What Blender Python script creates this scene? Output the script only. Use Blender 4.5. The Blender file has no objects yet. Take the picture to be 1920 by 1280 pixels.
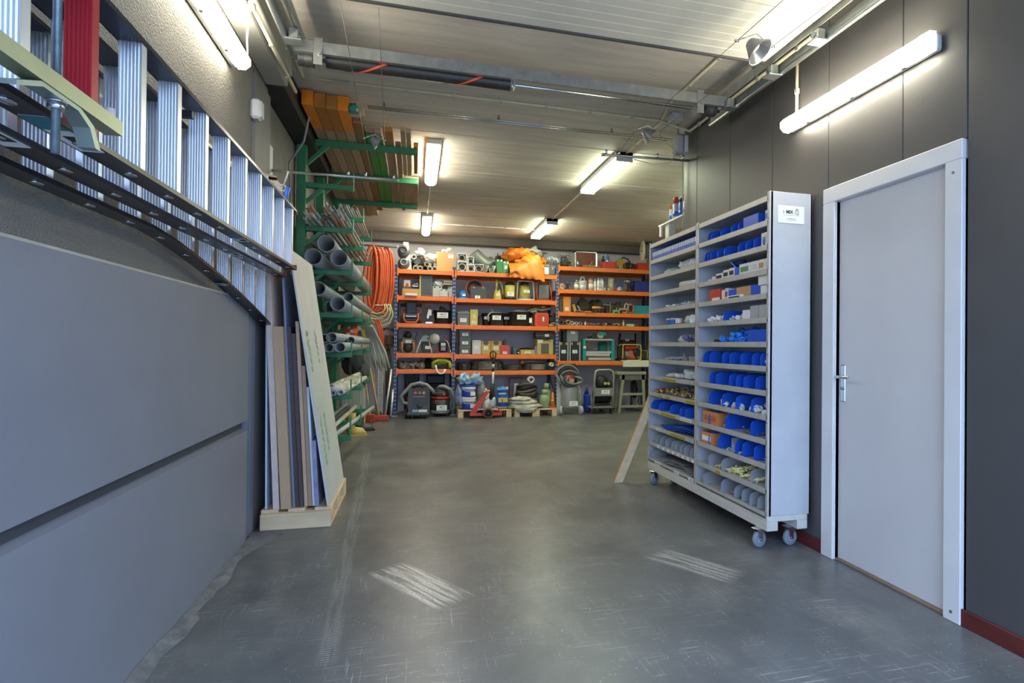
import bpy, math, random
from mathutils import Vector, Matrix
random.seed(7)
rad = math.radians
SC = bpy.context.scene
COL = SC.collection

# ------------------------------------------------------------------ camera
FPX, CX, CY, CAMH = 1100.0, 1081.37, 640.0, 1.37
YAW, PITCH, ROLL = rad(15.3695), rad(0.3699), rad(0.5466)
def _axes():
    F = Vector((math.sin(YAW), math.cos(YAW), 0)); r = Vector((math.cos(YAW), -math.sin(YAW), 0)); u = Vector((0, 0, 1))
    F2 = F*math.cos(PITCH)+u*math.sin(PITCH); u2 = u*math.cos(PITCH)-F*math.sin(PITCH)
    return r*math.cos(ROLL)+u2*math.sin(ROLL), u2*math.cos(ROLL)-r*math.sin(ROLL), F2
AR, AU, AF = _axes()
cd = bpy.data.cameras.new('camera'); cam = bpy.data.objects.new('camera', cd); COL.objects.link(cam)
cd.sensor_width = 36; cd.lens = 36*FPX/1920; cd.shift_x = -(CX-960)/1920; cd.clip_start = 0.05; cd.clip_end = 200
cam.matrix_world = Matrix(((AR.x, AU.x, -AF.x, 0), (AR.y, AU.y, -AF.y, 0), (AR.z, AU.z, -AF.z, CAMH), (0, 0, 0, 1)))
SC.camera = cam
def at(px, py, X=None, Y=None, Z=None):
    """survey of the photograph: where the sight line meets a plane of the room (metres)"""
    d = AF + AR*((px-CX)/FPX) + AU*((CY-py)/FPX)
    t = X/d.x if X is not None else (Y/d.y if Y is not None else (Z-CAMH)/d.z)
    return Vector((0, 0, CAMH)) + d*t

# ------------------------------------------------------------------ world, exposure
w = bpy.data.worlds.new('sky'); SC.world = w; w.use_nodes = True
bg = w.node_tree.nodes['Background']; bg.inputs[0].default_value = (0.44, 0.63, 1.0, 1); bg.inputs[1].default_value = 4.2
LAMP = 34.0          # strength of the fluorescent diffusers
vs = SC.view_settings; vs.view_transform = 'Standard'; vs.look = 'None'; vs.gamma = 1; vs.use_curve_mapping = False; vs.exposure = 0.4
SC.cycles.max_bounces = 14; SC.cycles.diffuse_bounces = 8; SC.cycles.glossy_bounces = 4

# ------------------------------------------------------------------ materials
def lin(c):
    return tuple((v/255/12.92 if v/255 <= 0.04045 else ((v/255+0.055)/1.055)**2.4) for v in c)
def hx(s): return tuple(int(s[i:i+2], 16) for i in (0, 2, 4))
_mats = {}
def mat(col, rough=0.5, metal=0.0, var=0.12, scale=9.0, bump=0.0, stretch=None, col2=None, emit=0, alpha=1, key=None, bscale=None):
    k = key or (col, rough, metal, var, scale, bump, stretch, col2, emit, alpha)
    if k in _mats: return _mats[k]
    m = bpy.data.materials.new('m_%d' % len(_mats)); _mats[k] = m; m.use_nodes = True
    nt = m.node_tree; N = nt.nodes; L = nt.links; b = N['Principled BSDF']
    c = lin(hx(col)); b.inputs['Roughness'].default_value = rough; b.inputs['Metallic'].default_value = metal
    b.inputs['Base Color'].default_value = (*c, 1)
    if emit:
        b.inputs['Emission Color'].default_value = (*c, 1); b.inputs['Emission Strength'].default_value = emit
    if alpha < 1: b.inputs['Alpha'].default_value = alpha
    if var or bump or col2:
        tc = N.new('ShaderNodeTexCoord'); mp = N.new('ShaderNodeMapping'); L.new(tc.outputs['Object'], mp.inputs[0])
        if stretch: mp.inputs['Scale'].default_value = stretch
        nz = N.new('ShaderNodeTexNoise'); nz.inputs['Scale'].default_value = scale; nz.inputs['Detail'].default_value = 5; nz.inputs['Roughness'].default_value = .62
        L.new(mp.outputs[0], nz.inputs['Vector'])
        rp = N.new('ShaderNodeValToRGB'); e = rp.color_ramp.elements
        e[0].position = .3; e[1].position = .7
        a = lin(hx(col2)) if col2 else tuple(v*(1-var) for v in c); d = c if col2 else tuple(min(1, v*(1+var)) for v in c)
        e[0].color = (*a, 1); e[1].color = (*d, 1)
        L.new(nz.outputs['Fac'], rp.inputs[0]); L.new(rp.outputs[0], b.inputs['Base Color'])
        if bump:
            bp = N.new('ShaderNodeBump'); bp.inputs['Strength'].default_value = bump; bp.inputs['Distance'].default_value = .01
            if bscale:
                n2 = N.new('ShaderNodeTexNoise'); n2.inputs['Scale'].default_value = bscale; L.new(tc.outputs['Object'], n2.inputs['Vector']); L.new(n2.outputs['Fac'], bp.inputs['Height'])
            else: L.new(nz.outputs['Fac'], bp.inputs['Height'])
            L.new(bp.outputs[0], b.inputs['Normal'])
    return m
def P(c, r=.45): return mat(c, r, 0, .07, 6)          # plain plastic or paint
GALV = mat('b4b9b8', .38, .85, .16, 14)
CHROME = mat('d8dadc', .22, 1, .05, 6)
STEEL = mat('8d9192', .4, .8, .15, 10)
ALU = mat('eef1f6', .33, .75, .08, 3, 0, (1, 1, .12))
BLACK = P('1b1b1d', .5); DARK = P('2e3032', .5); MIDGREY = P('6b6f70'); PVC = mat('8e9293', .42, 0, .08, 4)
WHITE = P('e6e5df', .5); CREAM = P('dcd3b4', .5); ORANGE = mat('e8702a', .4, 0, .10, 12); NAVY = P('39456e', .45)
GREEN = mat('2f7a4f', .42, 0, .12, 12); RED = P('c23a2b'); BLUE = P('1f5fc4', .38); YELLOW = P('d5bf52'); RUBBER = P('3a3b3d', .8)
CARD = mat('c39a68', .8, 0, .06, 5); PINE = mat('d9bf98', .62, 0, .15, 5, .1, (3, .5, 3)); PINEX = mat('d9bf98', .62, 0, .15, 5, .1, (.5, 3, 3), key='pinex')
PAPER = P('eeeeea', .6); INK = P('26272a', .6)

# ------------------------------------------------------------------ mesh collector
class M:
    def __init__(s): s.v = []; s.f = []; s.s = []
    def add(s, vs, fs, smooth=False, T=None):
        o = len(s.v)
        s.v += [tuple(T @ Vector(v)) for v in vs] if T is not None else [tuple(v) for v in vs]
        s.f += [tuple(i+o for i in f) for f in fs]; s.s += [smooth]*len(fs); return s
    def bx(s, x0, x1, y0, y1, z0, z1, b=0, T=None):
        if b <= 0:
            vs = [(x0, y0, z0), (x1, y0, z0), (x1, y1, z0), (x0, y1, z0), (x0, y0, z1), (x1, y0, z1), (x1, y1, z1), (x0, y1, z1)]
            return s.add(vs, [(0, 3, 2, 1), (4, 5, 6, 7), (0, 1, 5, 4), (1, 2, 6, 5), (2, 3, 7, 6), (3, 0, 4, 7)], False, T)
        b = min(b, (x1-x0)*.45, (y1-y0)*.45, (z1-z0)*.45)
        vs = []; idx = {}
        lo = (x0, y0, z0); hi = (x1, y1, z1)
        for c in range(8):
            sg = [(c >> i) & 1 for i in range(3)]
            for ax in range(3):
                p = [hi[i] if sg[i] else lo[i] for i in range(3)]
                for i in range(3):
                    if i != ax: p[i] += -b if sg[i] else b
                idx[(c, ax)] = len(vs); vs.append(p)
        fs = []
        for ax in range(3):
            a, d = (ax+1) % 3, (ax+2) % 3
            for sd in (0, 1):
                q = [(sd << ax) | (i << a) | (j << d) for i, j in ((0, 0), (1, 0), (1, 1), (0, 1))]
                f = [idx[(c, ax)] for c in q]; fs.append(tuple(f if sd else f[::-1]))
            for i in (0, 1):
                for j in (0, 1):
                    c0 = (i << a) | (j << d); c1 = c0 | (1 << ax)
                    f = [idx[(c0, a)], idx[(c1, a)], idx[(c1, d)], idx[(c0, d)]]
                    fs.append(tuple(f if (i ^ j) else f[::-1]))
        for c in range(8):
            f = [idx[(c, 0)], idx[(c, 1)], idx[(c, 2)]]
            n = bin(c).count('1'); fs.append(tuple(f if n % 2 else f[::-1]))
        return s.add(vs, fs, False, T)
    def box(s, c, d, b=0, rz=0, rx=0, ry=0):
        T = Matrix.Translation(c) @ Matrix.Rotation(rz, 4, 'Z') @ Matrix.Rotation(ry, 4, 'Y') @ Matrix.Rotation(rx, 4, 'X')
        return s.bx(-d[0]/2, d[0]/2, -d[1]/2, d[1]/2, -d[2]/2, d[2]/2, b, T)
    def tube(s, pts, r, n=8, cap=True, closed=False, smooth=True):
        pts = [Vector(p) for p in pts]; k = len(pts); rr = r if isinstance(r, (list, tuple)) else [r]*k
        vs = []; fs = []; prev = None
        for i, p in enumerate(pts):
            a = pts[(i-1) % k] if (i or closed) else pts[0]; c = pts[(i+1) % k] if (i < k-1 or closed) else pts[-1]
            t = (c-a).normalized() if (c-a).length > 1e-9 else Vector((0, 0, 1))
            if prev is None: u = t.orthogonal().normalized()
            else:
                u = prev - t*prev.dot(t); u = u.normalized() if u.length > 1e-6 else t.orthogonal().normalized()
            prev = u; v = t.cross(u)
            vs += [p + (u*math.cos(2*math.pi*j/n) + v*math.sin(2*math.pi*j/n))*rr[i] for j in range(n)]
        for i in range(k if closed else k-1):
            i2 = (i+1) % k
            fs += [(i*n+j, i*n+(j+1) % n, i2*n+(j+1) % n, i2*n+j) for j in range(n)]
        s.add(vs, fs, smooth)
        if cap and not closed:
            o = len(s.v)-k*n
            s.f += [tuple(o+j for j in range(n))[::-1], tuple(o+(k-1)*n+j for j in range(n))]; s.s += [False, False]
        return s
    def cyl(s, p0, p1, r0, r1=None, n=14, cap=True): return s.tube([p0, p1], [r0, r0 if r1 is None else r1], n, cap)
    def lathe(s, prof, n=18, c=(0, 0, 0), d=(0, 0, 1), sx=1, sy=1):
        q = Vector((0, 0, 1)).rotation_difference(Vector(d)).to_matrix().to_4x4(); T = Matrix.Translation(c) @ q
        vs = [(r*math.cos(2*math.pi*j/n)*sx, r*math.sin(2*math.pi*j/n)*sy, z) for r, z in prof for j in range(n)]
        fs = [(i*n+j, i*n+(j+1) % n, (i+1)*n+(j+1) % n, (i+1)*n+j) for i in range(len(prof)-1) for j in range(n)]
        s.add(vs, fs, True, T); o = len(s.v)-len(vs)
        if prof[0][0] > 1e-4: s.f.append(tuple(o+j for j in range(n))[::-1]); s.s.append(False)
        if prof[-1][0] > 1e-4: s.f.append(tuple(o+(len(prof)-1)*n+j for j in range(n))); s.s.append(False)
        return s
    def ring(s, p0, p1, ro, ri, n=18):
        """an open pipe with a wall"""
        p0 = Vector(p0); p1 = Vector(p1); t = (p1-p0).normalized(); u = t.orthogonal().normalized(); v = t.cross(u)
        vs = []
        for p, r in ((p0, ro), (p1, ro), (p1, ri), (p0, ri)):
            vs += [p+(u*math.cos(2*math.pi*j/n)+v*math.sin(2*math.pi*j/n))*r for j in range(n)]
        fs = [(a*n+j, a*n+(j+1) % n, ((a+1) % 4)*n+(j+1) % n, ((a+1) % 4)*n+j) for a in range(4) for j in range(n)]
        return s.add(vs, fs, True)
    def prism(s, poly, a0, a1, ax='y', T=None):
        n = len(poly)
        mk = {'y': lambda p, a: (p[0], a, p[1]), 'x': lambda p, a: (a, p[0], p[1]), 'z': lambda p, a: (p[0], p[1], a)}[ax]
        vs = [mk(p, a0) for p in poly]+[mk(p, a1) for p in poly]
        ar = sum(poly[i][0]*poly[(i+1) % n][1]-poly[(i+1) % n][0]*poly[i][1] for i in range(n))
        flip = (ar > 0) != (ax == 'y')
        fs = [tuple(range(n))[::-1], tuple(range(n, 2*n))]+[(i, (i+1) % n, n+(i+1) % n, n+i) for i in range(n)]
        if not flip: fs = [f[::-1] for f in fs]
        return s.add(vs, fs, False, T)
    def blob(s, c, rx, ry, rz, seed=0, amp=.2, nu=18, nv=10, flat=True, freq=2.5):
        R = random.Random(seed); ph = [(R.uniform(-1, 1)*freq, R.uniform(-1, 1)*freq, R.uniform(-1, 1)*freq, R.uniform(0, 6.3)) for _ in range(7)]
        vs = []
        for i in range(nv+1):
            th = math.pi*i/nv
            for j in range(nu):
                a = 2*math.pi*j/nu; d = Vector((math.sin(th)*math.cos(a), math.sin(th)*math.sin(a), math.cos(th)))
                k = 1+amp*sum(math.sin(p[0]*d.x*3+p[1]*d.y*3+p[2]*d.z*3+p[3]) for p in ph)/3
                z = d.z*rz*k
                if flat: z = max(z, -rz*.62)
                vs.append((c[0]+d.x*rx*k, c[1]+d.y*ry*k, c[2]+z))
        fs = [(i*nu+j, (i+1)*nu+j, (i+1)*nu+(j+1) % nu, i*nu+(j+1) % nu) for i in range(nv) for j in range(nu)]
        return s.add(vs, fs, True)
    def mesh(s, name, m):
        me = bpy.data.meshes.new(name); me.from_pydata(s.v, [], s.f); me.polygons.foreach_set('use_smooth', s.s)
        for x in (m if isinstance(m, (list, tuple)) else [m]): me.materials.append(x)
        me.update(); return me
    def build(s, name, m, parent=None, loc=None, rz=0):
        return link(name, s.mesh(name, m), parent, loc, rz)
def link(name, me, parent=None, loc=None, rz=0):
    o = bpy.data.objects.new(name, me); COL.objects.link(o)
    if parent is not None: o.parent = parent
    if loc is not None: o.location = loc
    if rz: o.rotation_euler = (0, 0, rz)
    return o
def tag(o, label=None, cat=None, group=None, kind=None):
    if label: o['label'] = label
    if cat: o['category'] = cat
    if group: o['group'] = group
    if kind: o['kind'] = kind
    return o
def thing(name, label, cat, loc=(0, 0, 0), rz=0, group=None):
    o = bpy.data.objects.new(name, None); COL.objects.link(o); o.location = loc; o.rotation_euler = (0, 0, rz); o.empty_display_size = .05
    return tag(o, label, cat, group)
def one(m, name, ma, label, cat, loc=(0, 0, 0), rz=0, group=None): return tag(m.build(name, ma, None, loc, rz), label, cat, group)
def struct(m, name, ma, label=None, cat=None): return tag(m.build(name, ma), label, cat, None, 'structure')
def part(parent, name, ma, fn):
    m = M(); fn(m); return m.build(name, ma, parent)
def copytree(o, parent=None):
    c = o.copy(); COL.objects.link(c); c.parent = parent
    for ch in list(o.children): copytree(ch, c)
    return c
_txt = {}
def text_mesh(s, ma, bold=0.0):
    """flat lettering facing -Y, 1 m cap height about its centre"""
    k = (s, ma.name, bold)
    if k in _txt: return _txt[k]
    cu = bpy.data.curves.new('t', 'FONT'); cu.body = s; cu.size = 1; cu.align_x = 'CENTER'; cu.align_y = 'CENTER'; cu.offset = bold; cu.resolution_u = 2
    ob = bpy.data.objects.new('t', cu); COL.objects.link(ob); bpy.context.view_layer.update()
    me = bpy.data.meshes.new_from_object(ob.evaluated_get(bpy.context.evaluated_depsgraph_get()))
    bpy.data.objects.remove(ob); me.materials.clear(); me.materials.append(ma)
    me.transform(Matrix.Rotation(math.pi/2, 4, 'X')); _txt[k] = me; return me
def lettering(parent, s, x, y, z, size, ma=None, bold=.01, rot=None, name='lettering'):
    o = link(name, text_mesh(s, ma or INK, bold), parent, (x, y, z)); o.scale = (size, 1, size)
    if rot: o.rotation_euler = rot
    return o
def rrect(x0, x1, z0, z1, r, n=4):
    pts = []
    for cx, cz, a in ((x1-r, z1-r, 0), (x0+r, z1-r, 90), (x0+r, z0+r, 180), (x1-r, z0+r, 270)):
        pts += [(cx+r*math.cos(rad(a+90*i/n)), cz+r*math.sin(rad(a+90*i/n))) for i in range(n+1)]
    return pts
def arc(c, r, a0, a1, n, ax='y', ry=None):
    ry = ry or r; out = []
    for i in range(n+1):
        a = rad(a0+(a1-a0)*i/n); u, v = r*math.cos(a), ry*math.sin(a)
        out.append({'y': (c[0]+u, c[1], c[2]+v), 'x': (c[0], c[1]+u, c[2]+v), 'z': (c[0]+u, c[1]+v, c[2])}[ax])
    return out
# ------------------------------------------------------------------ room shell
ZC, XL, XR, YB, YF = 3.58, -1.09, 2.63, 12.45, 0.55
def node_floor():
    m = bpy.data.materials.new('floor_paint'); m.use_nodes = True; nt = m.node_tree; N = nt.nodes; L = nt.links; b = N['Principled BSDF']
    tc = N.new('ShaderNodeTexCoord'); O = tc.outputs['Object']
    def noise(scale, sc=None, det=6, rough=.6, rz=0, warp=None):
        mp = N.new('ShaderNodeMapping'); L.new(O, mp.inputs[0]); mp.inputs['Scale'].default_value = sc or (1, 1, 1); mp.inputs['Rotation'].default_value = (0, 0, rz)
        n = N.new('ShaderNodeTexNoise'); n.inputs['Scale'].default_value = scale; n.inputs['Detail'].default_value = det; n.inputs['Roughness'].default_value = rough
        L.new(mp.outputs[0], n.inputs['Vector']); return n.outputs['Fac']
    def ramp(v, a, c, inv=False):
        r = N.new('ShaderNodeMapRange'); r.inputs[1].default_value = a; r.inputs[2].default_value = c; r.clamp = True
        r.inputs[3].default_value = 1 if inv else 0; r.inputs[4].default_value = 0 if inv else 1
        L.new(v, r.inputs[0]); return r.outputs[0]
    def mth(op, a, c):
        n = N.new('ShaderNodeMath'); n.operation = op
        for i, v in enumerate((a, c)):
            if isinstance(v, (int, float)): n.inputs[i].default_value = v
            else: L.new(v, n.inputs[i])
        return n.outputs[0]
    def mix(fac, c0, c1):
        n = N.new('ShaderNodeMix'); n.data_type = 'RGBA'
        for s, v in ((0, fac), (6, c0), (7, c1)):
            if isinstance(v, tuple): n.inputs[s].default_value = (*v, 1)
            elif isinstance(v, (int, float)): n.inputs[s].default_value = v
            else: L.new(v, n.inputs[s])
        return n.outputs[2]
    def patch(c, ang, hl, hw, soft):
        mp = N.new('ShaderNodeMapping'); mp.vector_type = 'TEXTURE'; L.new(O, mp.inputs[0]); mp.inputs['Location'].default_value = (c[0], c[1], 0); mp.inputs['Rotation'].default_value = (0, 0, ang)
        sp = N.new('ShaderNodeSeparateXYZ'); L.new(mp.outputs[0], sp.inputs[0])
        u = ramp(mth('ABSOLUTE', sp.outputs[0], 0), hl-soft*3, hl, True); v = ramp(mth('ABSOLUTE', sp.outputs[1], 0), hw-soft, hw, True)
        n = N.new('ShaderNodeTexNoise'); n.inputs['Scale'].default_value = 1; n.inputs['Detail'].default_value = 4
        m2 = N.new('ShaderNodeMapping'); m2.inputs['Scale'].default_value = (2.2, 38, 1); L.new(mp.outputs[0], m2.inputs[0]); L.new(m2.outputs[0], n.inputs['Vector'])
        st = ramp(n.outputs['Fac'], .40, .54)
        return mth('MULTIPLY', mth('MULTIPLY', u, v), mth('MULTIPLY', st, ramp(noise(70), .28, .5)))
    base = mix(ramp(noise(1.3), .3, .7), lin(hx('545656')), lin(hx('6e6f6e')))
    base = mix(mth('MULTIPLY', ramp(noise(2.2, (1, .5, 1)), .50, .78), .45), base, lin(hx('96958c')))
    # fine scratches in three directions, worn specks, scuffs
    s1 = ramp(noise(1, (4, 110, 1), 3, .5, .95), .62, .70); s2 = ramp(noise(1, (120, 3.5, 1), 3, .5, .18), .63, .71); s3 = ramp(noise(1, (3, 95, 1), 3, .5, -.55), .63, .71)
    gate = ramp(noise(2.6), .43, .64)
    sc = mth('MULTIPLY', mth('MAXIMUM', mth('MAXIMUM', s1, s2), s3), gate)
    sp = ramp(noise(60, None, 2, .5), .655, .71)
    sc = mth('MAXIMUM', sc, mth('MULTIPLY', sp, ramp(noise(3.1), .45, .6)))
    base = mix(mth('MULTIPLY', sc, .5), base, lin(hx('d0cfc8')))
    # two fork scuffs and the dotted tyre track
    for q in (((720, 1064), (855, 1130), (800, 1134), (775, 1058)), ((1232, 1037), (1395, 1085), (1300, 1075), (1290, 1040))):
        a, c, e, g = [at(x, y, Z=0) for x, y in q]
        d = c-a; ang = math.atan2(d.y, d.x); mid = (a+c+e+g)/4
        wd = abs((e-g).cross(d.normalized()).z)/2
        k = patch(mid, ang, d.length*.52, max(wd, .07)*1.0, .03)
        base = mix(mth('MULTIPLY', k, .6 if mid.x < 1 else .42), base, lin(hx('e2ded2')))
    t0, t1 = at(690, 840, Z=0), at(610, 1250, Z=0)
    d = t1-t0; k = patch((t0+t1)/2, math.atan2(d.y, d.x), d.length*.5, .05, .02)
    wv = N.new('ShaderNodeTexWave'); wv.inputs['Scale'].default_value = 16; wv.bands_direction = 'Y'; wv.inputs['Distortion'].default_value = 1.5; L.new(O, wv.inputs['Vector'])
    base = mix(mth('MULTIPLY', mth('MULTIPLY', k, ramp(wv.outputs['Fac'], .45, .75)), .45), base, lin(hx('c0bfb8')))
    L.new(base, b.inputs['Base Color'])
    rg = N.new('ShaderNodeMapRange'); rg.inputs[3].default_value = .29; rg.inputs[4].default_value = .39; L.new(noise(4.5), rg.inputs[0])
    L.new(rg.outputs[0], b.inputs['Roughness'])
    bp = N.new('ShaderNodeBump'); bp.inputs['Strength'].default_value = .03; bp.inputs['Distance'].default_value = .004; L.new(noise(28), bp.inputs['Height']); L.new(bp.outputs[0], b.inputs['Normal'])
    return m
struct(M().bx(XL-.2, 5.2, YF-.1, YB+.2, -.1, 0), 'floor', node_floor(), 'dark grey painted concrete floor with scratches and pale scuffs', 'floor')
struct(M().bx(-14, 16, -16, YF-.1, -.12, -.01), 'ground', mat('8a8a88', .85, 0, .1, 3), 'grey paving outside the open garage doorway', 'paving')
# ceiling of precast slabs spanning the width
CONC = mat('cdc5b8', .8, 0, .16, 2.2, .15, (.5, 4, 1), None, bscale=30)
ce = struct(M().bx(-1.4, 5.2, YF-.1, YB+.2, ZC+.03, ZC+.15), 'ceiling', mat('5a564f', .9), 'concrete ceiling of long precast slabs', 'ceiling')
js = [YF-.1, 2.35, 3.65, 4.97, 6.29, 7.62, 8.9, 10.25, 11.6, YB+.2]
for a, c in zip(js, js[1:]):
    M().bx(-1.4, 5.2, a+.005, c-.005, ZC, ZC+.1, .012).build('slab', CONC, ce)
# left wall: plinth panels, rendered wall above, post, far part
LPAINT = mat('82848b', .5, 0, .05, 3, .1, None, None, bscale=60); STUCCO = mat('7a766f', .75, 0, .08, 4, .8, None, None, bscale=110)
wl = struct(M().bx(-1.4, -1.14, YF-.1, 5.09, 0, ZC), 'wall_left', STUCCO, 'grey rendered left wall over smooth plinth panels', 'wall')
for z0, z1 in ((.0, .795), (.83, 1.675)):
    M().prism([(XL-.06, z0), (XL, z0+.012), (XL, z1-.02), (XL-.06, z1)], YF-.1, 4.42, 'y').build('panel', LPAINT, wl)
M().bx(-1.16, XL-.035, YF-.1, 4.42, .79, .835).build('joint', mat('3f4146', .7), wl)
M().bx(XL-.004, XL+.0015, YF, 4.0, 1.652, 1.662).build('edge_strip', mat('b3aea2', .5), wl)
M().bx(-1.16, XL-.012, 4.42, 4.52, 0, 1.7, .004).bx(-1.16, XL-.012, 4.53, 4.64, 0, 1.7, .004).bx(-1.16, XL-.02, 4.50, 4.55, 0, 1.7).build('post', mat('6e7686', .45, 0, .05, 4), wl)
M().bx(-1.16, XL-.03, 4.64, 5.09, 0, 3.3, .006).build('pier', mat('6d6b69', .6, 0, .08, 4, .2), wl)
LPD = mat('6a6660', .7, 0, .1, 3, .3, None, None, bscale=80)
wf = struct(M().bx(-1.4, -1.19, 5.09, YB+.1, 0, ZC), 'wall_left_far', LPD, 'dark grey left wall behind the green pipe rack', 'wall')
struct(M().bx(-1.19, -1.0, 5.0, 7.6, 3.36, ZC, .01), 'trim_1', mat('2b2a2b', .6, 0, .1, 4), 'black box beam under the ceiling along the left wall', 'beam')
struct(M().bx(-1.14, -.98, YF, 5.0, 3.36, ZC, .01).bx(-.98, -.93, YF, 4.9, 3.40, 3.52, .006), 'trim_2', mat('a5a29b', .55, 0, .08, 4), 'pale grey fascia along the top of the left wall', 'fascia')
# mortar fillet at the foot of the left wall
m = M(); R = random.Random(4); n = 46; vs = []; fs = []
for i in range(n+1):
    y = YF+(4.62-YF)*i/n; wd = .06+.015*math.sin(i*.9)+R.uniform(-.012, .012)+(.13 if y > 4.3 else 0)*min(1, (y-4.3)*4)
    vs += [(XL+.002, y, .002), (XL+.002, y, .026+R.uniform(-.006, .012)), (XL+wd*.5, y, .017+R.uniform(-.004, .006)), (XL+wd, y, .001)]
for i in range(n): fs += [(i*4+1, i*4+2, i*4+6, i*4+5), (i*4+2, i*4+3, i*4+7, i*4+6)]
struct(m.add(vs, fs, False), 'trim_3', mat('72716e', .85, 0, .3, 14, .7), 'rough mortar fillet between left wall and floor', 'mortar')
# right wall of tall dark panels
RP = mat('504e4d', .42, 0, .06, 2.5, .05)
wr = struct(M().bx(2.66, 2.78, YF-.1, 5.49, 2.42, ZC).bx(2.66, 2.78, 3.33, 5.49, 0, 2.42).bx(2.66, 2.78, YF-.1, 2.30, 0, 2.42), 'wall_right', mat('3c3a39', .6), 'dark grey right wall of tall flat panels', 'wall')
ys = [5.49, 5.2, 4.575, 3.946, 3.309, 2.693, 2.29, 1.66, 1.03, YF-.1]
for a, c in zip(ys, ys[1:]):
    z0 = 2.42 if (a <= 3.35 and c >= 2.28) else 0
    M().bx(XR, 2.67, c+.0025, a-.0025, z0, ZC, .003).build('panel', RP, wr)
BR = mat('5d2320', .5, 0, .25, 9, .1, (1, .4, 1))
struct(M().bx(XR-.014, XR, YF, 2.305, 0, .085, .004).bx(XR-.014, XR, 3.335, 5.45, 0, .085, .004), 'baseboard_right', BR, 'red brown wooden skirting along the dark right wall', 'skirting')
# door in the right wall
dr = struct(M().bx(XR+.025, XR+.065, 2.40, 3.225, .012, 2.325, .004), 'door_1', mat('cfccca', .42, 0, .03, 2), 'plain white door in white frame', 'door')
DF = mat('dcdad8', .4, 0, .04, 4)
for y0, y1 in ((2.30, 2.40), (3.225, 3.335)):
    M().bx(XR-.02, XR+.03, y0, y1, 0, 2.32, .004).bx(XR+.0, XR+.09, y0+.0, y1, 0, 2.32, .004).build('jamb', DF, dr)
M().bx(XR-.02, XR+.09, 2.30, 3.335, 2.32, 2.42, .004).build('header', DF, dr)
M().bx(XR-.0, XR+.09, 2.40, 3.225, 0, .014, .003).build('threshold', mat('7d6a58', .6), dr)
hz = at(1575, 706, X=XR).z; hy = 3.225-.045
M().bx(XR+.017, XR+.027, hy-.021, hy+.021, hz-.16, hz+.075, .004).build('lock_plate', CHROME, dr)
M().tube([(XR+.02, hy, hz), (XR-.035, hy, hz), (XR-.042, hy+.01, hz), (XR-.042, hy+.10, hz)][0:2]+[(XR-.042, hy-.01, hz), (XR-.042, hy-.12, hz)], .0095, 10).build('door_handle', CHROME, dr)
M().cyl((XR+.02, hy, hz-.075), (XR+.008, hy, hz-.075), .010).build('lock_cylinder', STEEL, dr)
for yy, zz in ((2.35, .05), (2.35, 2.26)): M().cyl((XR-.018, yy, zz), (XR-.023, yy, zz), .008, n=10).build('screw', STEEL, dr)
# back and return walls
WB = mat('dcd9de', .75, 0, .06, 2, .1)
struct(M().bx(-1.4, 5.2, YB, YB+.15, 0, ZC), 'wall_back', WB, 'pale grey back wall behind the orange racking', 'wall')
struct(M().bx(-1.19, 5.05, YB-.26, YB, 3.42, ZC, .01), 'trim_4', mat('7f776c', .85, 0, .1, 3), 'concrete downstand beam along the top of the back wall', 'beam')
struct(M().bx(2.68, 5.2, 5.35, 5.48, 0, ZC), 'wall_return', mat('6c6965', .6), 'dark return wall beyond the corner', 'wall')
struct(M().bx(5.05, 5.2, 5.4, YB, 0, ZC), 'wall_far_right', mat('98948c', .7, 0, .06, 2), 'grey side wall of the rear store', 'wall')
struct(M().bx(-1.4, 2.78, YF-.15, YF, 3.15, ZC+.15), 'lintel', STUCCO, 'lintel over the garage doorway', 'lintel')

# ------------------------------------------------------------------ lamps
TUBE = mat('fff8e2', .4, 0, 0, 1, emit=LAMP, key='tube'); TUBEG = mat('f6ffdc', .4, 0, 0, 1, emit=LAMP*.9, key='tubeg')
HOUS = P('c9cbc6', .5); CLEAR = mat('d5d8d4', .15, 0, .05, 5, alpha=.55, key='clear')
def wall_lamp(name, label, x, y0, y1, z, side):
    t = thing(name, label, 'lamp', (x, (y0+y1)/2, z)); h = (y1-y0)/2
    part(t, 'housing', HOUS, lambda m: m.bx(min(0, side*.045), max(0, side*.045), -h, h, -.045, .045, .012))
    def dif(m):
        pr = [(side*.045, -.05), (side*.085, -.046), (side*.11, -.025), (side*.115, 0), (side*.11, .025), (side*.085, .046), (side*.045, .05)]
        m.prism(pr, -h+.07, h-.07, 'y')
    part(t, 'diffuser', TUBE, dif)
    for sg in (-1, 1):
        part(t, 'end_cap', CLEAR, lambda m: m.prism([(side*.045, -.052), (side*.09, -.048), (side*.117, -.02), (side*.117, .02), (side*.09, .048), (side*.045, .052)], *sorted((sg*h, sg*(h-.072))), 'y'))
    for q in (-.42, -.02, .4):
        part(t, 'clip', STEEL, lambda m: m.box((side*.05, q, -.05), (.02, .03, .012), .002))
    return t
RL = wall_lamp('fluorescent_lamp', 'long glowing fluorescent lamp on the dark right wall above the white door', XR, 2.43, 3.68, 2.965, -1)
LL = wall_lamp('fluorescent_lamp', 'glowing fluorescent lamp high on the rendered left wall above the ladders', -1.14, 2.8, 4.12, 3.135, 1)
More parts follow.
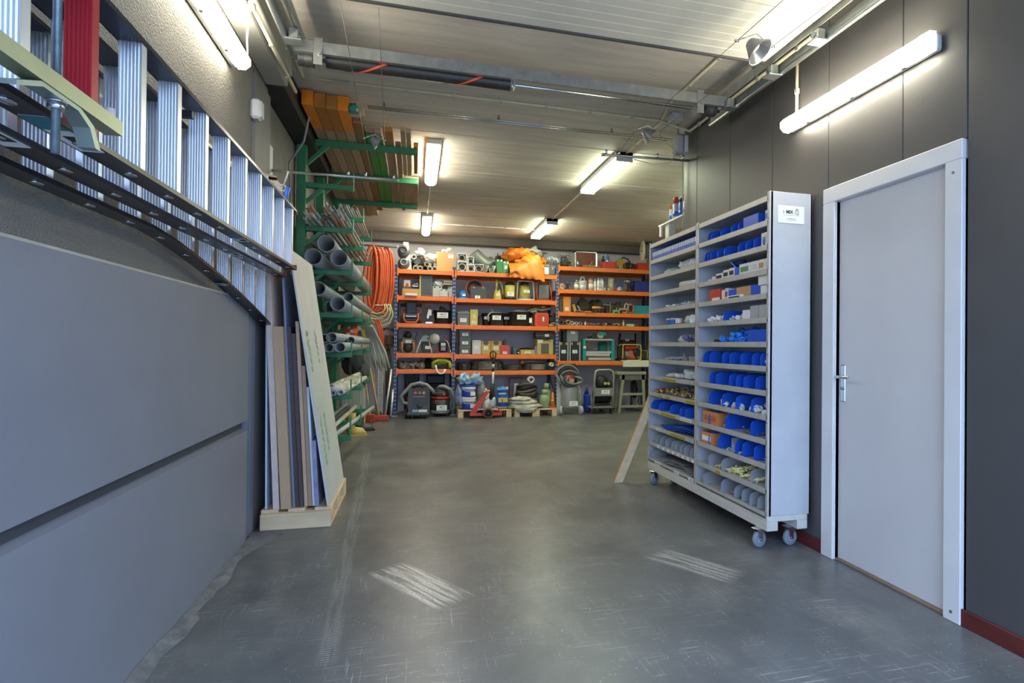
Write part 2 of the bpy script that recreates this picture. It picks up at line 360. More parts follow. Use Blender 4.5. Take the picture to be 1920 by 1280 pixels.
def ceil_lamp(label, x, y0, y1, style):
    t = thing('fluorescent_lamp', label, 'lamp', (x, (y0+y1)/2, ZC)); h = (y1-y0)/2
    if style:
        part(t, 'housing', P('cfd0cc', .4), lambda m: m.bx(-.10, .10, -h, h, -.055, 0, .004))
        part(t, 'diffuser', TUBEG, lambda m: m.prism([(-.088, -.055), (-.078, -.105), (.078, -.105), (.088, -.055)], -h+.02, h-.02, 'y'))
        for sg in (-1, 1): part(t, 'end_cap', P('b9bab6', .4), lambda m: m.bx(-.10, .10, *sorted((sg*h, sg*(h-.02))), -.11, -.0, .004))
    else:
        part(t, 'housing', HOUS, lambda m: m.bx(-.08, .08, -h, h, -.066, 0, .01))
        part(t, 'diffuser', TUBE, lambda m: m.prism([(-.075, -.066), (-.068, -.095), (-.03, -.122), (.03, -.122), (.068, -.095), (.075, -.066)], -h+.03, h-.03, 'y'))
        for sg in (-1, 1): part(t, 'end_cap', CLEAR, lambda m: m.prism([(-.077, -.066), (-.05, -.11), (.05, -.11), (.077, -.066)], *sorted((sg*h, sg*(h-.03))), 'y'))
    return t
ceil_lamp('box shaped glowing ceiling lamp nearest the dark right wall corner', 2.28, 6.30, 7.82, 1)
ceil_lamp('box shaped glowing ceiling lamp above the orange tarpaulin on the racking', 2.28, 9.98, 11.45, 1)
ceil_lamp('added unseen box shaped ceiling lamp round the corner, brightening the racking', 4.1, 6.2, 7.7, 1)  # made-up lamp out of view, added to brighten the back racking
ceil_lamp('second added unseen box shaped ceiling lamp farther round the corner', 4.65, 8.0, 9.3, 1)  # another invented lamp behind the corner, extra light for racking and back wall
ceil_lamp('rounded glowing ceiling lamp just right of the stored planks', .17, 6.48, 8.0, 0)
ceil_lamp('rounded glowing ceiling lamp farthest away, above the left racking bay', .17, 10.2, 11.75, 0)
# ------------------------------------------------------------------ ladders on the left wall
RAIL = mat('1d1d24', .3, .1, .12, 5); REDR = mat('b3202c', .4, 0, .08, 4)
def flute(w, d, n=6):
    """ribbed hollow rung section, ribs on the face toward the doorway"""
    pts = [(w/2, d/2), (-w/2, d/2)]; k = 2*n+1
    for i in range(k):
        x0 = -w/2+w*i/k; e = .004 if i % 2 else 0
        pts += [(x0, -d/2+e), (x0+w/k, -d/2+e)]
    return pts
def ladder(label, x, y0, y1, zb, zt, first, flare=0, red=None, stickers=()):
    t = thing('ladder', label, 'ladder', (x, y0, zb), group='ladders hung on the left wall')
    L_ = y1-y0; f0 = 2.75-y0
    def off(y): return 0 if not flare or y < f0 else flare*((y-f0)/(L_-f0))**1.35
    ys = [0, L_] if not flare else [0]+[f0+(L_-f0)*i/10 for i in range(11)]
    h = zt-zb
    for up in (0, 1):
        m = M(); prof = []
        for y in ys:
            z = (h+off(y)) if up else -off(y)
            a, c = (z-.014, z) if up else (z, z+.014)
            prof.append((y, a, c))
        for (ya, a0, a1), (yb, b0, b1) in zip(prof, prof[1:]):
            for (xa, xb, e) in ((-.033, .033, 0), (.033, .036, .001), (-.036, -.033, .001)):
                lo0, hi0, lo1, hi1 = (a0-e, a1, b0-e, b1) if up else (a0, a1+e, b0, b1+e)
                m.add([(xa, ya, lo0), (xb, ya, lo0), (xb, yb, lo1), (xa, yb, lo1), (xa, ya, hi0), (xb, ya, hi0), (xb, yb, hi1), (xa, yb, hi1)],
                      [(0, 3, 2, 1), (4, 5, 6, 7), (0, 1, 5, 4), (1, 2, 6, 5), (2, 3, 7, 6), (3, 0, 4, 7)])
        r = m.build('rail', RAIL, t)
        mc = M(); zz = prof[-1][1:]; mc.bx(-.038, .038, L_-.004, L_+.012, zz[0]-(.018 if up else .004), zz[1]+(.004 if up else .018), .002)
        mc.build('end_cap', P('8c2f1d'), r)
        if not up:
            for yy, wid in stickers:
                q = yy-y0; zo = -off(q)-.0012
                M().box((0, q, zo), (.055, wid, .002)).build('sticker', PAPER, r)
                M().box((0, q-wid*.33, zo-.0008), (.055, wid*.34, .002)).build('print', mat('2f8a5a', .5, 0, .0, 8, 0, None, '2a6aa8'), r)
                M().box((.008, q+wid*.18, zo-.0008), (.03, wid*.34, .002)).build('print', INK, r)
    y = first-y0
    while y > .12: y -= .285
    rung = None; sh = M(); sh.prism(flute(.062, .034), 0.012, h-.012, 'z'); me = sh.mesh('rung', ALU)
    pl = M().lathe([(.0, -.0035), (.020, -.0035), (.021, .0), (.012, .002)], 14, sx=.75, sy=1.15).mesh('rivet', CHROME)
    while y < L_-.06:
        if y > .02:
            o = off(y)
            if o > .003:
                g = M(); g.prism(flute(.062, .034), -o+.012, h+o-.012, 'z'); r = g.build('rung', ALU, t, (0, y, 0))
            else: r = link('rung', me, t, (0, y, 0))
            if red and abs(y+y0-red) < .1:
                r.data = r.data.copy(); r.data.materials.clear(); r.data.materials.append(REDR); tag(r, 'red ribbed rung')
            link('rivet', pl, r, (0, 0, -o))
        y += .285
    return t
ladder('front aluminium ladder with dark rails and one red rung, nearest the floor space', -.85, .75, 4.50, 1.883, 2.30, 2.389, 0, 1.82, ((1.75, .26), (3.25, .16)))
ladder('middle aluminium ladder hung between the front ladder and the flared one', -.957, .75, 4.72, 1.85, 2.28, 2.547, 0, None, ((1.62, .3), (3.55, .16)))
ladder('rear aluminium ladder with flared foot, hung closest to the left wall', -1.06, .75, 4.88, 1.825, 2.27, 2.617, .36, None, ((1.5, .3), (3.75, .16)))
# clamp bracket with threaded rod in front of the ladders
OLIVE = mat('a9ab86', .4, .5, .12, 6)
t = thing('clamp_bracket', 'olive steel channel and threaded rod holding the ladders', 'bracket', (-.765, 1.54, 1.8))
part(t, 'channel', OLIVE, lambda m: m.prism([(-.02, .105), (-.02, .142), (-.015, .142), (-.015, .110), (.015, .110), (.015, .142), (.02, .142), (.02, .105)], -.5, .255, 'y'))
part(t, 'rod', mat('9fb0bc', .3, .9, .2, 60), lambda m: m.tube([(0, 0, 1.78), (0, 0, -.02)], .0085, 10))
part(t, 'nut', CHROME, lambda m: m.cyl((0, 0, .075), (0, 0, .09), .016, n=6).lathe([(.02, .09), (.02, .094)], 14))
part(t, 'hook_plate', mat('8f9a92', .35, .6, .1, 6), lambda m: m.prism([(-.165, .062), (-.08, .094), (.05, .094), (.10, .072), (.125, .032), (.15, .032), (.118, .082), (.06, .104), (-.085, .104), (-.165, .072)], -.018, .018, 'x'))
part(t, 'pin', P('c9b8b4'), lambda m: m.cyl((.0, .235, .11), (.0, .235, .168), .011))
for q, lab in ((2.55, 'dark wall arm carrying the middle of the hung ladders'), (4.1, 'dark wall arm carrying the far end of the hung ladders')):
    t = thing('ladder_bracket', lab, 'bracket', (-1.14, q, 2.215))
    part(t, 'arm', BLACK, lambda m: m.bx(0, .31, -.012, .012, .008, .034))
    part(t, 'plate', BLACK, lambda m: m.bx(0, .008, -.03, .03, -.06, .08, .002))
# hook tool hanging at the ladder ends
t = thing('hook_tool', 'blue handled steel hook tool hanging at the ladder ends', 'tool', (at(531, 385, Y=4.47).x, 4.47, at(531, 385, Y=4.47).z))
part(t, 'handle', BLUE, lambda m: m.tube([(.0, 0, -.02), (.015, .0, .06), (.03, 0, .13)], [.012, .016, .013], 10))
part(t, 'shaft', STEEL, lambda m: m.tube([(0, 0, -.02), (-.008, 0, -.12), (-.006, 0, -.20), (.022, 0, -.25), (.03, 0, -.29), (.012, 0, -.33), (-.016, 0, -.335), (-.02, 0, -.315)], .006, 8))
part(t, 'clamp', P('b9b7b4'), lambda m: m.bx(-.06, -.015, -.015, .015, .05, .12, .006).tube(arc((-.005, 0, .12), .022, 0, 360, 14), .006, 6).cyl((.0, 0, .13), (.03, 0, .24), .006))

# ------------------------------------------------------------------ pallet of leaning sheets
def pallet(label, x0, x1, y0, y1, along='y', group=None, n=5):
    """deck boards run along X if along == 'x'"""
    t = thing('pallet', label, 'pallet', (x0, y0, 0), group=group); W, D = x1-x0, y1-y0; pm = PINEX if along == 'x' else PINE
    def brd(a, c, z0, z1, nm):
        if along == 'x': M().bx(0, W, a, c, z0, z1, .004).build(nm, pm, t)
        else: M().bx(a, c, 0, D, z0, z1, .004).build(nm, pm, t)
    Q = D if along == 'x' else W; bw = Q/(n*1.35)
    for i in range(n): a = (Q-bw)*i/(n-1); brd(a, a+bw, .122, .144, 'deck_board')
    for i in range(3):
        u = (0, .5, 1)[i]; bwid = (.1, .145, .1)[i]
        for j in range(3):
            v = (0, .5, 1)[j]
            if along == 'y': M().bx((W-bwid)*u, (W-bwid)*u+bwid, (D-.14)*v, (D-.14)*v+.14, .02, .10, .005).build('block', PINE, t)
            else: M().bx((W-bwid)*u, (W-bwid)*u+bwid, (D-.14)*v, (D-.14)*v+.14, .02, .10, .005).build('block', PINE, t)
        if along == 'y': M().bx(0, W, (D-.1)*u, (D-.1)*u+.1, .10, .122, .003).build('stringer_board', PINEX, t)
        else: M().bx((W-bwid)*u, (W-bwid)*u+bwid, 0, D, .10, .122, .003).build('stringer_board', PINE, t)
        M().bx((W-bwid)*u, (W-bwid)*u+bwid, 0, D, 0, .022, .003).build('skid_board', PINE, t)
    return t
pt = pallet('pine pallet on the floor carrying leaning sheet boards', -1.075, -.595, 4.74, 5.72, 'y', n=3)
M().bx(0, .48, -.028, -.001, .0, .118, .004).build('front_board', PINEX, pt)
GB = mat('c7ccc6', .6, 0, .05, 2)
# bottom px, top px, thickness, near y, far y, colour, label
# left edge px at y=950 and y=640, top y, thickness, near y, far y, colour, label
SH = [(497, 498, 600, .015, 4.76, 5.4, mat('c3d2e2', .35, 0, .05, 3), 'pale blue coated sheet leaning nearest the grey wall pier'),
      (513, 501.5, 497, .052, 4.74, 5.3, mat('d8c3b6', .6, 0, .1, 6), 'pinkish chipboard sheet behind the wide beige board'),
      (528, 514, 612, .085, 4.73, 5.1, mat('bf9f7c', .6, 0, .06, 4), 'wide beige fibreboard plank on the pallet front edge'),
      (548.5, 533.5, 507, .018, 4.78, 5.5, mat('7f8ea8', .5, 0, .1, 5), 'blue grey sheet top showing under the ladder end'),
      (553, 538, 612, .034, 4.77, 5.3, mat('463a3a', .5, 0, .2, 30), 'dark brown shuttering plywood sheet, left of the dark pair'),
      (561.5, 546.2, 625, .034, 4.77, 5.4, mat('4a3d3c', .5, 0, .2, 30), 'dark brown shuttering plywood sheet, right of the dark pair'),
      (570, 554.6, 602, .03, 4.78, 5.5, mat('c7a488', .6, 0, .08, 5), 'light tan plywood sheet behind the dark pair'),
      (577.5, 562, 686, .032, 4.78, 5.6, mat('a98a6d', .6, 0, .08, 5), 'mid brown board leaning before the white edged sheet'),
      (585.5, 569.6, 726, .02, 4.78, 5.6, mat('d9dee8', .4, 0, .05, 5), 'thin white edged sheet beside the film wrapped board'),
      (591, 574.6, 826, .035, 4.76, 5.6, mat('8b8da8', .25, 0, .35, 9), 'film wrapped bluish board just behind the big plasterboard')]
_run = [-9, -9]
def leaning(p0, p1, ty, th, ya, yb, ma, label, z0=.146):
    a = at(p0, 950, Y=4.76); k = at(p1, 640, Y=4.76); c = at(p1, ty, Y=4.76)
    a.x = max(a.x, _run[0]); k.x = max(k.x, _run[1]); sl = (k.x-a.x)/(k.z-a.z); th *= .8; _run[:] = [a.x+th+.0015, k.x+th+.0015]
    bx_ = a.x+(z0-a.z)*sl; h = c.z-z0; fa, ft = at(613, 955, Y=4.74), at(541, 466, Y=4.74); fs_ = (ft.x-fa.x)/(ft.z-.146)
    while h > .3 and bx_+th+sl*h > fa.x+fs_*h-.006: h -= .01
    o = M().prism([(0, 0), (th, 0), (th+sl*h, h), (sl*h, h)], 0, yb-ya, 'y')
    return tag(o.build('sheet_board', ma, None, (bx_, ya, z0)), label, 'board', 'sheet goods leaning on the pallet')
for s in SH: leaning(*s)
for ya, yb_, zt, lab in ((5.11, 5.42, 3.0, 'tall white board standing against the wall past the pier'), (5.44, 5.8, 2.78, 'shorter tall white board standing nearer the green rack')):
    one(M().bx(0, .014, 0, yb_-ya, 0, zt, .002), 'tall_board', mat('cfcdc6', .5, 0, .05, 3), lab, 'board', (-1.185, ya, 0))
a = at(613, 955, Y=4.74); top = at(541, 466, Y=4.74); zz = .146
t = thing('sheet_board', 'big pale plasterboard sheet with green print leaning in front', 'board', (a.x, 4.74, zz), group='sheet goods leaning on the pallet')
dx, dz = top.x-a.x, top.z-zz
M().prism([(0, .003), (.0125, .0), (.0125+dx, dz), (dx, dz+.003)], 0, .95, 'y').build('board', mat('cfcdca', .6, 0, .08, 3, 0, (1, 1, .4)), t)
ul = dz*.62
M().prism([(.0135, .0), (.0165, .0), (.0165+dx*.62, ul), (.0135+dx*.62, ul)], .0, .78, 'y').build('front_panel', GB, t)
R = random.Random(3)
for k, (yy, z0_, z1_) in enumerate(((.14, .28, .62), (.34, .36, .66), (.12, 1.0, 1.28), (.5, 1.06, 1.3))):
    for c in range(2):
        z = z0_
        while z < z1_:
            l = R.uniform(.015, .05); f = z/dz
            pg = M().add([(.0172+dx*f, yy+c*.045, z), (.0172+dx*f, yy+c*.045+.022, z), (.0172+dx*(f+l/dz), yy+c*.045+.022, z+l), (.0172+dx*(f+l/dz), yy+c*.045, z+l)], [(0, 1, 2, 3)]).build('printed_mark', P('4f9a72'), t)
            z += l+R.uniform(.012, .03)

# ------------------------------------------------------------------ green cantilever rack
UY = (6.45, 7.65, 9.03); LV = (2.965, 2.526, 2.09, 1.655, 1.25, .82, .395)
t = thing('cantilever_rack', 'green steel cantilever rack along the left wall holding pipes and planks', 'rack', (-1.13, 6.45, 0))
for i, y in enumerate(UY):
    u = M().bx(-.04, .05, y-6.45-.045, y-6.45+.045, 0, 3.44, .006).build('upright', GREEN, t)
    M().bx(-.06, .10, y-6.45-.06, y-6.45+.06, 0, .012, .003).build('foot_plate', GREEN, u)
    yy = y-6.45
    am = M().bx(.05, 1.135, yy-.028, yy+.028, 3.372, 3.436, .005).build('arm', GREEN, t)
    M().prism([(.05, 3.20), (.05, 3.16), (.26, 3.372), (.20, 3.372)], yy-.02, yy+.02, 'y').build('brace', GREEN, am)
    for k, z in enumerate(LV):
        if i and k == 0: z = 2.88
        am = M().bx(.05, .50, yy-.03, yy+.03, z-.026, z+.026, .004).build('arm', GREEN, t)
        M().prism([(.05, z-.19), (.05, z-.14), (.17, z-.026), (.225, z-.026)], yy-.018, yy+.018, 'y').build('brace', GREEN, am)
        M().bx(.488, .50, yy-.02, yy+.02, z, z+(.15, .12, .16, .15, .14, .18, .22)[k], .002).build('stop', GREEN, am)
        if k == 0 or (k == 3 and i == 0): M().bx(.235, .248, yy-.02, yy+.02, z, z+.13, .002).build('stop', GREEN, am)
for k, z in ((0, 2.7), (1, .55)):
    M().bx(-.03, .0, 0, UY[2]-6.45, z, z+.05, .003).build('tie_bar', GREEN, t)
# planks on the top arms: x0, width, height, near y, far y, colour, tip colour near, tip length, label
WD = [mat(c, .7, 0, .16, 4, .15, (3, .35, 3)) for c in ('a98f72', 'b79c7d', '9a7f63', '8d6a4c')]
OT = mat('f08a1e', .45, 0, .06, 5); OB = mat('b5762f', .55, 0, .12, 6)
PL = [(-.975, .09, .125, 5.52, 10.1, 0, OT, .6, 'leftmost thick timber with bright orange painted end on the green rack'),
      (-.88, .09, .12, 5.55, 10.1, 1, OB, .6, 'thick timber with ochre end, second from the left wall'),
      (-.785, .09, .12, 5.57, 10.1, 0, OB, .6, 'thick timber with scuffed ochre end, third from the left wall'),
      (-.69, .09, .125, 5.57, 10.0, 1, OT, .55, 'thick timber with bright orange end beside the brown plank'),
      (-.595, .085, .09, 5.85, 9.6, 3, None, 0, 'red brown plank between orange timber and green plank'),
      (-.503, .078, .03, 6.2, 9.4, 'g', None, 0, 'green stained plank, left one of the pair'),
      (-.423, .078, .03, 6.25, 9.4, 'g', None, 0, 'green stained plank, right one of the pair'),
      (-.33, .09, .045, 6.0, 9.3, 2, OB, .25, 'brown plank with ochre end right of the green pair'),
      (-.225, .055, .03, 6.35, 9.5, 2, None, 0, 'short darker plank beside the ochre tipped one'),
      (-.165, .045, .045, 5.95, 7.5, 1, None, 0, 'narrow pale batten, left of the tall pair'),
      (-.115, .05, .05, 5.98, 7.5, 1, None, 0, 'narrow pale batten, right of the tall pair'),
      (-.04, .045, .045, 6.38, 7.4, 3, OT, .3, 'outermost batten with orange end above the ceiling lamp'),
      (-.16, .175, .02, 7.62, 9.25, 0, None, 0, 'wide brown board lying across the outer rack arms')]
for x, wd_, h, ya, yb, ci, tip, tl, lab in PL:
    z = 3.437 if h > .021 else 3.437
    if lab.startswith('wide'): ya = 7.62
    ma = WD[ci] if ci != 'g' else mat('3f8f3c', .6, 0, .25, 5, .1, (2, .3, 2))
    t = thing('plank', lab, 'plank', (x, ya, z), group='timber on the top rack arms')
    M().bx(0, wd_, 0, yb-ya, 0, h, .004).build('timber', ma, t)
    if tip: M().bx(-.0015, wd_+.0015, -.002, tl, -.001, h+.0015, .004).build('painted_end', tip, t)
t = thing('wood_block', 'pale house shaped wooden offcut standing on the planks', 'offcut', (-.59, 5.66, 3.437))
part(t, 'block', mat('c9a98a', .7, 0, .1, 5), lambda m: m.prism([(0, 0), (.115, 0), (.115, .07), (.06, .118), (0, .085)], 0, .05, 'y'))
part(t, 'green_bag', mat('2b7f78', .35, 0, .3, 8), lambda m: m.blob((.03, -.06, .03), .045, .05, .05, 5, .2))
for i, (x, ya, c, lab) in enumerate(((-.49, 6.15, 'b8a488', 'short pale batten end with red paint near the lamp disc'), (-.42, 6.15, 'c0ab8e', 'short pale batten end beside the red painted one'))):
    t = thing('batten', lab, 'batten', (x, ya, 3.468)); M().bx(0, .06, 0, 1.1, 0, .05, .004).build('timber', mat(c, .7, 0, .1, 5), t)
    if not i: M().bx(-.001, .061, .03, .1, -.001, .03, .003).build('red_paint', RED, t)
# pipes on the arms
def pipe(x, z, r, ya, yb, ma, label, group, wall=.006, dx=0, dz=0, n=18):
    x = min(x, -.646-r) if dx < .1 else x
    return tag(M().ring((0, 0, 0), (dx, yb-ya, dz), r, r-wall, n).build('pipe', ma, None, (x, ya, z)), label, 'pipe', group)
DK = mat('757a7c', .42, 0, .1, 3)
G1, G2, G3 = 'large grey pipes on the rack', 'medium grey pipes on the rack', 'small grey pipes on the rack'
zz = LV[2]+.0275
for px, py, lab in ((587, 487, 'large grey plastic pipe at the lower left of three'), (638, 490, 'large grey plastic pipe at the lower right of three')):
    p = at(px, py, Y=6.1); pipe(p.x, zz+.08, .08, 6.1, 9.4, PVC, lab, G1)
p = at(612, 463, Y=6.15); pipe(p.x+.0, zz+.215, .083, 6.12, 9.4, PVC, 'large grey plastic pipe resting on top of two others', G1)
zz = LV[3]+.0275
for px, r, up, lab in ((597, .068, .145, 'medium grey pipe lying on top at the wall side'), (605, .06, 0, 'medium grey pipe at the bottom beside the short green stop'), (634, .07, 0, 'medium grey pipe with wide bright mouth at the outer end'), (649, .05, .13, 'medium grey pipe tucked behind the wide mouthed one')):
    p = at(px, 560, Y=6.15); pipe(p.x, zz+r+up, r, (6.55 if px == 605 else 6.12) if r > .055 else 6.7, 9.4, PVC, lab, G2)
zz = LV[4]+.0275
for px, r, up, lab in ((601, .045, 0, 'small grey pipe nearest the wall on the fifth arm'), (617, .045, 0, 'small grey pipe beside the innermost one'), (607, .045, .09, 'small grey pipe resting above the two inner ones'), (622, .05, .095, 'small grey pipe with bright collar above the fifth arm'), (638, .05, 0, 'small grey pipe lying outermost with white mouth'), (650, .04, .085, 'small grey pipe end set back above the outermost one')):
    p = at(px, 650, Y=6.15); pipe(p.x, zz+r+up, r, 6.12 if px != 650 else 6.9, 9.2, PVC, lab, G3)
zz = LV[5]+.0275
for px, r, lab in ((616, .032, 'short dark mouthed tube on the sixth arm near the sheet board'), (626, .028, 'slim tube beside the wrapped bundle on the sixth arm')):
    p = at(px, 720, Y=6.3); pipe(p.x, zz+r, r, 6.2, 9.1, mat('aeb4ba', .35, 0, .1, 4), lab, G3)
t = thing('wrapped_bundle', 'bundle of white tubes in crumpled clear film on the rack', 'bundle', (-.83, 6.25, zz))
for k, (x, z) in enumerate(((0, .03), (.062, .03), (.03, .085), (.115, .032))): M().ring((x, 0, z), (x+.03, 2.6, z), .03, .026, 12).build('tube', P('d4d2cc'), t)
mm = M(); mm.blob((.06, .25, .062), .10, .32, .062, 8, .14, 20, 14, freq=4).blob((.06, 1.2, .062), .10, .9, .066, 9, .12, 20, 18, freq=4); mm.build('film', mat('e2e1d6', .12, 0, .1, 8, alpha=.6, key='film'), t)
zz = LV[6]+.0275
for x, r, ya, dx, c, lab in ((-1.02, .03, 6.3, .04, '8d9aa6', 'bluish tube innermost on the lowest arm'), (-.95, .028, 6.1, .03, '55585a', 'dark foam tube on the lowest rack arm'), (-.88, .026, 6.05, .05, 'd3d2c8', 'white tube on the lowest arm beside dark foam tube'), (-.80, .024, 5.95, .22, 'aeb2ac', 'long grey tube lying askew outermost on the lowest arm')):
    pipe(x, zz+r, r, ya, ya+3.0, mat(c, .45, 0, .1, 4), lab, 'tubes on the lowest arm', .005, dx)
# slender tubes on the second and third arms
TC = [mat(c, .4, mt, .1, 5) for c, mt in (('b9bab4', 0), ('a5a8a6', 0), ('c98d6c', .5), ('cfcab8', 0), ('7c7f80', .3))]
R = random.Random(11)
def bundle(n, x0, x1, z0, ya, yb, label, group, rr=(.010, .015)):
    rows = 4; per = max(1, n//rows); k = 0
    for r_ in range(rows):
        for c in range(per):
            r = R.uniform(*rr); x = x0+(x1-x0)*(c+.5*(r_ % 2)+.25)/per
            o = M().ring((0, 0, 0), (R.uniform(-.03, .03)*.3, yb-ya+R.uniform(-.4, .2), 0), r, r-.003, 10).build('tube', TC[R.choice((0, 0, 1, 1, 2, 3, 4))], None, (x, ya+R.uniform(-.25, .25), z0+.014+r_*.028))
            tag(o, {'b': 'pale grey', 'a': 'mid grey', 'c': 'copper', 'k': 'cream', 'd': 'dark grey'}['backd'[TC.index(o.data.materials[0])]]+' '+label, 'tube', group)
bundle(28, -1.06, -.675, LV[1]+.0275, 6.15, 9.3, 'slender tube in the mixed pile on the second rack arm', 'slender tubes on the second rack arm')
bundle(16, -1.03, -.68, 2.88+.0275, 7.4, 9.4, 'thin steel rod in the pile on the upper rear arms', 'thin rods on the upper rear arms', (.008, .012))
# ------------------------------------------------------------------ overhead sectional door and its gear
DOORW = mat('d9d6c9', .45, 0, .05, 2)
t = thing('sectional_door', 'cream ribbed sectional garage door folded up under the ceiling', 'garage door', (0, 0, 3.42))
for k in range(5):
    y1 = 3.70-.62*k; y0 = y1-.615
    pr = [(y0, .045), (y0, 0)]
    for q in range(1, 7): yy = y0+.615*q/7; pr += [(yy-.006, 0), (yy, .007), (yy+.006, 0)]
    pr += [(y1, 0), (y1, .045)]
    M().prism(pr, -.70, 2.40, 'x').build('section', DOORW, t)
M().bx(-.70, 2.40, 3.70, 3.725, -.012, .05, .004).bx(-.70, 2.40, 3.725, 3.745, .0, .04, .004).build('bottom_seal', mat('4c4b49', .6), t)
def cchan(m, y0, y1, x, z, w=.05, h=.075, side=1):
    m.prism([(x, z-h/2), (x+side*w, z-h/2), (x+side*w, z-h/2+.006), (x+side*.006, z-h/2+.006), (x+side*.006, z+h/2-.006), (x+side*w, z+h/2-.006), (x+side*w, z+h/2), (x, z+h/2)], y0, y1, 'y')
for sd, x, lab in ((1, 2.44, 'galvanised door track along the top of the dark right wall'), (-1, -.76, 'galvanised door track along the top of the left wall')):
    t = thing('door_track', lab, 'track', (0, 0, 0))
    part(t, 'angle_rail', GALV, lambda m: m.bx(x-.003, x+.003, YF, 4.40, 3.40, 3.475).bx(min(x, x+sd*.045), max(x, x+sd*.045), YF, 4.40, 3.469, 3.475))
    part(t, 'roller_rail', GALV, lambda m: m.tube([(x+sd*.075, YF, 3.335), (x+sd*.075, 4.72, 3.345)], .02, 10).bx(x+sd*.075-.012, x+sd*.075+.012, YF, 4.70, 3.352, 3.40))
    for y in ((3.2, 3.70, 4.3, 2.5) if sd > 0 else (3.55, 4.15, 2.8)):
        b = part(t, 'roller_bracket', GALV, lambda m: m.bx(*sorted((x-sd*.01, x+sd*.05)), y-.035, y+.035, 3.33, 3.395, .006).bx(*sorted((x-.03*sd, x+.075*sd)), y-.045, y+.045, 3.318, 3.330, .002))
        part(b, 'roller', STEEL, lambda m: m.cyl((x-sd*.02, y, 3.36), (x+sd*.06, y, 3.36), .018, n=12))
    for y in (1.2, 2.4, 3.9): part(t, 'hanger', GALV, lambda m: m.bx(x-.015, x+.015, y-.02, y+.02, 3.47, ZC, .002))
# cross beam with torsion spring and shaft
t = thing('cross_beam', 'galvanised channel beam spanning the ceiling with torsion spring and shaft', 'beam', (0, 4.30, 3.376))
part(t, 'channel', GALV, lambda m: m.prism([(0, -.04), (.035, -.04), (.035, -.034), (.005, -.034), (.005, .034), (.035, .034), (.035, .04), (0, .04)], -.86, 2.46, 'x'))
sp = M(); prof = []; n = 118; x0, x1 = -.62, .66
for i in range(n+1): prof += [(.043, x0+(x1-x0)*i/n), (.05, x0+(x1-x0)*(i+.5)/n)]
sp.lathe([(.001, prof[0][1])]+prof+[(.001, prof[-1][1])], 14, (0, .095, -.045), (1, 0, 0)).build('spring', mat('45413e', .38, .4, .2, 9), t)
st = M(); vs = []; fs = []; n = 70
for i in range(n+1):
    u = i/n; a = -u*2*math.pi*1.9+.4; x = x0+(x1-x0)*u
    for d in (-.016, .016): vs.append((x+d, .095+.0515*math.cos(a), -.045+.0515*math.sin(a)))
fs = [(2*i, 2*i+1, 2*i+3, 2*i+2) for i in range(n)]
st.add(vs, fs, True).build('paint_stripe', mat('d8542a', .5), t)
part(t, 'shaft', CHROME, lambda m: m.cyl((-.84, .095, -.045), (2.42, .095, -.045), .0145, n=12))
part(t, 'cable_drum', mat('4a4a4a', .5, .4), lambda m: m.lathe([(.05, 0), (.055, .01), (.048, .02), (.055, .03), (.048, .04), (.055, .05), (.05, .09), (.062, .1)], 18, (-.80, .095, -.045), (1, 0, 0)))
part(t, 'cable_drum', mat('4a4a4a', .5, .4), lambda m: m.lathe([(.062, 0), (.05, .01), (.055, .05), (.05, .1)], 18, (2.28, .095, -.045), (1, 0, 0)))
for x in (-.66, 2.2): part(t, 'bearing_plate', GALV, lambda m: m.bx(x-.03, x+.03, -.008, -.001, -.12, .065, .004).bx(x-.003, x+.003, 0, .14, -.11, .0).cyl((x+.01, .0, -.045), (x+.01, .0-.022, -.045), .012, n=8))
part(t, 'winding_cone', GALV, lambda m: m.bx(.66, .70, .055, .135, -.075, -.012, .006).cyl((.68, .06, -.09), (.68, .06, -.04), .007))
# conduits
def conduit(label, pts, r=.011, clips=(), ma=CREAM, name='conduit', cr=.017):
    t = thing(name, label, 'conduit', (0, 0, 0))
    part(t, 'pipe', ma, lambda m: m.tube(pts, r, 8))
    for c in clips: part(t, 'clip', P('b9b6ab'), lambda m: m.box(c, (cr*1.6, cr*1.6, cr*2.2), .002))
    return t
zc = ZC-.014
conduit('cream conduit clipped across the ceiling behind the cross beam', [(-.80, 5.28, zc), (2.30, 5.28, zc)], clips=[(x, 5.28, zc) for x in (-.55, -.1, .3, .72, 1.14, 1.56, 1.98)])
t = thing('unistrut_rail', 'twin bright steel rails across the ceiling beyond the cream conduit', 'rail', (0, 5.62, 3.52))
for q in (0, .05): part(t, 'rail', CHROME, lambda m: m.cyl((-.44, q, 0), (2.62, q, 0), .008, n=8))
for x in (-.3, .75, 1.9): part(t, 'hanger', STEEL, lambda m: m.cyl((x, .025, 0), (x, .025, ZC-3.52), .006).cyl((x, .025, .005), (x, .025, .03), .014))
conduit('cream conduit run from the corner to the first box lamp', [(2.30, 5.28, zc), (2.30, 6.3, zc)], clips=[(2.30, y, zc) for y in (5.6, 6.0)])
conduit('cream conduit joining the two box shaped ceiling lamps', [(2.28, 7.82, zc), (2.28, 9.98, zc)], clips=[(2.28, y, zc) for y in (8.2, 8.6, 9.0, 9.4, 9.8)])
conduit('cream conduit between the two rounded ceiling lamps', [(.17, 8.0, zc), (.17, 10.2, zc)], clips=[(.17, y, zc) for y in (8.5, 9.1, 9.7)])
conduit('white conduit joining the two farthest ceiling lamps', [(.25, 11.0, zc), (2.18, 11.0, zc)], clips=[(x, 11.0, zc) for x in (.5, .85, 1.2, 1.6, 1.9)], ma=WHITE)
conduit('cream conduit dropping to the right wall lamp', [(XR-.02, 3.62, 3.5), (XR-.02, 3.62, 2.98)], clips=[(XR-.02, 3.62, 3.2)])
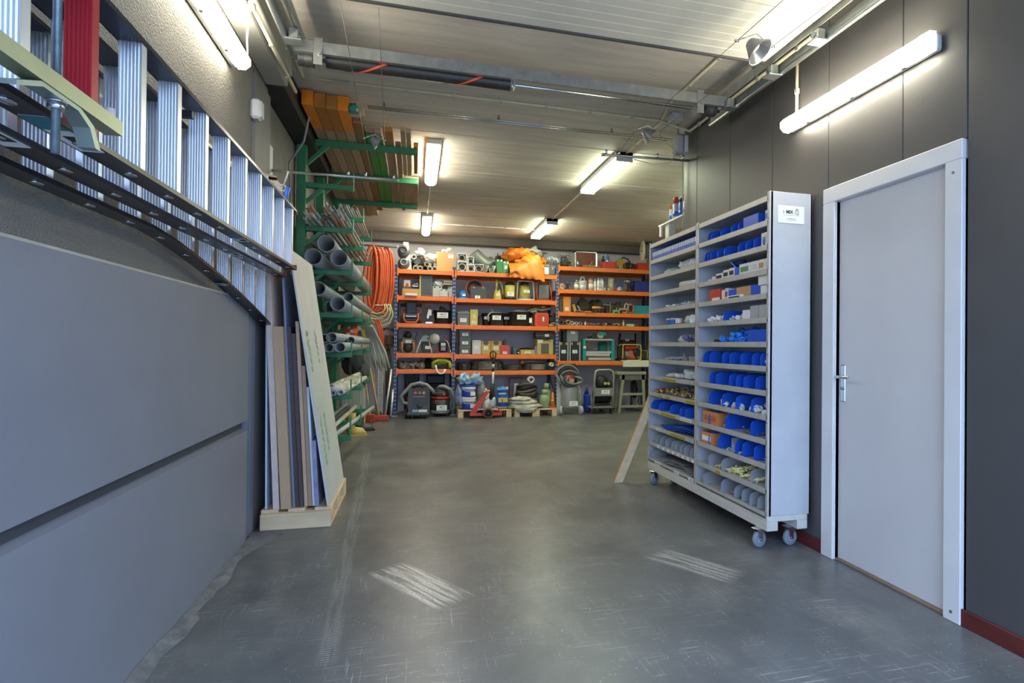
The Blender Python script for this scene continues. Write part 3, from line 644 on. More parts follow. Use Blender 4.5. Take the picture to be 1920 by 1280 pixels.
conduit('cream conduit along the top of the dark right wall', [(XR-.03, 3.4, 3.5), (XR-.03, 5.3, 3.5), (2.30, 5.30, zc)], r=.013, clips=[(XR-.03, y, 3.5) for y in (3.6, 4.1, 4.6, 5.1)])
conduit('second cream conduit below the ceiling by the right corner', [(2.2, 3.85, zc), (2.2, 4.9, zc), (2.28, 5.26, zc)], r=.012, clips=[(2.2, y, zc) for y in (4.0, 4.5)])
conduit('cream conduit stepping along the left wall fascia', [(-.925, 3.7, 3.30), (-.925, 5.0, 3.33)], r=.014, clips=[(-.925, y, 3.30+(y-3.7)*.023) for y in (3.75, 4.2, 4.7)])
conduit('grey cable looping from left lamp to the fascia conduit', [(-1.06, 4.15, 3.12), (-1.05, 4.15, 3.22)]+[(-1.05+.125*i/6, 4.12-.42*i/6, 3.22+.11*math.sin(math.pi*.62*i/6)) for i in range(1, 7)], r=.007, ma=P('a9a69c'), name='cable')
conduit('grey conduit running down the far left wall behind the rack', [(-.94, 5.7, 3.40), (-1.0, 5.8, 3.2), (-1.16, 6.0, 3.05), (-1.17, 6.2, 2.6), (-1.17, 6.2, 1.9)], r=.009, ma=P('8a8884'), clips=[(-1.175, 6.2, 2.7)])
t = thing('junction_box', 'small white switch box on the left wall below the fascia', 'switch box', (-1.14, 4.62, 3.02))
part(t, 'box', WHITE, lambda m: m.bx(0, .065, -.045, .045, -.07, .07, .015)); part(t, 'lid', P('d6d5cf'), lambda m: m.bx(.065, .074, -.036, .036, -.058, .058, .006))
t = thing('junction_box', 'grey junction box on the ceiling at the right corner', 'junction box', (2.36, 5.12, ZC))
part(t, 'box', P('aeb0ad'), lambda m: m.bx(-.06, .06, -.06, .06, -.065, 0, .012)); part(t, 'lid', P('bfc1be'), lambda m: m.bx(-.055, .055, -.055, .055, -.075, -.065, .004))
t = thing('transformer', 'ribbed grey transformer box hanging at the right wall corner', 'transformer', (2.50, 5.36, 3.28))
part(t, 'body', P('9d9f9e'), lambda m: m.bx(-.045, .045, -.06, .06, 0, .19, .02))
for k in range(5): part(t, 'fin', P('b7b9b8'), lambda m: m.bx(.045, .085, -.065+.027*k, -.048+.027*k, .01, .18, .006))
part(t, 'bracket', STEEL, lambda m: m.bx(-.01, .14, -.02, .02, .19, .2).cyl((.0, 0, .2), (.0, 0, .31), .007))
conduit('thin cable sagging from the transformer to the tension bar', [(2.48, 5.36, 3.29), (2.42, 5.37, 3.19), (2.25, 5.39, 3.165), (2.05, 5.4, 3.20)], r=.004, ma=P('b0aea6'), name='cable')
conduit('thin cable dropping down the right wall corner', [(2.60, 5.47, 3.3), (2.61, 5.475, 3.0), (2.615, 5.475, 2.4)], r=.005, ma=P('b9b6aa'), name='cable')
# low-voltage wire lamps: wires, tension bars, dishes
WIRE = mat('6f6d68', .4, .6, 0)
bl = [at(590, 326, Y=5.4), at(745, 338, Y=5.4)]; brr = [at(1130, 290, Y=5.4), at(1290, 301, Y=5.4)]
def bar(label, a, c, studs):
    t = thing('tension_bar', label, 'bar', a); d = c-a
    part(t, 'tube', GALV, lambda m: m.cyl((0, 0, 0), d, .0125, n=10).cyl(d*-.01, d*.01, .016, n=10).cyl(d*.99, d*1.01, .016, n=10))
    for u in studs: part(t, 'stud', CHROME, lambda m: m.cyl(d*u+Vector((0, -.03, .02)), d*u+Vector((0, .03, .02)), .008).cyl(d*u+Vector((0, -.03, .0)), d*u+Vector((0, -.03, .04)), .01))
    return t
bar('galvanised tension bar in front of the green rack arms', Vector((-1.18, bl[0].y, bl[0].z)), bl[1], (.6, .74, .97)); bar('galvanised tension bar at the right corner below the twin rails', brr[0], Vector((2.66, brr[1].y, brr[1].z)), (.03, .17, .6, .9))
def wirelamp(label, c, tilt, sc=1):
    t = thing('dish_lamp', label, 'lamp', c); t.scale = (sc, sc, sc)
    q = Vector(tilt).normalized()
    part(t, 'dish', mat('8d8f93', .3, .7, .05, 4), lambda m: m.lathe([(.028, -.05), (.034, -.045), (.055, .0), (.088, .055), (.09, .058), (.084, .055), (.05, .004), (.0, -.03)], 20, (0, 0, 0), q))
    part(t, 'bulb', mat('cfcdb8', .25, 0, .05, 8), lambda m: m.lathe([(.0, -.03), (.026, -.025), (.03, 0), (.028, .012), (0, .016)], 14, (0, 0, 0), q))
    part(t, 'yoke', CHROME, lambda m: m.tube([(-.125, 0, .02), (-.10, 0, .035), (0, -.02, .075), (.10, 0, .035), (.125, 0, .02)], .004, 6).cyl((-.14, 0, .02), (-.115, 0, .02), .009, n=8).cyl((.115, 0, .02), (.14, 0, .02), .009, n=8))
    return t
L1 = at(1415, 88, Y=3.25); L2 = at(1213, 250, Y=4.85); L3 = at(702, 264, Y=4.95)
wirelamp('upper grey dish lamp strung on wires near the right door track', L1, (.45, -.45, -.75), 1.0); wirelamp('lower grey dish lamp strung on wires before the right tension bar', L2, (.8, -.1, -.6), .85); wirelamp('small grey dish lamp strung on wires before the green rack', L3, (.75, .1, -.45), .62)
def wire(label, a, c): return one(M().cyl((0, 0, 0), Vector(c)-Vector(a), .0022, n=5), 'wire', WIRE, label, 'wire', a)
for sd, L_, lab in ((-.125, L1, 'left'), (.125, L1, 'right')):
    e = brr[0]+(brr[1]-brr[0])*(.17 if sd < 0 else .9)
    p = L2+Vector((sd*.85, 0, .017)); q = L1+Vector((sd, 0, .02))
    wire('%s thin wire from right tension bar to the lower dish lamp' % lab, e+Vector((0, -.03, .02)), p)
    wire('%s thin wire between the two dish lamps on the right' % lab, p, q)
    wire('%s thin wire rising from upper dish lamp past the garage door' % lab, q, q+(q-p)*1.1 if q.z+(q.z-p.z)*1.1 < 3.4 else q+(q-p)*((3.405-q.z)/(q.z-p.z)))
for sd, px, lab in ((-.125, 638, 'left'), (.125, 710, 'right')):
    p = L3+Vector((sd*.62, 0, .0125)); u = bl[0]+(bl[1]-bl[0])*(.74 if sd < 0 else .97)
    u = Vector((p.x+.03, bl[0].y-.03, bl[0].z+.02))
    wire('%s thin wire from left tension bar up to its dish lamp' % lab, u, p); tp = at(px, 0, Y=3.75); tp.z = min(tp.z, 3.41)
    wire('%s thin wire rising from left dish lamp to the garage door' % lab, p, tp)
# ------------------------------------------------------------------ wheeled shelf cart on the right
def sticker(parent, x, y, z, w, h, full=False, nx=None):
    """white company card facing -Y in the parent's space"""
    c = M().bx(x-w/2, x+w/2, y-.0015, y, z-h/2, z+h/2).build('name_card', PAPER, parent)
    yy = y-.0022; s_ = h if w > 2*h else w/2.0
    lettering(c, 'MIX', x-w*.06, yy, z+h*.14, s_*.30, bold=.045)
    ic = M(); ix, iz, k = x+w*.22, z+h*.15, s_*.15
    def stroke(pts, t):
        for (a, b), (c_, d) in zip(pts, pts[1:]):
            dx, dz = c_-a, d-b; l = math.hypot(dx, dz) or 1; nx_, nz = -dz/l*t/2, dx/l*t/2
            ic.add([(a+nx_, yy, b+nz), (c_+nx_, yy, d+nz), (c_-nx_, yy, d-nz), (a-nx_, yy, b-nz)], [(0, 1, 2, 3)])
    stroke([(ix-k*.8, iz-k), (ix-k*.8, iz+.35*k), (ix, iz+.95*k), (ix+.8*k, iz+.35*k), (ix+.8*k, iz-k), (ix, iz-k), (ix, iz-.1*k)], k*.22)
    stroke([(ix-k*.8, iz+.95*k), (ix, iz+1.55*k), (ix+.8*k, iz+.95*k)], k*.24)
    ic.build('house_logo', INK, c)
    if full:
        lettering(c, 'THE', x-w*.285, yy, z+h*.14, s_*.10, bold=.02, rot=(0, -math.pi/2, 0))
        M().bx(x-w*.3, x+w*.3, yy-.0002, yy, z-h*.045, z-h*.035).build('rule', MIDGREY, c)
        lettering(c, 'T 040 290 15 02', x, yy, z-h*.25, s_*.10, bold=.01)
        M().bx(x-w*.2, x+w*.2, yy-.0002, yy, z-h*.345, z-h*.338).build('rule', MIDGREY, c)
    else: M().bx(x-w*.3, x+w*.3, yy-.0002, yy, z-h*.27, z-h*.2).build('rule', MIDGREY, c)
    return c
CXF, CXB, CY0, CYM, CY1 = 2.28, 2.614, 3.45, 4.495, 5.54
ZS0, ZS1, NS = .245, 2.385, 13; DZ = (ZS1-ZS0)/NS
SHG = mat('c3c5c7', .42, .05, .06, 3); SHB = mat('b9bdc4', .45, .05, .05, 3); LIP = mat('c6c5be', .4, .25, .08, 6)
t = thing('shelf_cart', 'tall grey steel shelf cart with many shelves on castors by the door', 'shelving', (0, 0, 0))
ep = M().bx(CXF+.012, CXB, CY0, CY0+.012, .235, 2.42, .002).build('end_panel', SHG, t)
M().bx(CXF, CXF+.03, CY0, CY0+.025, .235, 2.42, .002).bx(CXB-.012, CXB, CY0-.0, CY0+.03, .235, 2.42, .002).build('corner_post', LIP, t)
for k in range(9): M().cyl((CXF-.001, CY0+.012, .4+.23*k), (CXF+.004, CY0+.012, .4+.23*k), .005, n=8).build('rivet', DARK, ep)
sticker(ep, CXF+.012+.155, CY0-.001, at(1489, 403, Y=CY0).z, .205, .118, True)
for y in (CYM-.014, CYM+.002, CY1-.012): M().bx(CXF+.012, CXB-.01, y, y+.012, .235, 2.40, .001).build('side_panel', SHB, t)
for y in (CYM-.027, CYM+.002, CY1-.025): M().bx(CXF, CXF+.006, y, y+.025, .235, 2.41, .001).build('corner_post', LIP, t)
for a, c in ((CY0+.012, CYM-.014), (CYM+.014, CY1-.012)): M().bx(CXB-.012, CXB-.004, a, c, .235, 2.40).build('back_panel', SHB, t)
me = M().bx(CXF+.004, CXB-.012, .0, CYM-CY0-.03, -.012, 0).bx(CXF, CXF+.006, .0, CYM-CY0-.03, -.030, .009).bx(CXF+.0, CXF+.02, 0, CYM-CY0-.03, -.030, -.026).mesh('shelf', LIP)
for b_, y in ((0, CY0+.014), (1, CYM+.016)):
    for k in range(NS+1): link('shelf', me, t, (0, y, ZS0+DZ*k))
BASEW = mat('cfcbc0', .6, 0, .1, 5, .1, (3, .6, 3))
M().bx(CXF+.0, CXB-.02, CY0, CY1, .197, .234, .003).build('base_board', BASEW, t)
for x0, x1 in ((CXF, CXF+.085), (CXB-.10, CXB-.02)): M().bx(x0, x1, CY0, CY1, .135, .197, .003).build('base_beam', BASEW, t)
def caster(x, y, rz):
    c = M().bx(-.04, .04, -.03, .03, -.006, 0, .002).prism([(-.025, -.006), (.025, -.006), (.02, -.09), (-.008, -.09)], -.022, -.019, 'y').prism([(-.025, -.006), (.025, -.006), (.02, -.09), (-.008, -.09)], .019, .022, 'y').build('castor', CHROME, t, (x, y, .135)); c.rotation_euler = (0, 0, rz)
    M().lathe([(.038, -.014), (.048, -.016), (.055, -.011), (.055, .011), (.048, .016), (.038, .014)], 24, (.006, 0, -.08), (0, 1, 0)).build('tyre', mat('7f8790', .6), c)
    M().lathe([(.012, -.015), (.038, -.0125), (.038, .0125), (.012, .015)], 24, (.006, 0, -.08), (0, 1, 0)).build('hub', P('9fb4c6'), c)
    M().cyl((.006, -.024, -.08), (.006, .024, -.08), .007, n=8).build('axle', CHROME, c)
    M().prism([(.02, -.012), (.075, -.012), (.03, -.055)], -.012, .012, 'y').build('brake', CHROME, c)
p1, p2, p3_ = at(1422, 1010, Y=3.5), at(1484, 1002, Y=3.52), at(1224, 898, Y=5.4)
caster(CXF+.0, 3.55, .25); caster(CXB-.10, 3.54, .15); caster(CXF+.02, 5.42, .5); caster(CXB-.10, 5.42, .2)
YLAB = P('c9b43c'); 
def liplabel(bay, k, y0, y1, ma=YLAB, mark=True):
    z = ZS0+DZ*k-.014
    l = M().bx(CXF-.0012, CXF, y0, y1, z-.013, z+.013).build('shelf_label', ma, t)
    if mark and y1-y0 > .08:
        q = y0+.012
        while q < y1-.02:
            M().bx(CXF-.0016, CXF-.001, q, q+.012, z-.005, z+.004).build('mark', INK, l); q += .021
def cy(px, py, x=CXF): return at(px, py, X=x).y
def z1(px): return 1200+px/4.922
def zz3(px): return 1140+px/4.571
for k, a, c, ma in ((5, z1(200), z1(330), YLAB), (4, z1(165), z1(205), YLAB), (4, z1(240), z1(282), YLAB), (4, z1(420), z1(512), YLAB), (3, z1(195), z1(330), YLAB), (3, z1(372), z1(470), PAPER), (2, zz3(530), zz3(662), YLAB), (2, zz3(415), zz3(455), PAPER), (0, zz3(405), zz3(450), PAPER), (0, zz3(570), zz3(612), PAPER), (0, zz3(692), zz3(735), PAPER)):
    y0, y1 = sorted((cy(a, 780), cy(c, 780))); liplabel(1, k, y0, y1, ma)
for i in range(8): y0 = cy(zz3(420+i*42), 820); liplabel(1, 1, y0-.05, y0-.012, PAPER, False)
y0, y1 = sorted((cy(zz3(915), 880), cy(zz3(965), 880))); liplabel(0, 1, y0, y1)
# --- shelf contents. bay 0 near, bay 1 far; row 0 on top
ORD = ('top', 'second', 'third', 'fourth', 'fifth', 'sixth', 'seventh', 'eighth', 'ninth', 'tenth', 'eleventh', 'twelfth', 'bottom')
def zf(row): return ZS0+DZ*(NS-1-row)
DBLUE = P('1d56c8', .36); DGREY = P('9a9ca1', .45)
def dpoly(h, d=.27, r=.05):
    x0 = CXF+.012; return [(x0+d, 0), (x0+d, h)]+[(x0+r-r*math.sin(rad(a)), h-r+r*math.cos(rad(a))) for a in (0, 22, 45, 67, 90)]+[(x0, 0)]
_dm = {}
def dividers(bay, row, pxs, py, col='blue', h=.095, sheet='zoom'):
    key = (col, h)
    if key not in _dm:
        m = M(); m.prism(dpoly(h), -.004, .004, 'y'); m.bx(CXF+.014, CXF+.28, -.004, .035, 0, .004)
        _dm[key] = m.mesh('shelf_divider', DBLUE if col == 'blue' else DGREY)
    nn = len(pxs)
    for i, p in enumerate(sorted(pxs)):
        lab = ('%s divider from the door end on the %s shelf, %s cart bay' % (('first', 'second', 'third', 'fourth', 'fifth', 'sixth', 'seventh', 'eighth', 'ninth')[nn-1-i]+' '+col, ORD[row], 'near' if bay == 0 else 'far')) if nn > 1 else 'lone %s divider on the %s shelf, %s cart bay' % (col, ORD[row], 'near' if bay == 0 else 'far')
        y = cy(p, py, CXF+.02); y = min(max(y, (CY0, CYM)[bay]+.03), (CYM, CY1)[bay]-.06)
        tag(link('shelf_divider', _dm[key], None, (0, y, zf(row)+.0005)), lab, 'divider', '%s dividers, %s bay, %s shelf' % (col, 'near' if bay == 0 else 'far', ORD[row]))
def cbox(bay, row, pa, pb, h, ma, label, d=.16, dz=0, cat='box', name='carton', deco=None, off=.02):
    ya, yb = sorted((cy(pa, 600), cy(pb, 600)))
    b = (CY0, CYM)[bay]+.02; e = (CYM, CY1)[bay]-.02; ya = max(ya, b); yb = min(yb, e)
    t = thing(name, label, cat, (CXF+off, ya, zf(row)+.0005+dz)); w = max(yb-ya-.004, .02)
    M().bx(0, d, 0, w, 0, h, .003).build('body', ma, t)
    if deco: M().bx(-.0015, .001, w*.12, w*.88, h*.3, h*.72).build('print', deco, t)
    M().bx(d*.46, d*.54, -.0008, w+.0008, h*.6, h+.001).build('tape', mat('d8d2c0', .3), t)
    return t
def heap(bay, row, pa, pb, h, ma, label, kind='bits', n=40, size=.02, seed=1, dz=0, cat='parts', mas=None):
    ya, yb = sorted((cy(pa, 600), cy(pb, 600))); b = (CY0, CYM)[bay]+.03; e = (CYM, CY1)[bay]-.03; ya = max(ya, b); yb = min(yb, e)
    R = random.Random(seed); L_ = yb-ya
    if kind == 'bag':
        m = M(); k = max(1, int(L_/.16))
        for i in range(k): m.blob((.13, L_*(i+.5)/k, h*.40), .085, L_/k*.5, h*.54, seed+i, .2, 18, 10, freq=3.2)
        return tag(m.build('plastic_bag', ma, None, (CXF+.02, ya, zf(row)+.0005)), label, cat)
    m = M()
    for i in range(n):
        u, v = R.random(), R.random(); y = L_*u; x = .02+v*.16
        zt = h*math.sin(math.pi*min(.95, max(.05, u)))**.5*R.random()*(.5+.5*v); s = size*R.uniform(.6, 1.2)
        if kind == 'bits': m.box((x, y, zt+s*.4), (s*R.uniform(.5, 1.4), s*R.uniform(.5, 1.4), s*.7), s*.15, R.uniform(0, 3), R.uniform(-.6, .6), R.uniform(-.6, .6))
        elif kind == 'plug':
            d = Vector((R.uniform(-1, 1), R.uniform(-1, 1), R.uniform(-.25, .25))).normalized()*s; c = Vector((x, y, zt+s*.4)); m.cyl(c-d, c+d, s*.3, n=7)
        elif kind == 'ring':
            d = Vector((R.uniform(-1, 1), R.uniform(-1, 1), R.uniform(-.6, .8))).normalized()*s*.6; c = Vector((x, y, zt+s*.5)); m.ring(c-d, c+d, s*.6, s*.42, 9)
    o = m.build('loose_parts', ma, None, (CXF+.02, ya, zf(row)+.0005))
    return tag(o, label, cat, None, 'stuff')
CLEARBAG = mat('d9dcdc', .18, 0, .25, 10, key='cbag'); WBIT = P('e8e8e6', .4); WBOX = mat('e4e2dc', .6, 0, .03, 6)
# near bay
dividers(0, 0, [z1(x) for x in (635, 665, 755, 850, 915)], 430, 'blue', .085)
cbox(0, 0, z1(920), z1(1060), .09, DBLUE, 'blue open bin on the top shelf of the near bay', name='storage_bin', cat='bin')
cbox(0, 0, z1(1120), z1(1190), .085, WBOX, 'white carton with blue print at the end of the top shelf', deco=BLUE)
heap(0, 0, z1(1062), z1(1115), .05, WBIT, 'white plastic coil on the top shelf beside blue bin', 'bag', seed=3, cat='coil')
dividers(0, 1, [z1(x) for x in (605, 632, 660, 720, 785, 915, 985, 1060, 1148)], 470, 'blue', .095)
cbox(0, 1, z1(1085), z1(1143), .10, WBOX, 'white printed carton between blue dividers on second shelf', deco=mat('bdbbb4', .6))
heap(0, 1, z1(800), z1(890), .05, CLEARBAG, 'clear bag of fittings between second shelf dividers', 'bag', seed=5, cat='bag')
heap(0, 1, z1(925), z1(980), .06, CLEARBAG, 'small clear bag of screws beside blue divider', 'bag', seed=6, cat='bag')
heap(0, 2, z1(575), z1(655), .05, WBIT, 'loose white plastic pieces at the far end of the third shelf', n=16, size=.04, seed=2)
for i, (a, c) in enumerate(((672, 735), (738, 790), (792, 842))): cbox(0, 2, z1(a), z1(c), (.055, .07, .075)[i], WBOX, ('small white carton lying beside loose pieces on third shelf', 'white carton with dark print, third shelf middle', 'white carton under the blue cable coil')[i], deco=INK)
one(M().tube([(.08+.05*math.cos(a*.5), .07+.06*math.sin(a*.5), .004*(a % 12)) for a in range(60)], .008, 6), 'cable_coil', P('1b3f8f'), 'dark blue cable coil on white carton, third shelf', 'cable', (CXF+.03, cy(z1(800), 520)-.06, zf(2)+.09))
tt = cbox(0, 2, z1(845), z1(885), .07, DBLUE, 'small blue bin holding a blue pen on third shelf', name='storage_bin', cat='bin'); M().cyl((.02, .05, .06), (.0, .13, .13), .005).build('pen', P('3f9ad6'), tt)
for i, (a, c) in enumerate(((887, 985), (987, 1060), (1062, 1120), (1122, 1188))): cbox(0, 2, z1(a), z1(c), .085, WBOX, ('white carton with green strip on the third shelf', 'white carton second from the green stripped one', 'white carton with orange mark on the third shelf', 'white carton nearest the cart end on third shelf')[i], deco=(P('4f8f5a'), mat('cfcdc6', .6), P('c08a54'), mat('cfcdc6', .6))[i], d=.2)
tt = cbox(0, 3, z1(615), z1(712), .10, P('c8442e', .5), 'red and white carton on the fourth shelf', d=.2); M().bx(-.002, .001, .0, .12, .0, .032).build('white_band', PAPER, tt)
for i, (a, c, h, m_, l) in enumerate(((716, 743, .085, WBOX, 'narrow white carton right of the red carton'), (746, 776, .095, P('c9cdd4'), 'narrow white carton with red edge on fourth shelf'), (778, 846, .075, DBLUE, 'blue bin behind white slips on fourth shelf'), (850, 982, .085, CARD, 'brown cardboard carton on the fourth shelf'), (984, 1066, .085, DBLUE, 'blue bin right of brown carton on fourth shelf'), (1070, 1180, .07, WBOX, 'white carton at the end of the fourth shelf'))): cbox(0, 3, z1(a), z1(c), h, m_, l, d=.19, off=.03, deco=RED if i == 1 else None)
cbox(0, 3, z1(1060), z1(1178), .07, WBOX, 'white carton stacked on another on fourth shelf', dz=.071, d=.18)
cbox(0, 3, z1(790), z1(922), .028, PAPER, 'white paper slips lying on the fourth shelf', d=.05, off=.008, deco=INK, name='paper_slips', cat='paper').location.x -= 0
heap(0, 4, z1(595), z1(775), .075, WBIT, 'heap of white plastic junction pieces on the fifth shelf', n=70, size=.032, seed=9)
dividers(0, 4, [z1(778)], 560, 'blue', .085)
heap(0, 4, z1(835), z1(915), .07, WBIT, 'white switch pieces right of blue divider on fifth shelf', n=22, size=.045, seed=12)
cbox(0, 4, z1(920), z1(988), .075, WBOX, 'white socket plate box on the fifth shelf', d=.1)
for i, (a, c) in enumerate(((990, 1062), (1066, 1168))): cbox(0, 4, z1(a), z1(c), .10, mat('a8aaa6', .6), ('grey carton left of pair on the fifth shelf', 'grey carton right of pair on the fifth shelf')[i], d=.2)
one(M().tube([(.1+.07*math.cos(a*.42), .09+.08*math.sin(a*.42), .008+.004*(a//15)) for a in range(75)], .007, 6), 'cable_coil', BLACK, 'flat black cable coil at the far end of the sixth shelf', 'cable', (CXF+.03, cy(z1(690), 640), zf(5)))
heap(0, 5, z1(715), z1(970), .085, P('2f86e0', .4), 'heap of bright blue wall boxes on the sixth shelf', 'ring', n=60, size=.04, seed=21)
cbox(0, 5, z1(972), z1(1165), .095, DBLUE, 'large blue bin at the end of the sixth shelf', name='storage_bin', cat='bin', d=.24)
dividers(0, 6, [z1(x) for x in (593, 650, 768, 835, 935, 1043, 1120)], 670, 'blue', .1)
heap(0, 6, z1(1085), z1(1158), .09, WBIT, 'white pipe clips spilling at the end of the seventh shelf', n=26, size=.035, seed=14)
dividers(0, 7, [z1(x) for x in (650, 708, 832, 895, 965, 1078)], 710, 'blue', .1)
heap(0, 7, z1(790), z1(832), .012, WBIT, 'two tiny white fittings on the eighth shelf', n=3, size=.015, seed=15)
dividers(0, 8, [z1(x) for x in (645, 765, 893, 1035)], 750, 'blue', .11)
for i, (a, c, l) in enumerate(((690, 760, 'white fittings in the first gap of the ninth shelf'), (800, 888, 'white fittings in the second gap of the ninth shelf'), (950, 1030, 'white pipe fittings heaped before the last ninth shelf divider'), (1080, 1150, 'white fittings nearest the end of the ninth shelf'))): heap(0, 8, z1(a), z1(c), (.03, .04, .09, .06)[i], WBIT, l, 'ring', n=(8, 14, 26, 16)[i], size=.03, seed=30+i)
OBX = mat('d4894e', .6, 0, .08, 6)
cbox(0, 9, z1(566), z1(700), .105, OBX, 'orange carton at the far end of the tenth shelf', d=.2, deco=P('b5693a')); dividers(0, 9, [z1(x) for x in (645, 795, 1030)], 800, 'blue', .115)
heap(0, 9, z1(710), z1(790), .03, P('d8c8c4'), 'small white and red clips on the tenth shelf', n=24, size=.018, seed=41)
heap(0, 9, z1(905), z1(1028), .045, P('6f6b66', .4), 'heap of dark nails on the tenth shelf', 'plug', n=110, size=.014, seed=42)
cbox(0, 10, zz3(785), zz3(880), .095, OBX, 'orange carton with torn label on the eleventh shelf', d=.16, deco=PAPER); cbox(0, 10, zz3(884), zz3(945), .08, WBOX, 'orange and white small carton behind eleventh shelf dividers', d=.12, off=.13)
dividers(0, 10, [zz3(x) for x in (870, 950, 1097, 1160, 1260)], 840, 'blue', .11)
heap(0, 10, zz3(968), zz3(1095), .06, P('d5d6d6'), 'heap of small white clips on the eleventh shelf', 'plug', n=90, size=.014, seed=44)
heap(0, 10, zz3(1200), zz3(1258), .03, WBIT, 'few white clips at the end of the eleventh shelf', 'plug', n=22, size=.013, seed=45)
dividers(0, 11, [zz3(x) for x in (868, 980, 1230)], 880, 'grey', .1)
heap(0, 11, zz3(890), zz3(975), .03, P('e3dd9c'), 'cream yellow wall plugs in the far gap of the twelfth shelf', 'plug', n=20, size=.024, seed=46)
heap(0, 11, zz3(985), zz3(1228), .075, P('e6e0a0'), 'big heap of cream yellow wall plugs on the twelfth shelf', 'plug', n=110, size=.026, seed=47)
dividers(0, 12, [zz3(x) for x in (820, 830, 975, 1090, 1155, 1222, 1290)], 930, 'grey', .1)
heap(0, 12, zz3(1000), zz3(1085), .03, P('7b7d80'), 'flat grey pieces between bottom shelf dividers of near bay', n=14, size=.04, seed=48)
# far bay
for i in range(26):
    u = i/25; y = CY1-.05-u*(CY1-CYM-.09)
    t2 = thing('parts_drawer', 'narrow blue parts box with white label in the top row', 'parts box', (CXF+.012, y, zf(0)+.0005), group='blue parts boxes in the top row of the far bay')
    M().bx(0, .2, -.034, 0, 0, .088, .002).build('body', DBLUE, t2); M().bx(-.001, .001, -.030, -.004, .045, .084).build('label_card', PAPER, t2)
heap(1, 1, z1(130), z1(232), .085, mat('b9d0d0', .3, 0, .2, 8), 'pale teal breathing mask in film on the second far shelf', 'bag', seed=51, cat='mask')
heap(1, 1, z1(275), z1(515), .12, CLEARBAG, 'large crumpled white plastic bag on the second far shelf', 'bag', seed=52, cat='bag')
one(M().tube([(0, 0, 0), (0, -.3, 0), (0, -.34, 0)], [.034, .024, .022], 14), 'paper_roll', PAPER, 'white tapered paper roll on the third far shelf', 'roll', (CXF+.06, cy(z1(335), 530), zf(2)+.035))
heap(1, 3, z1(140), z1(430), .06, mat('aebccb', .2, .3, .4, 20), 'blister packs and metal fittings on the fourth far shelf', 'bag', seed=54, cat='packs')
heap(1, 3, z1(438), z1(515), .085, PAPER, 'crumpled white paper bag at the end of the fourth far shelf', 'bag', seed=55, cat='bag')
for i, (a, c, m_, l) in enumerate(((195, 232, P('2f68a8'), 'dark blue tin on the fifth far shelf'), (236, 270, P('2d79c2'), 'bright blue tin on the fifth far shelf'), (276, 316, P('e0dcd8'), 'white tin with red base on the fifth far shelf'))):
    y = (cy(z1(a), 600)+cy(z1(c), 600))/2; t2 = thing('tin', l, 'tin', (CXF+.07, y, zf(4)+.0005)); M().lathe([(.032, 0), (.034, .003), (.034, .062), (.032, .066)], 16).build('can', m_, t2); M().lathe([(.0345, .0), (.0345, .02)] if i == 2 else [(.035, .06), (.035, .07)], 16).build('band', RED if i == 2 else PAPER, t2)
heap(1, 4, z1(320), z1(505), .11, CLEARBAG, 'white plastic bag round a roll on the fifth far shelf', 'bag', seed=57, cat='bag')
one(M().ring((0, 0, 0), (.14, 0, 0), .04, .022, 18), 'tape_roll', PAPER, 'white tape roll in front of the plastic bag', 'roll', (CXF+.02, cy(z1(455), 600), zf(4)+.041))
heap(1, 5, z1(262), z1(378), .09, CLEARBAG, 'pale plastic bag on the sixth far shelf', 'bag', seed=58, cat='bag')
heap(1, 5, z1(365), z1(490), .12, mat('8a6f8c', .4, 0, .6, 25, col2='3f62a8'), 'colourful packets piled on the sixth far shelf', n=14, size=.06, seed=59)
heap(1, 5, z1(440), z1(490), .025, P('3fae62'), 'green lid on the sixth far shelf', n=3, size=.04, seed=60)
for i in range(6):
    y0 = cy(z1(150+i*22), 660); one(M().box((0, 0, 0), (.20, .26, .006), .001), 'leaflet', P(('d9d9dd', '5f6d9c', 'e3e3e3', 'b9bcc6', 'cfd0d2', 'a5a8ad')[i]), ('white leaflet at the bottom of the seventh far shelf stack', 'blue leaflet in the seventh far shelf stack', 'white leaflet above the blue one', 'grey leaflet in the seventh far shelf stack', 'pale leaflet near the top of the stack', 'grey leaflet on top of the seventh far shelf stack')[i], 'leaflet', (CXF+.14, y0-.13, zf(6)+.004+.0066*i), rz=.1*i-.2)
one(M().prism([(0, 0), (.14, 0), (.10, .075)], 0, .008, 'x'), 'angle_plate', mat('a9adb2', .35, .6), 'triangular metal plate on the seventh far shelf', 'plate', (CXF+.05, cy(z1(400), 660), zf(6)+.0005))
for i, (a, c) in enumerate(((430, 470), (473, 512))): cbox(1, 6, z1(a), z1(c), .05, P('8d9093'), ('grey plastic box end on seventh far shelf, left', 'grey plastic box end on seventh far shelf, right')[i], d=.15)
heap(1, 7, z1(170), z1(305), .055, CLEARBAG, 'flat clear bag on the eighth far shelf', 'bag', seed=63, cat='bag')
heap(1, 7, z1(312), z1(505), .115, CLEARBAG, 'bulging clear bag on the eighth far shelf', 'bag', seed=64, cat='bag')
heap(1, 8, z1(105), z1(480), .06, mat('b59f78', .3, .7, .3, 40), 'heap of brass pipe fittings on the ninth far shelf', 'ring', n=110, size=.024, seed=65)
heap(1, 8, z1(105), z1(160), .05, P('b8383a'), 'red plastic caps at the far end of the ninth shelf', 'ring', n=8, size=.025, seed=66)
heap(1, 8, z1(190), z1(300), .10, mat('9fb6bf', .2, 0, .3, 12, key='bag2'), 'bluish film bag behind the brass fittings', 'bag', seed=67, cat='bag').location.x += .1
heap(1, 8, z1(380), z1(505), .10, CLEARBAG, 'grey film bag behind the brass fittings', 'bag', seed=68, cat='bag').location.x += .08
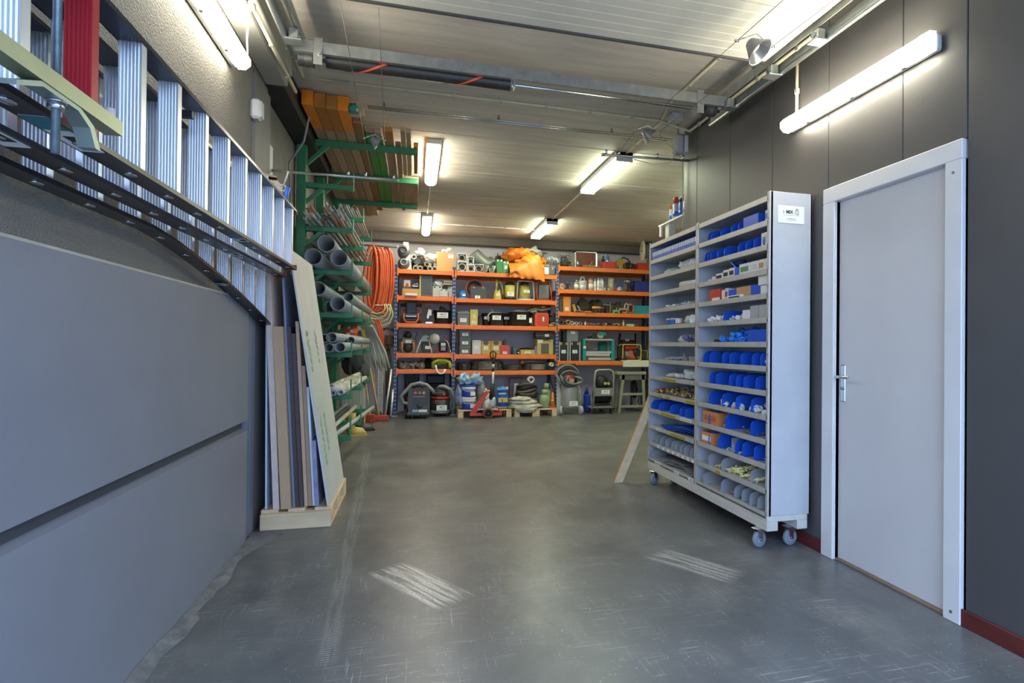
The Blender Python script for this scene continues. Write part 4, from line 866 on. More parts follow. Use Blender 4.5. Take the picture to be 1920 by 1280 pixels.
dividers(1, 9, [z1(x) for x in (110, 180, 285, 375, 425)], 770, 'blue', .09)
for i in range(5): one(M().box((0, 0, 0), (.24, .30, .005), .001, .12*i-.25, .03*i), 'plastic_sheet', DBLUE, 'blue plastic sheet lying in the pile on the eleventh far shelf', 'sheet', (CXF+.15, CYM+.72-.13*i, zf(10)+.014+.012*i), group='blue sheets on the eleventh far shelf')
dividers(1, 11, [zz3(x) for x in (412, 450, 497, 550, 575, 620, 658, 712)], 830, 'grey', .09)
dividers(1, 12, [zz3(375)], 860, 'grey', .09)
for i in range(7): one(M().box((0, 0, 0), (.22, .24, .006), .002, .2*i-.5, .05*(i % 3)), 'grey_plate', P('7e8083'), 'flat grey plate lying in the pile on the bottom far shelf', 'plate', (CXF+.145, CYM+.14+.1*i, zf(12)+.02+.013*(i % 4)), group='grey plates on the bottom far shelf')

# ------------------------------------------------------------------ things around the cart
f0 = at(1157, 908, Z=0); q = at(1212, 742, Y=5.64); sl = (q.x-f0.x)/(q.z)
t = thing('plank', 'pale pine plank leaning behind the far end of the shelf cart', 'plank', (f0.x, 5.56, 0))
hh = 1.62; wd_ = .085
M().prism([(0, 0), (wd_, 0), (wd_+sl*hh, hh), (sl*hh, hh)], 0, .012, 'y').build('face', PINE, t); M().prism([(-.004, 0), (wd_, 0), (wd_+sl*hh, hh), (-.004+sl*hh, hh)], .012, .028, 'y').build('core', mat('b98a52', .6), t)
sz = 2.745
t = thing('corner_shelf', 'small white wall shelf beyond the right wall corner', 'shelf', (2.70, 5.49, 0))
M().bx(0, .26, 0, .82, sz, sz+.02, .003).build('board', WHITE, t); M().bx(.02, .10, .56, .66, 0, sz, .004).build('post', P('cfcdc6'), t); M().bx(0, .02, .74, .78, sz-.12, sz, .003).build('batten', WHITE, t); M().bx(0, .02, .02, .06, sz-.10, sz, .003).build('batten', WHITE, t)
def spray(x, y, z, r, h, ma, cap, label, name='spray_can', ch=.28):
    t = thing(name, label, 'spray can' if name == 'spray_can' else 'bottle', (x, y, z))
    M().lathe([(r*.95, 0), (r, .004), (r, h*(1-ch)-.01), (r*.8, h*(1-ch))], 16).build('body', ma, t); M().lathe([(r*.92, h*(1-ch)), (r*.92, h-.005), (r*.85, h)], 16).build('cap', cap, t); M().lathe([(r*1.01, h*.12), (r*1.01, h*.35)], 16).build('label_band', BLUE if ma != BLUE else PAPER, t); return t
sz += .02
spray(2.75, 5.93, sz, .034, .24, P('b9b6d2'), RED, 'red capped spray can on the small white corner shelf')
spray(2.74, 6.05, sz, .013, .19, WHITE, P('d8622e'), 'slim white tube with orange cap on the corner shelf', 'tube')
t = spray(2.76, 5.80, sz, .036, .2, P('2f5fae'), BLACK, 'blue trigger spray bottle on the corner shelf', 'trigger_bottle', .2); M().bx(-.012, .012, -.03, .09, .2, .235, .006).build('trigger', BLACK, t)
spray(2.75, 5.66, sz, .04, .2, P('d9d6cf'), P('d8622e'), 'white bottle with orange cap nearest the wall corner', 'bottle')
# ------------------------------------------------------------------ orange pallet racking at the back
RY, RD = 11.55, .72
PX = (-.363, .71, 2.76, 4.93)
BZ = ((2.78, 2.277, 1.759, 1.191, .886), (2.782, 2.265, 1.743, 1.173, .857), (2.975, 2.508, 2.045, 1.779, 1.051))
t = thing('pallet_racking', 'long blue and orange boltless racking across the back wall', 'racking', (0, RY, 0))
for i, x in enumerate(PX):
    for y in (0, RD):
        h = 2.86 if i < 2 else 3.02
        u = M().bx(x-.032, x+.032, y, y+.055, 0, h, .004).build('upright', NAVY, t)
        M().bx(x-.05, x+.05, y-.01, y+.075, 0, .014, .002).build('foot', P('c9ccd4'), u)
        if y == 0 and i < 3:
            m = M()
            for k in range(int((h-.1)/.075)): m.bx(x-.02, x-.008, -.001, .001, .06+.075*k, .085+.075*k).bx(x+.008, x+.02, -.001, .001, .06+.075*k, .085+.075*k)
            tag(m.build('slots', P('c3c8da'), u), kind='stuff')
    for k in range(4): M().tube([(x, .05, .3+.62*k), (x, RD, .75+.62*k)], .012, 6).build('frame_brace', NAVY, t)
BEAM = mat('e6762e', .38, 0, .08, 8); DECK = mat('c9b59c', .75, 0, .1, 4)
for b in range(3):
    x0, x1 = PX[b]+.032, PX[b+1]-.032
    for z in BZ[b]:
        for y in (-.012, RD+.03):
            bm = M().bx(x0, x1, y, y+.04, z-.085, z-.038, .004).bx(x0, x1, y+.012, y+.04, z-.040, z-.002, .004).build('beam', BEAM, t)
            for xx in (x0-.02, x1-.012): M().bx(xx, xx+.032, y-.006, y+.03, z-.125, z+.02, .003).build('connector', BEAM, bm)
        M().bx(x0, x1, .03, RD+.03, z-.02, z-.001).build('deck', DECK, t)
def spot(px0, px1, pyt, b, lev, dy=.06):
    """(x centre, width, y front, z shelf, height) of a thing on the racking; lev 9 is the floor"""
    Y = RY+dy; pm = (px0+px1)/2; a, c = at(px0, pyt, Y=Y), at(px1, pyt, Y=Y); z = 0 if lev == 9 else BZ[b][lev]
    return (a.x+c.x)/2, c.x-a.x, Y, z, at(pm, pyt, Y=Y).z-z
def T(name, label, cat, s, dz=0, group=None, rz=0): return thing(name, label, cat, (s[0], s[2], s[3]+.0005+dz), rz, group)
def carton(s, ma, label, d=.35, card=True, dz=0, cs=None):
    t = T('carton', label, 'box', s, dz); w, h = s[1], s[4]-dz
    M().bx(-w/2, w/2, 0, d, 0, h, .004).build('body', ma, t); M().bx(-w/2-.001, w/2+.001, d*.47, d*.53, h*.7, h+.001).build('tape', mat('cdb48c', .3), t)
    if card: M().bx(w*.12, w*.42, -.002, 0, h*.7, h*.9).build('label_card', PAPER, t)
    return t
def tote(s, ma, label, d=.3, dz=0, h=None, lidm=None):
    t = T('tote', label, 'tote', s, dz); w = s[1]; h = h or s[4]-dz; k = w*.06
    M().add([(-w/2+k, k, 0), (w/2-k, k, 0), (w/2-k, d-k, 0), (-w/2+k, d-k, 0), (-w/2+.01, .01, h*.8), (w/2-.01, .01, h*.8), (w/2-.01, d-.01, h*.8), (-w/2+.01, d-.01, h*.8)], [(0, 3, 2, 1), (4, 5, 6, 7), (0, 1, 5, 4), (1, 2, 6, 5), (2, 3, 7, 6), (3, 0, 4, 7)]).build('body', ma, t)
    l = M().bx(-w/2, w/2, 0, d, h*.8, h*.93, .008).bx(-w/2+.02, w/2-.02, .02, d-.02, h*.93, h, .008).build('lid', lidm or ma, t)
    for sx in (-1, 1): M().bx(*sorted((sx*w/2, sx*(w/2-.015))), d*.3, d*.7, h*.6, h*.8, .003).build('handle', lidm or ma, t)
    sticker(t, 0, .012, h*.35, min(.12, w*.5), min(.075, h*.35)); return t
def tub(s, ma, label, sticker_w=.2, d=None, n=20):
    w, h = s[1], s[4]; t = T('tub', label, 'tub', (s[0], 0, s[2]+w*.42, s[3]) if False else s)
    r = w/2
    M().lathe([(r*.8, 0), (r*.84, .01), (r*.97, h*.93), (r*1.0, h*.94), (r*1.0, h), (r*.94, h), (r*.92, h*.9), (r*.78, .02), (0, .02)], n, (0, r*.8, 0), (0, 0, 1), 1, .8).build('body', ma, t)
    for sx in (-1, 1): M().tube([(sx*r*.98, r*.5, h*.9), (sx*r*1.06, r*.6, h*.8), (sx*r*1.06, r*1.0, h*.8), (sx*r*.98, r*1.1, h*.9)], .012, 6).build('handle', ma, t)
    if sticker_w: sticker(t, 0, r*.8-r*.775, h*.62, sticker_w, sticker_w*.52)
    return t
def hcase(s, ma, label, d=.14, dz=0, latch=CHROME, card=True, h=None, handle=True, edge=None, name='tool_case', lab_lo=False):
    t = T(name, label, 'case', s, dz); w = s[1]; h = h or s[4]-dz
    M().bx(-w/2, w/2, 0, d*.47, 0, h*.94, .012).bx(-w/2, w/2, d*.5, d, 0, h*.94, .012).bx(-w/2+.006, w/2-.006, d*.4, d*.6, .004, h*.93).build('shell', ma, t)
    if handle: M().tube([(-w*.18, d*.5, h*.93), (-w*.15, d*.5, h), (w*.15, d*.5, h), (w*.18, d*.5, h*.93)], .01, 6).build('handle', DARK, t)
    for q in (-.28, .28): M().bx(w*q-.015, w*q+.015, -.004, .002, h*.78, h*.9, .002).build('latch', latch, t)
    if edge:
        for q in (-1, 1): M().bx(*sorted((q*w/2, q*(w/2-.02))), -.004, d+.003, -.0, h*.95).build('edge_trim', edge, t)
    if card: sticker(t, 0 if not lab_lo else -w*.02, -.002, h*(.2 if lab_lo else .45), min(.13, w*.45), min(.07, h*.3))
    return t
def heapcloth(s, ma, label, name, cat, d=.5, seed=1, amp=.25, k=2, dz=0):
    m = M(); w, h = s[1], s[4]-dz
    for i in range(k): m.blob((-w/2+w*(i+.5)/k, d/2, h*.38), w/k*.62, d*.5, h*.58, seed+i, amp, 26, 14, freq=3)
    return tag(m.build(name, ma, None, (s[0], s[2], s[3]+dz)), label, cat)
def coil(s, ma, label, r=.012, turns=9, seed=1, name='cable_coil', flat=.5, dz=0):
    w, h = s[1], s[4]-dz; R = random.Random(seed); pts = []
    for i in range(turns*14+1):
        a = 2*math.pi*i/14; j = 1-R.uniform(0, .14); pts.append((math.cos(a)*(w/2-r)*j, .27+math.sin(a)*.25*j, r+(h-2*r)*(i/(turns*14))+R.uniform(-.3, .3)*r))
    t = T(name, label, 'cable', s, dz); M().tube(pts, r, 6).build('cable', ma, t)
    for a in (.8, 2.4): M().bx(math.cos(a)*w*.42-.012, math.cos(a)*w*.42+.012, -.0+.015, .04, 0.002, h*.96, .004).build('tie', INK, t)
    return t
def pipes_end(px, py, r, ma, label, group, b=0, lev=0, L=.9, wall=.006, z=None):
    p = at(px, py, Y=RY+.05); z = BZ[b][lev]+r if z is None else z
    return tag(M().ring((0, 0, 0), (0, L, 0), r, r-wall, 16).build('pipe_end', ma, None, (p.x, RY+.05, z)), label, 'pipe', group)
def bottle(px, pyt, r, ma, capm, label, b, lev, name='bottle', neck=.35, dy=.12, shoulder=.75):
    s = spot(px-5, px+5, pyt, b, lev, dy); t = T(name, label, name, s); h = s[4]
    M().lathe([(r*.9, 0), (r, .006), (r, h*shoulder), (r*neck, h*(shoulder+.1)), (r*neck, h*.92)], 16).build('body', ma, t); M().lathe([(r*neck*1.15, h*.88), (r*neck*1.15, h)], 12).build('cap', capm, t)
    M().lathe([(r*1.01, h*.2), (r*1.01, h*.55)], 16).build('label_band', PAPER, t); return t

# ---- bay 1, top
DUCT = mat('5f615f', .4, .3, .15, 8)
for py, lab in ((469, 'dark grey duct elbow lying on top of another, left rack end'), (491, 'dark grey duct elbow with white outlet at the left rack end')):
    p = at(757, py, Y=RY+.05); r = .115 if py < 480 else .112; up = py < 480
    t = thing('duct_elbow', lab, 'duct', (p.x, RY+.03, BZ[0][0]+(r+.001 if not up else .112*2+r+.002)))
    part(t, 'body', DUCT, lambda m: m.lathe([(r*.5, 0), (r*.86, .01), (r, .05), (r, .3)], 22, (0, 0, 0), (0, 1, 0)))
    part(t, 'outlet', P('c9c8c0') if not up else DUCT, lambda m: m.ring((0, -.03, .02), (0, .03, .02), r*.55, r*.46, 18))
s = spot(760, 771, 454, 0, 0, .1); t = T('white_bracket', 'long white plastic channel leaning over the duct elbows', 'channel', s); M().prism([(-.02, 0), (.07, 0), (.0, s[4]), (-.085, s[4])], 0, .03, 'y').build('channel', WHITE, t); M().bx(-.095, .005, -.002, .032, s[4]-.06, s[4], .004).build('end', PAPER, t)
WPV = P('d7d4c9'); GP = 'pipe ends on the top shelf of the left bay'
for i, (px, ma, l) in enumerate(((779, WPV, 'white pipe end next to the duct elbow, bottom row'), (788, WPV, 'white pipe end second in the bottom row'), (797, P('6b5a4c'), 'brown pipe end between white ones'), (806, WPV, 'white pipe end left of the last in the bottom row'), (815, WPV, 'white pipe end against the cardboard box'))): pipes_end(px, 500, .043, ma, l, GP)
pipes_end(801, 492, .047, WPV, 'white pipe end lying above the bottom row', GP, z=BZ[0][0]+.126); pipes_end(776, 480, .05, WPV, 'thick white pipe end raised beside the duct elbow', GP, z=BZ[0][0]+.25, wall=.016)
t = thing('wrapped_tube', 'grey tube wrapped in clear film on the pipes', 'tube', (at(788, 488, Y=RY+.1).x, RY+.1, BZ[0][0]+.22)); part(t, 'tube', MIDGREY, lambda m: m.tube([(-.06, 0, -.03), (0, .3, .0), (.05, .8, .0)], .075, 14)); part(t, 'film', CLEARBAG, lambda m: m.blob((.0, .0, .11), .085, .12, .10, 3, .25))
heapcloth(spot(797, 819, 474, 0, 0, .02), P('d6d2c8'), 'crumpled pale paper sack beside the cardboard box', 'paper_sack', 'sack', .3, 7, .3, 1, .17)
carton(spot(819, 853, 473, 0, 0), CARD, 'brown cardboard box with white label on the top shelf', .4)
s = spot(823, 851, 462, 0, 0, .1); t = T('pipe_fittings', 'white bent pipe fittings lying on the cardboard box', 'fittings', s, at(836, 473, Y=RY+.06).z-BZ[0][0]+.003)
for x, dx in ((-.08, .1), (.0, .06)): part(t, 'fitting', WPV, lambda m: m.tube([(x, 0, .03), (x+dx, .05, .035), (x+dx+.03, .06, .09)], .028, 12))
s = spot(772, 818, 470, 0, 0, .2); one(M().bx(-s[1]/2, s[1]/2, 0, .04, 0, .035, .004), 'channel', BEAM, 'orange steel bar lying behind the white pipes', 'bar', (s[0], s[2]+.3, BZ[0][0]+.30)); one(M().bx(-.02, .02, 0, .04, 0, .30, .004).bx(.35, .39, 0, .04, 0, .30, .004), 'trestle', DARK, 'dark props under the orange bar behind white pipes', 'trestle', (s[0]-.2, s[2]+.3, BZ[0][0]))
# ---- bay 2, top
WD2 = P('dcdad2')
def ductbox(s, label, dz=0, h=None):
    t = T('duct_box', label, 'duct fitting', s, dz); w = s[1]; h = h or s[4]-dz
    m = M().bx(-w/2, w/2, 0, .012, 0, .015).bx(-w/2, w/2, 0, .012, h-.015, h).bx(-w/2, -w/2+.015, 0, .012, .015, h-.015).bx(w/2-.015, w/2, 0, .012, .015, h-.015).bx(-w/2, w/2, .012, .2, 0, .012).bx(-w/2, w/2, .012, .2, h-.012, h).bx(-w/2, -w/2+.012, .012, .2, .012, h-.012).bx(w/2-.012, w/2, .012, .2, .012, h-.012); m.build('frame', WD2, t)
    M().ring((0, .03, h*.48), (0, .18, h*.48), min(w, h)*.40, min(w, h)*.33, 18).build('spigot', WD2, t); M().bx(-w/2+.012, w/2-.012, .18, .2, .012, h-.012).build('back', MIDGREY, t)
s = spot(858, 876, 490, 1, 0); ductbox(s, 'white square duct fitting with side outlet at the bottom left'); s2 = spot(858, 875, 475, 1, 0); ductbox(s2, 'white square duct fitting stacked at the upper left', s[4]+.002)
s = spot(877, 890, 496, 1, 0, .0); ductbox(s, 'white square duct fitting leaning at the front, lower'); s2 = spot(877, 889, 481, 1, 0, .0); ductbox(s2, 'white square duct fitting at the front, upper', s[4]+.002)
ductbox(spot(890, 907, 495, 1, 0), 'single white square duct fitting left of the galvanised elbows')
pts = []; p0, p1, p2 = at(890, 472, Y=11.85), at(905, 485, Y=11.85), at(927, 482, Y=11.85)
t = thing('flexible_duct', 'fat ribbed grey flexible duct bent on the top shelf', 'duct', (p1.x, 11.85, BZ[1][0]+.003))
prof = []; m = M(); n = 60; L_ = []
for i in range(n+1):
    u = i/n; c = Vector((-.19+.44*u, .0+.10*u, .40-.25*math.sin(math.pi*min(1, u*.75))*.75-.02*u)); L_.append(c)
m.tube(L_, [.135+.011*(i % 2)-.04*max(0, .15-i/n) for i in range(n+1)], 20).build('hose', mat('8b918a', .45, .3, .1, 6), t); M().cyl((.1, .05, 0), (.12, .05, .1), .03).build('prop', MIDGREY, t)
for px, l in ((911, 'small galvanised pipe reducer on the top shelf'), (924, 'shiny galvanised pipe elbow below the flexible duct')):
    s = spot(px-6, px+6, 495 if px < 915 else 492, 1, 0, .02); t = T('pipe_elbow', l, 'elbow', s); part(t, 'body', GALV, lambda m: m.tube([(-.02, 0, .05), (0, .05, .06), (.03, .09, .1), (.04, .1, .13)], .048, 14).ring((-.022, -.012, .05), (-.018, .01, .05), .054, .046, 14)); part(t, 'collar', CHROME, lambda m: m.ring((.036, .095, .115), (.041, .1, .135), .053, .04, 14))
GC = P('3f7d4e')
hcase(spot(931, 943, 484, 1, 0), GC, 'taller dark green metal tool case on the top shelf', .3, card=False, handle=False); hcase(spot(943, 954.5, 488, 1, 0), P('4f9a60'), 'shorter green metal tool case beside the orange tarpaulin', .3, handle=False)
heapcloth(spot(930, 958, 476, 1, 0, .35), mat('5a544e', .7, 0, .3, 12), 'brown and grey cloth bundle behind the green cases', 'cloth_bundle', 'cloth', .4, 23, .3, 3)
TARP = mat('d6741f', .55, 0, .12, 7, .25)
s = spot(955, 1020, 462, 1, 0, .0); t = T('tarpaulin', 'bright orange tarpaulin crumpled and hanging over the shelf edge', 'tarpaulin', s)
def tarp(m):
    W = s[1]; nx, ny = 34, 22; vs = []
    for j in range(ny+1):
        v = j/ny
        for i in range(nx+1):
            u = i/nx; x = -W/2+W*u
            fold = .03*math.sin(14*v+5*u)+.02*math.sin(9*u-7*v+1)+.012*math.sin(31*u+17*v)
            top = .20+.24*math.exp(-((u-.66+.5*(v-.5))**2)/.05)
            if v < .3: y = -.075-.02*math.sin(u*9); z = -.11+(top*.6+.11)*(v/.3)*(.6+.4*math.sin(math.pi*u))
            else: y = -.075+(v-.3)/.7*.5; z = top*(.6+.55*math.sin(math.pi*(v-.3)/.7*.8))
            vs.append((x, y+fold*.5, max(z+fold, .006 if v > .3 else -.2)))
    m.add(vs, [(j*(nx+1)+i, j*(nx+1)+i+1, (j+1)*(nx+1)+i+1, (j+1)*(nx+1)+i) for j in range(ny) for i in range(nx)], True)
part(t, 'sheet', TARP, tarp); part(t, 'fold', TARP, lambda m: m.blob((-.12, .28, .42), .3, .22, .14, 31, .3, 30, 16, False, 4).blob((.12, .1, .22), .28, .13, .16, 33, .3, 30, 16, False, 5))
part(t, 'inner_fold', mat('b4b2aa', .5, 0, .2, 9), lambda m: m.blob((.16, .34, .47), .24, .2, .1, 35, .3, 26, 14, False, 4))
DG = P('5d6163')
s = spot(998, 1041, 500, 1, 0, -.0); t = T('toolbox', 'grey plastic toolbox with white name card on the top shelf', 'toolbox', s); w = s[1]; h = s[4]
M().bx(-w/2, w/2, 0, .26, 0, h, .01).build('body', DG, t); M().bx(-w/2+.08, w/2-.1, .01, .25, h, h+.05, .01).build('lid', P('777b7c'), t); sticker(t, 0, -.002, h*.5, .2, h*.85)
for q in (-1, 1): M().bx(q*(w/2-.05)-.015, q*(w/2-.05)+.015, -.006, .004, h*.7, h*.95, .003).build('latch', P('e0885a'), t)
s = spot(1022, 1046, 474, 1, 0, .05); t = T('clamp_set', 'pile of bright steel clamps on the grey toolbox', 'clamps', s, h+.053)
for k in range(5): part(t, 'clamp', CHROME if k % 2 else STEEL, lambda m: m.tube([(-.1+.05*k, .02*k, .0), (-.08+.05*k, .03*k, .12), (-.02+.04*k, .03*k, .17), (.04+.04*k, .03*k, .1), (.03+.04*k, .02*k, .0)], .012, 8))
# ---- bay 3, top
s = spot(1051, 1072, 472, 2, 0, .15); t = T('wire_basket', 'grey wire basket of dark parts beside the brown suitcase', 'basket', s); w, h = s[1], s[4]
for k in range(6): part(t, 'wire', STEEL, lambda m: m.tube(rr3, .005, 5, closed=True) if False else m.tube([(-w/2, 0, h*k/5*.9+.005), (w/2, 0, h*k/5*.9+.005), (w/2, .3, h*k/5*.9+.005), (-w/2, .3, h*k/5*.9+.005)], .005, 5, closed=True))
for k in range(5): part(t, 'wire', STEEL, lambda m: m.tube([(-w/2+w*k/4, 0, .0), (-w/2+w*k/4, 0, h*.9)], .004, 5))
part(t, 'filling', mat('45423e', .6, 0, .5, 20), lambda m: m.blob((0, .15, h*.35), w*.42, .13, h*.4, 4, .3))
s = spot(1078, 1120, 471.5, 2, 0, .25); t = T('suitcase', 'brown flight case with silver edges on the top right shelf', 'case', s); w, h = s[1], s[4]; M().bx(-w/2+.01, w/2-.01, 0, .2, .008, h-.008, .006).build('panel', mat('7d4a3d', .55, 0, .1, 6), t)
for a in ((-w/2, -w/2+.03, 0, h), (w/2-.03, w/2, 0, h), (-w/2, w/2, h-.028, h), (-w/2, w/2, 0, .028)): M().bx(a[0], a[1], -.006, .206, a[2], a[3], .004).build('edge_trim', CHROME, t)
s = spot(1081, 1088, 488, 2, 0, .05); one(M().lathe([(s[1]/2, 0), (s[1]/2, s[4]), (s[1]*.42, s[4]), (s[1]*.42, .02), (0, .02)], 16), 'metal_can', STEEL, 'small steel can before the brown flight case', 'can', (s[0], s[2], s[3]))
s = spot(1094, 1117, 489, 2, 0, .03); t = T('hand_plane', 'old wooden hand plane before the brown flight case', 'plane', s); part(t, 'body', mat('9c7a4b', .55, 0, .15, 8), lambda m: m.bx(-s[1]/2, s[1]/2, 0, .07, 0, .05, .008)); part(t, 'handle', mat('6d4a2c', .5), lambda m: m.tube([(-.03, .035, .05), (-.01, .035, .1), (.03, .035, .12)], .014, 8)); part(t, 'blade', STEEL, lambda m: m.box((.03, .035, .08), (.012, .05, .12), 0, 0, 0, .6))
s = spot(1118, 1129, 496, 2, 0, .03); one(M().lathe([(.045, 0), (.055, .01), (.055, .03), (.03, .045), (0, .045)], 16), 'puck', MIDGREY, 'round grey tin lid tool beside the hand plane', 'tool', (s[0], s[2]+.05, s[3]))
def crate(s, ma, label, d=.25, name='bin'):
    t = T(name, label, 'bin', s); w, h = s[1], s[4]; q = .012
    M().bx(-w/2, w/2, 0, d, 0, .01).bx(-w/2, w/2, 0, q, .01, h).bx(-w/2, w/2, d-q, d, .01, h).bx(-w/2, -w/2+q, q, d-q, .01, h).bx(w/2-q, w/2, q, d-q, .01, h).build('body', ma, t); M().bx(-w/2-.008, w/2+.008, -.008, q, h-.02, h, .003).build('rim', ma, t)
    for k in (-.33, 0, .33): M().bx(w*k-.006, w*k+.006, -.006, 0, .0, h-.02).build('rib', ma, t)
    return t
RB = P('cf3a26'); t = crate(spot(1131, 1154, 491, 2, 0), RB, 'red plastic bin holding a blue bottle on the top shelf')
crate(spot(1197, 1216, 493, 2, 0), RB, 'red plastic bin at the right end of the top shelf')
bottle(1139, 475, .03, P('2d7fd8'), P('2d7fd8'), 'bright blue spray bottle in the red bin', 2, 0); bottle(1131, 480, .035, P('4c5a50'), BLACK, 'dark green bottle behind the red bin', 2, 0, dy=.4)
s = spot(1142, 1150, 484, 2, 0, .2); one(M().lathe([(.04, 0), (.006, s[4])], 14), 'funnel', RB, 'red funnel standing behind the red bin', 'funnel', (s[0], s[2]+.15, s[3]))
s = spot(1153, 1192, 480, 2, 0, .1); t = T('wall_chaser', 'old yellow and brown machine with round guard on the top shelf', 'machine', s); w = s[1]
part(t, 'body', mat('3b2f22', .5, 0, .2, 8), lambda m: m.bx(-.05, w*.5, .05, .22, .03, .15, .03)); part(t, 'cover', P('c1962e'), lambda m: m.prism([(-w*.42, .04), (-.02, .02), (.0, .16), (-.08, .24), (-.15, .19)], .06, .18, 'y')); part(t, 'guard', mat('6b5630', .4, .4), lambda m: m.ring((.06, .0, .08), (.06, .06, .08), .085, .06, 20)); part(t, 'handle', BLACK, lambda m: m.tube([(-.06, .1, .2), (-.02, .1, .27), (.1, .12, .24), (.17, .12, .14)], .014, 8)); part(t, 'knob', STEEL, lambda m: m.cyl((-.12, .0, .05), (-.12, .05, .05), .03).bx(-.19, .19, .04, .2, 0, .03, .004))
p = at(1205, 469, Y=11.5); t = thing('cable_reel', 'big white cable reel disc at the right end of the racking', 'reel', (p.x+.03, 11.6, p.z))
for dx in (0, .22): part(t, 'flange', mat('d6cfbb', .6, 0, .05, 4), lambda m: m.lathe([(.03, 0), (.222, 0), (.226, .006), (.222, .014), (.03, .014)], 28, (dx, 0, 0), (1, -.12, 0)))
part(t, 'drum', mat('8f8478', .7), lambda m: m.cyl((.01, 0, 0), (.23, -.02, 0), .15, n=20)); part(t, 'axle', STEEL, lambda m: m.cyl((-.02, .0, 0), (.28, -.03, 0), .02)); part(t, 'stand', STEEL, lambda m: m.tube([(.12, -.05, -.02), (.12, .05, BZ[2][0]-p.z)], .012, 6))
# ---- bay 1, second
s = spot(754, 786, 541, 0, 1); carton(s, CARD, 'flat tan carton at the left of the second shelf', .3, False); h0 = s[4]
s = spot(760, 782, 550, 0, 1, .0); one(M().bx(-s[1]/2, s[1]/2, -.05, .03, 0, s[4], .003), 'flat_box', WBOX, 'thin white box in front of the tan carton', 'box', (s[0], s[2], s[3]))
s = spot(755, 772, 522, 0, 1, .15); t = T('picture_box', 'small brown box with red picture standing on the tan carton', 'box', s, h0+.002); h = s[4]-h0; M().bx(-s[1]/2, s[1]/2, 0, .12, 0, h, .004).build('body', mat('7d6a55', .7), t); M().bx(-s[1]*.35, s[1]*.35, -.002, 0, h*.25, h*.85).build('picture', PAPER, t); M().lathe([(.03, 0), (.03, .003)], 14, (0, -.003, h*.4), (0, -1, 0)).build('red_dot', P('d8532c'), t)
s = spot(772, 785, 527, 0, 1, .1); t = T('hand_tool', 'small black hand tool with steel jaws on the tan carton', 'tool', s, h0+.002)
part(t, 'body', BLACK, lambda m: m.bx(-.06, .06, 0, .05, 0, .04, .01)); part(t, 'jaw', CHROME, lambda m: m.tube([(-.06, .02, .05), (-.02, .02, .09), (.04, .02, .1), (.07, .02, .05)], .01, 6).bx(-.05, .05, -.005, .02, .045, .06))
s = spot(787, 811, 516, 0, 1); t = T('system_case', 'tall dark grey stackable case with yellow green edge', 'case', s); w, h = s[1], s[4]
M().bx(-w/2+.02, w/2, 0, .3, 0, h, .01).build('body', P('5e6265'), t); M().bx(-w/2, -w/2+.02, .0, .3, 0, h).build('edge_board', P('cfcf62'), t); M().bx(-w*.28, w*.4, -.008, .002, h*.12, h*.82, .004).build('front_panel', P('4d5154'), t); M().bx(-w*.3, w*.42, -.012, .0, h*.86, h*.93, .004).build('handle', P('3d4042'), t)
LG = P('c0c3c1')
for a, c, y, l, dy in ((811, 829, 535, 'light grey case with flat lid left of three', .08), (824, 840, 541, 'white folded paper box in front of the grey cases', .02), (840, 853, 536, 'light grey metal box beside the blue upright', .08)): hcase(spot(a, c, y, 0, 1, dy), LG if 'grey' in l else PAPER, l, .3 if 'grey' in l else .05, handle=False, card=False, latch=DARK)
hz_ = spot(811, 829, 535, 0, 1)[4]
heapcloth(spot(812, 830, 525, 0, 1, .1), PAPER, 'white crumpled bag lying on the light grey case', 'bag', 'bag', .25, 41, .2, 1, hz_+.0)
for k in range(4): s = spot(831, 853, 533, 0, 1, .1); one(M().bx(-s[1]/2, s[1]/2, 0, .3, 0, .022, .003), 'board', WD[k % 3] if k % 2 else P('d5d1c6'), ('lowest short board stacked on the grey boxes', 'second short board stacked on the grey boxes', 'third short board stacked on the grey boxes', 'topmost short board stacked on the grey boxes')[k], 'board', (s[0], s[2], s[3]+s[4]-.005+.026*k))
# ---- bay 2, second
s = spot(859, 877, 542, 1, 1); t = T('safety_helmet', 'bright blue safety helmet on the second shelf', 'helmet', s); r = s[1]/2
part(t, 'shell', P('2b7fd0', .3), lambda m: m.lathe([(r, 0.02), (r*.97, .06), (r*.8, .12), (r*.45, .155), (0, .165)], 22, (0, .12, 0), (0, 0, 1), 1, 1.1)); part(t, 'brim', P('2b7fd0', .3), lambda m: m.lathe([(r*1.08, 0), (r*1.1, .012), (r*.9, .03)], 22, (0, .1, 0), (0, 0, 1), 1, 1.2)); part(t, 'label_card', PAPER, lambda m: m.box((.02, -.0, .06), (.06, .004, .035), 0, 0, -.35))
s = spot(874, 906, 525, 1, 1, .2); t = T('hose_coil', 'coil of orange, blue and black hoses behind the dark case', 'hose', s); w, h = s[1], s[4]
for k, ma in enumerate((P('e0682a'), P('3b55b0'), BLACK, P('e0682a'))): part(t, 'hose', ma, lambda m: m.tube([(x_, y_+.05*k, z_+.02) for x_, y_, z_ in arc((0, .0, h*.5), w*.5-.02*k, 0, 360, 24, 'y', h*.46-.02*k)], .014, 7, closed=True))
t = hcase(spot(882, 913, 535, 1, 1, .08), P('4b4f51'), 'flat dark grey tool case before the coiled hoses', .12, latch=P('e08a4a'), card=False, handle=True); sticker(t, -.02, -.003, .035, .1, .055)
YP = P('d2c45a')
s = spot(926, 942, 522, 1, 1); t = T('submersible_pump', 'slim yellow submersible pump with hose', 'pump', s); h = s[4]
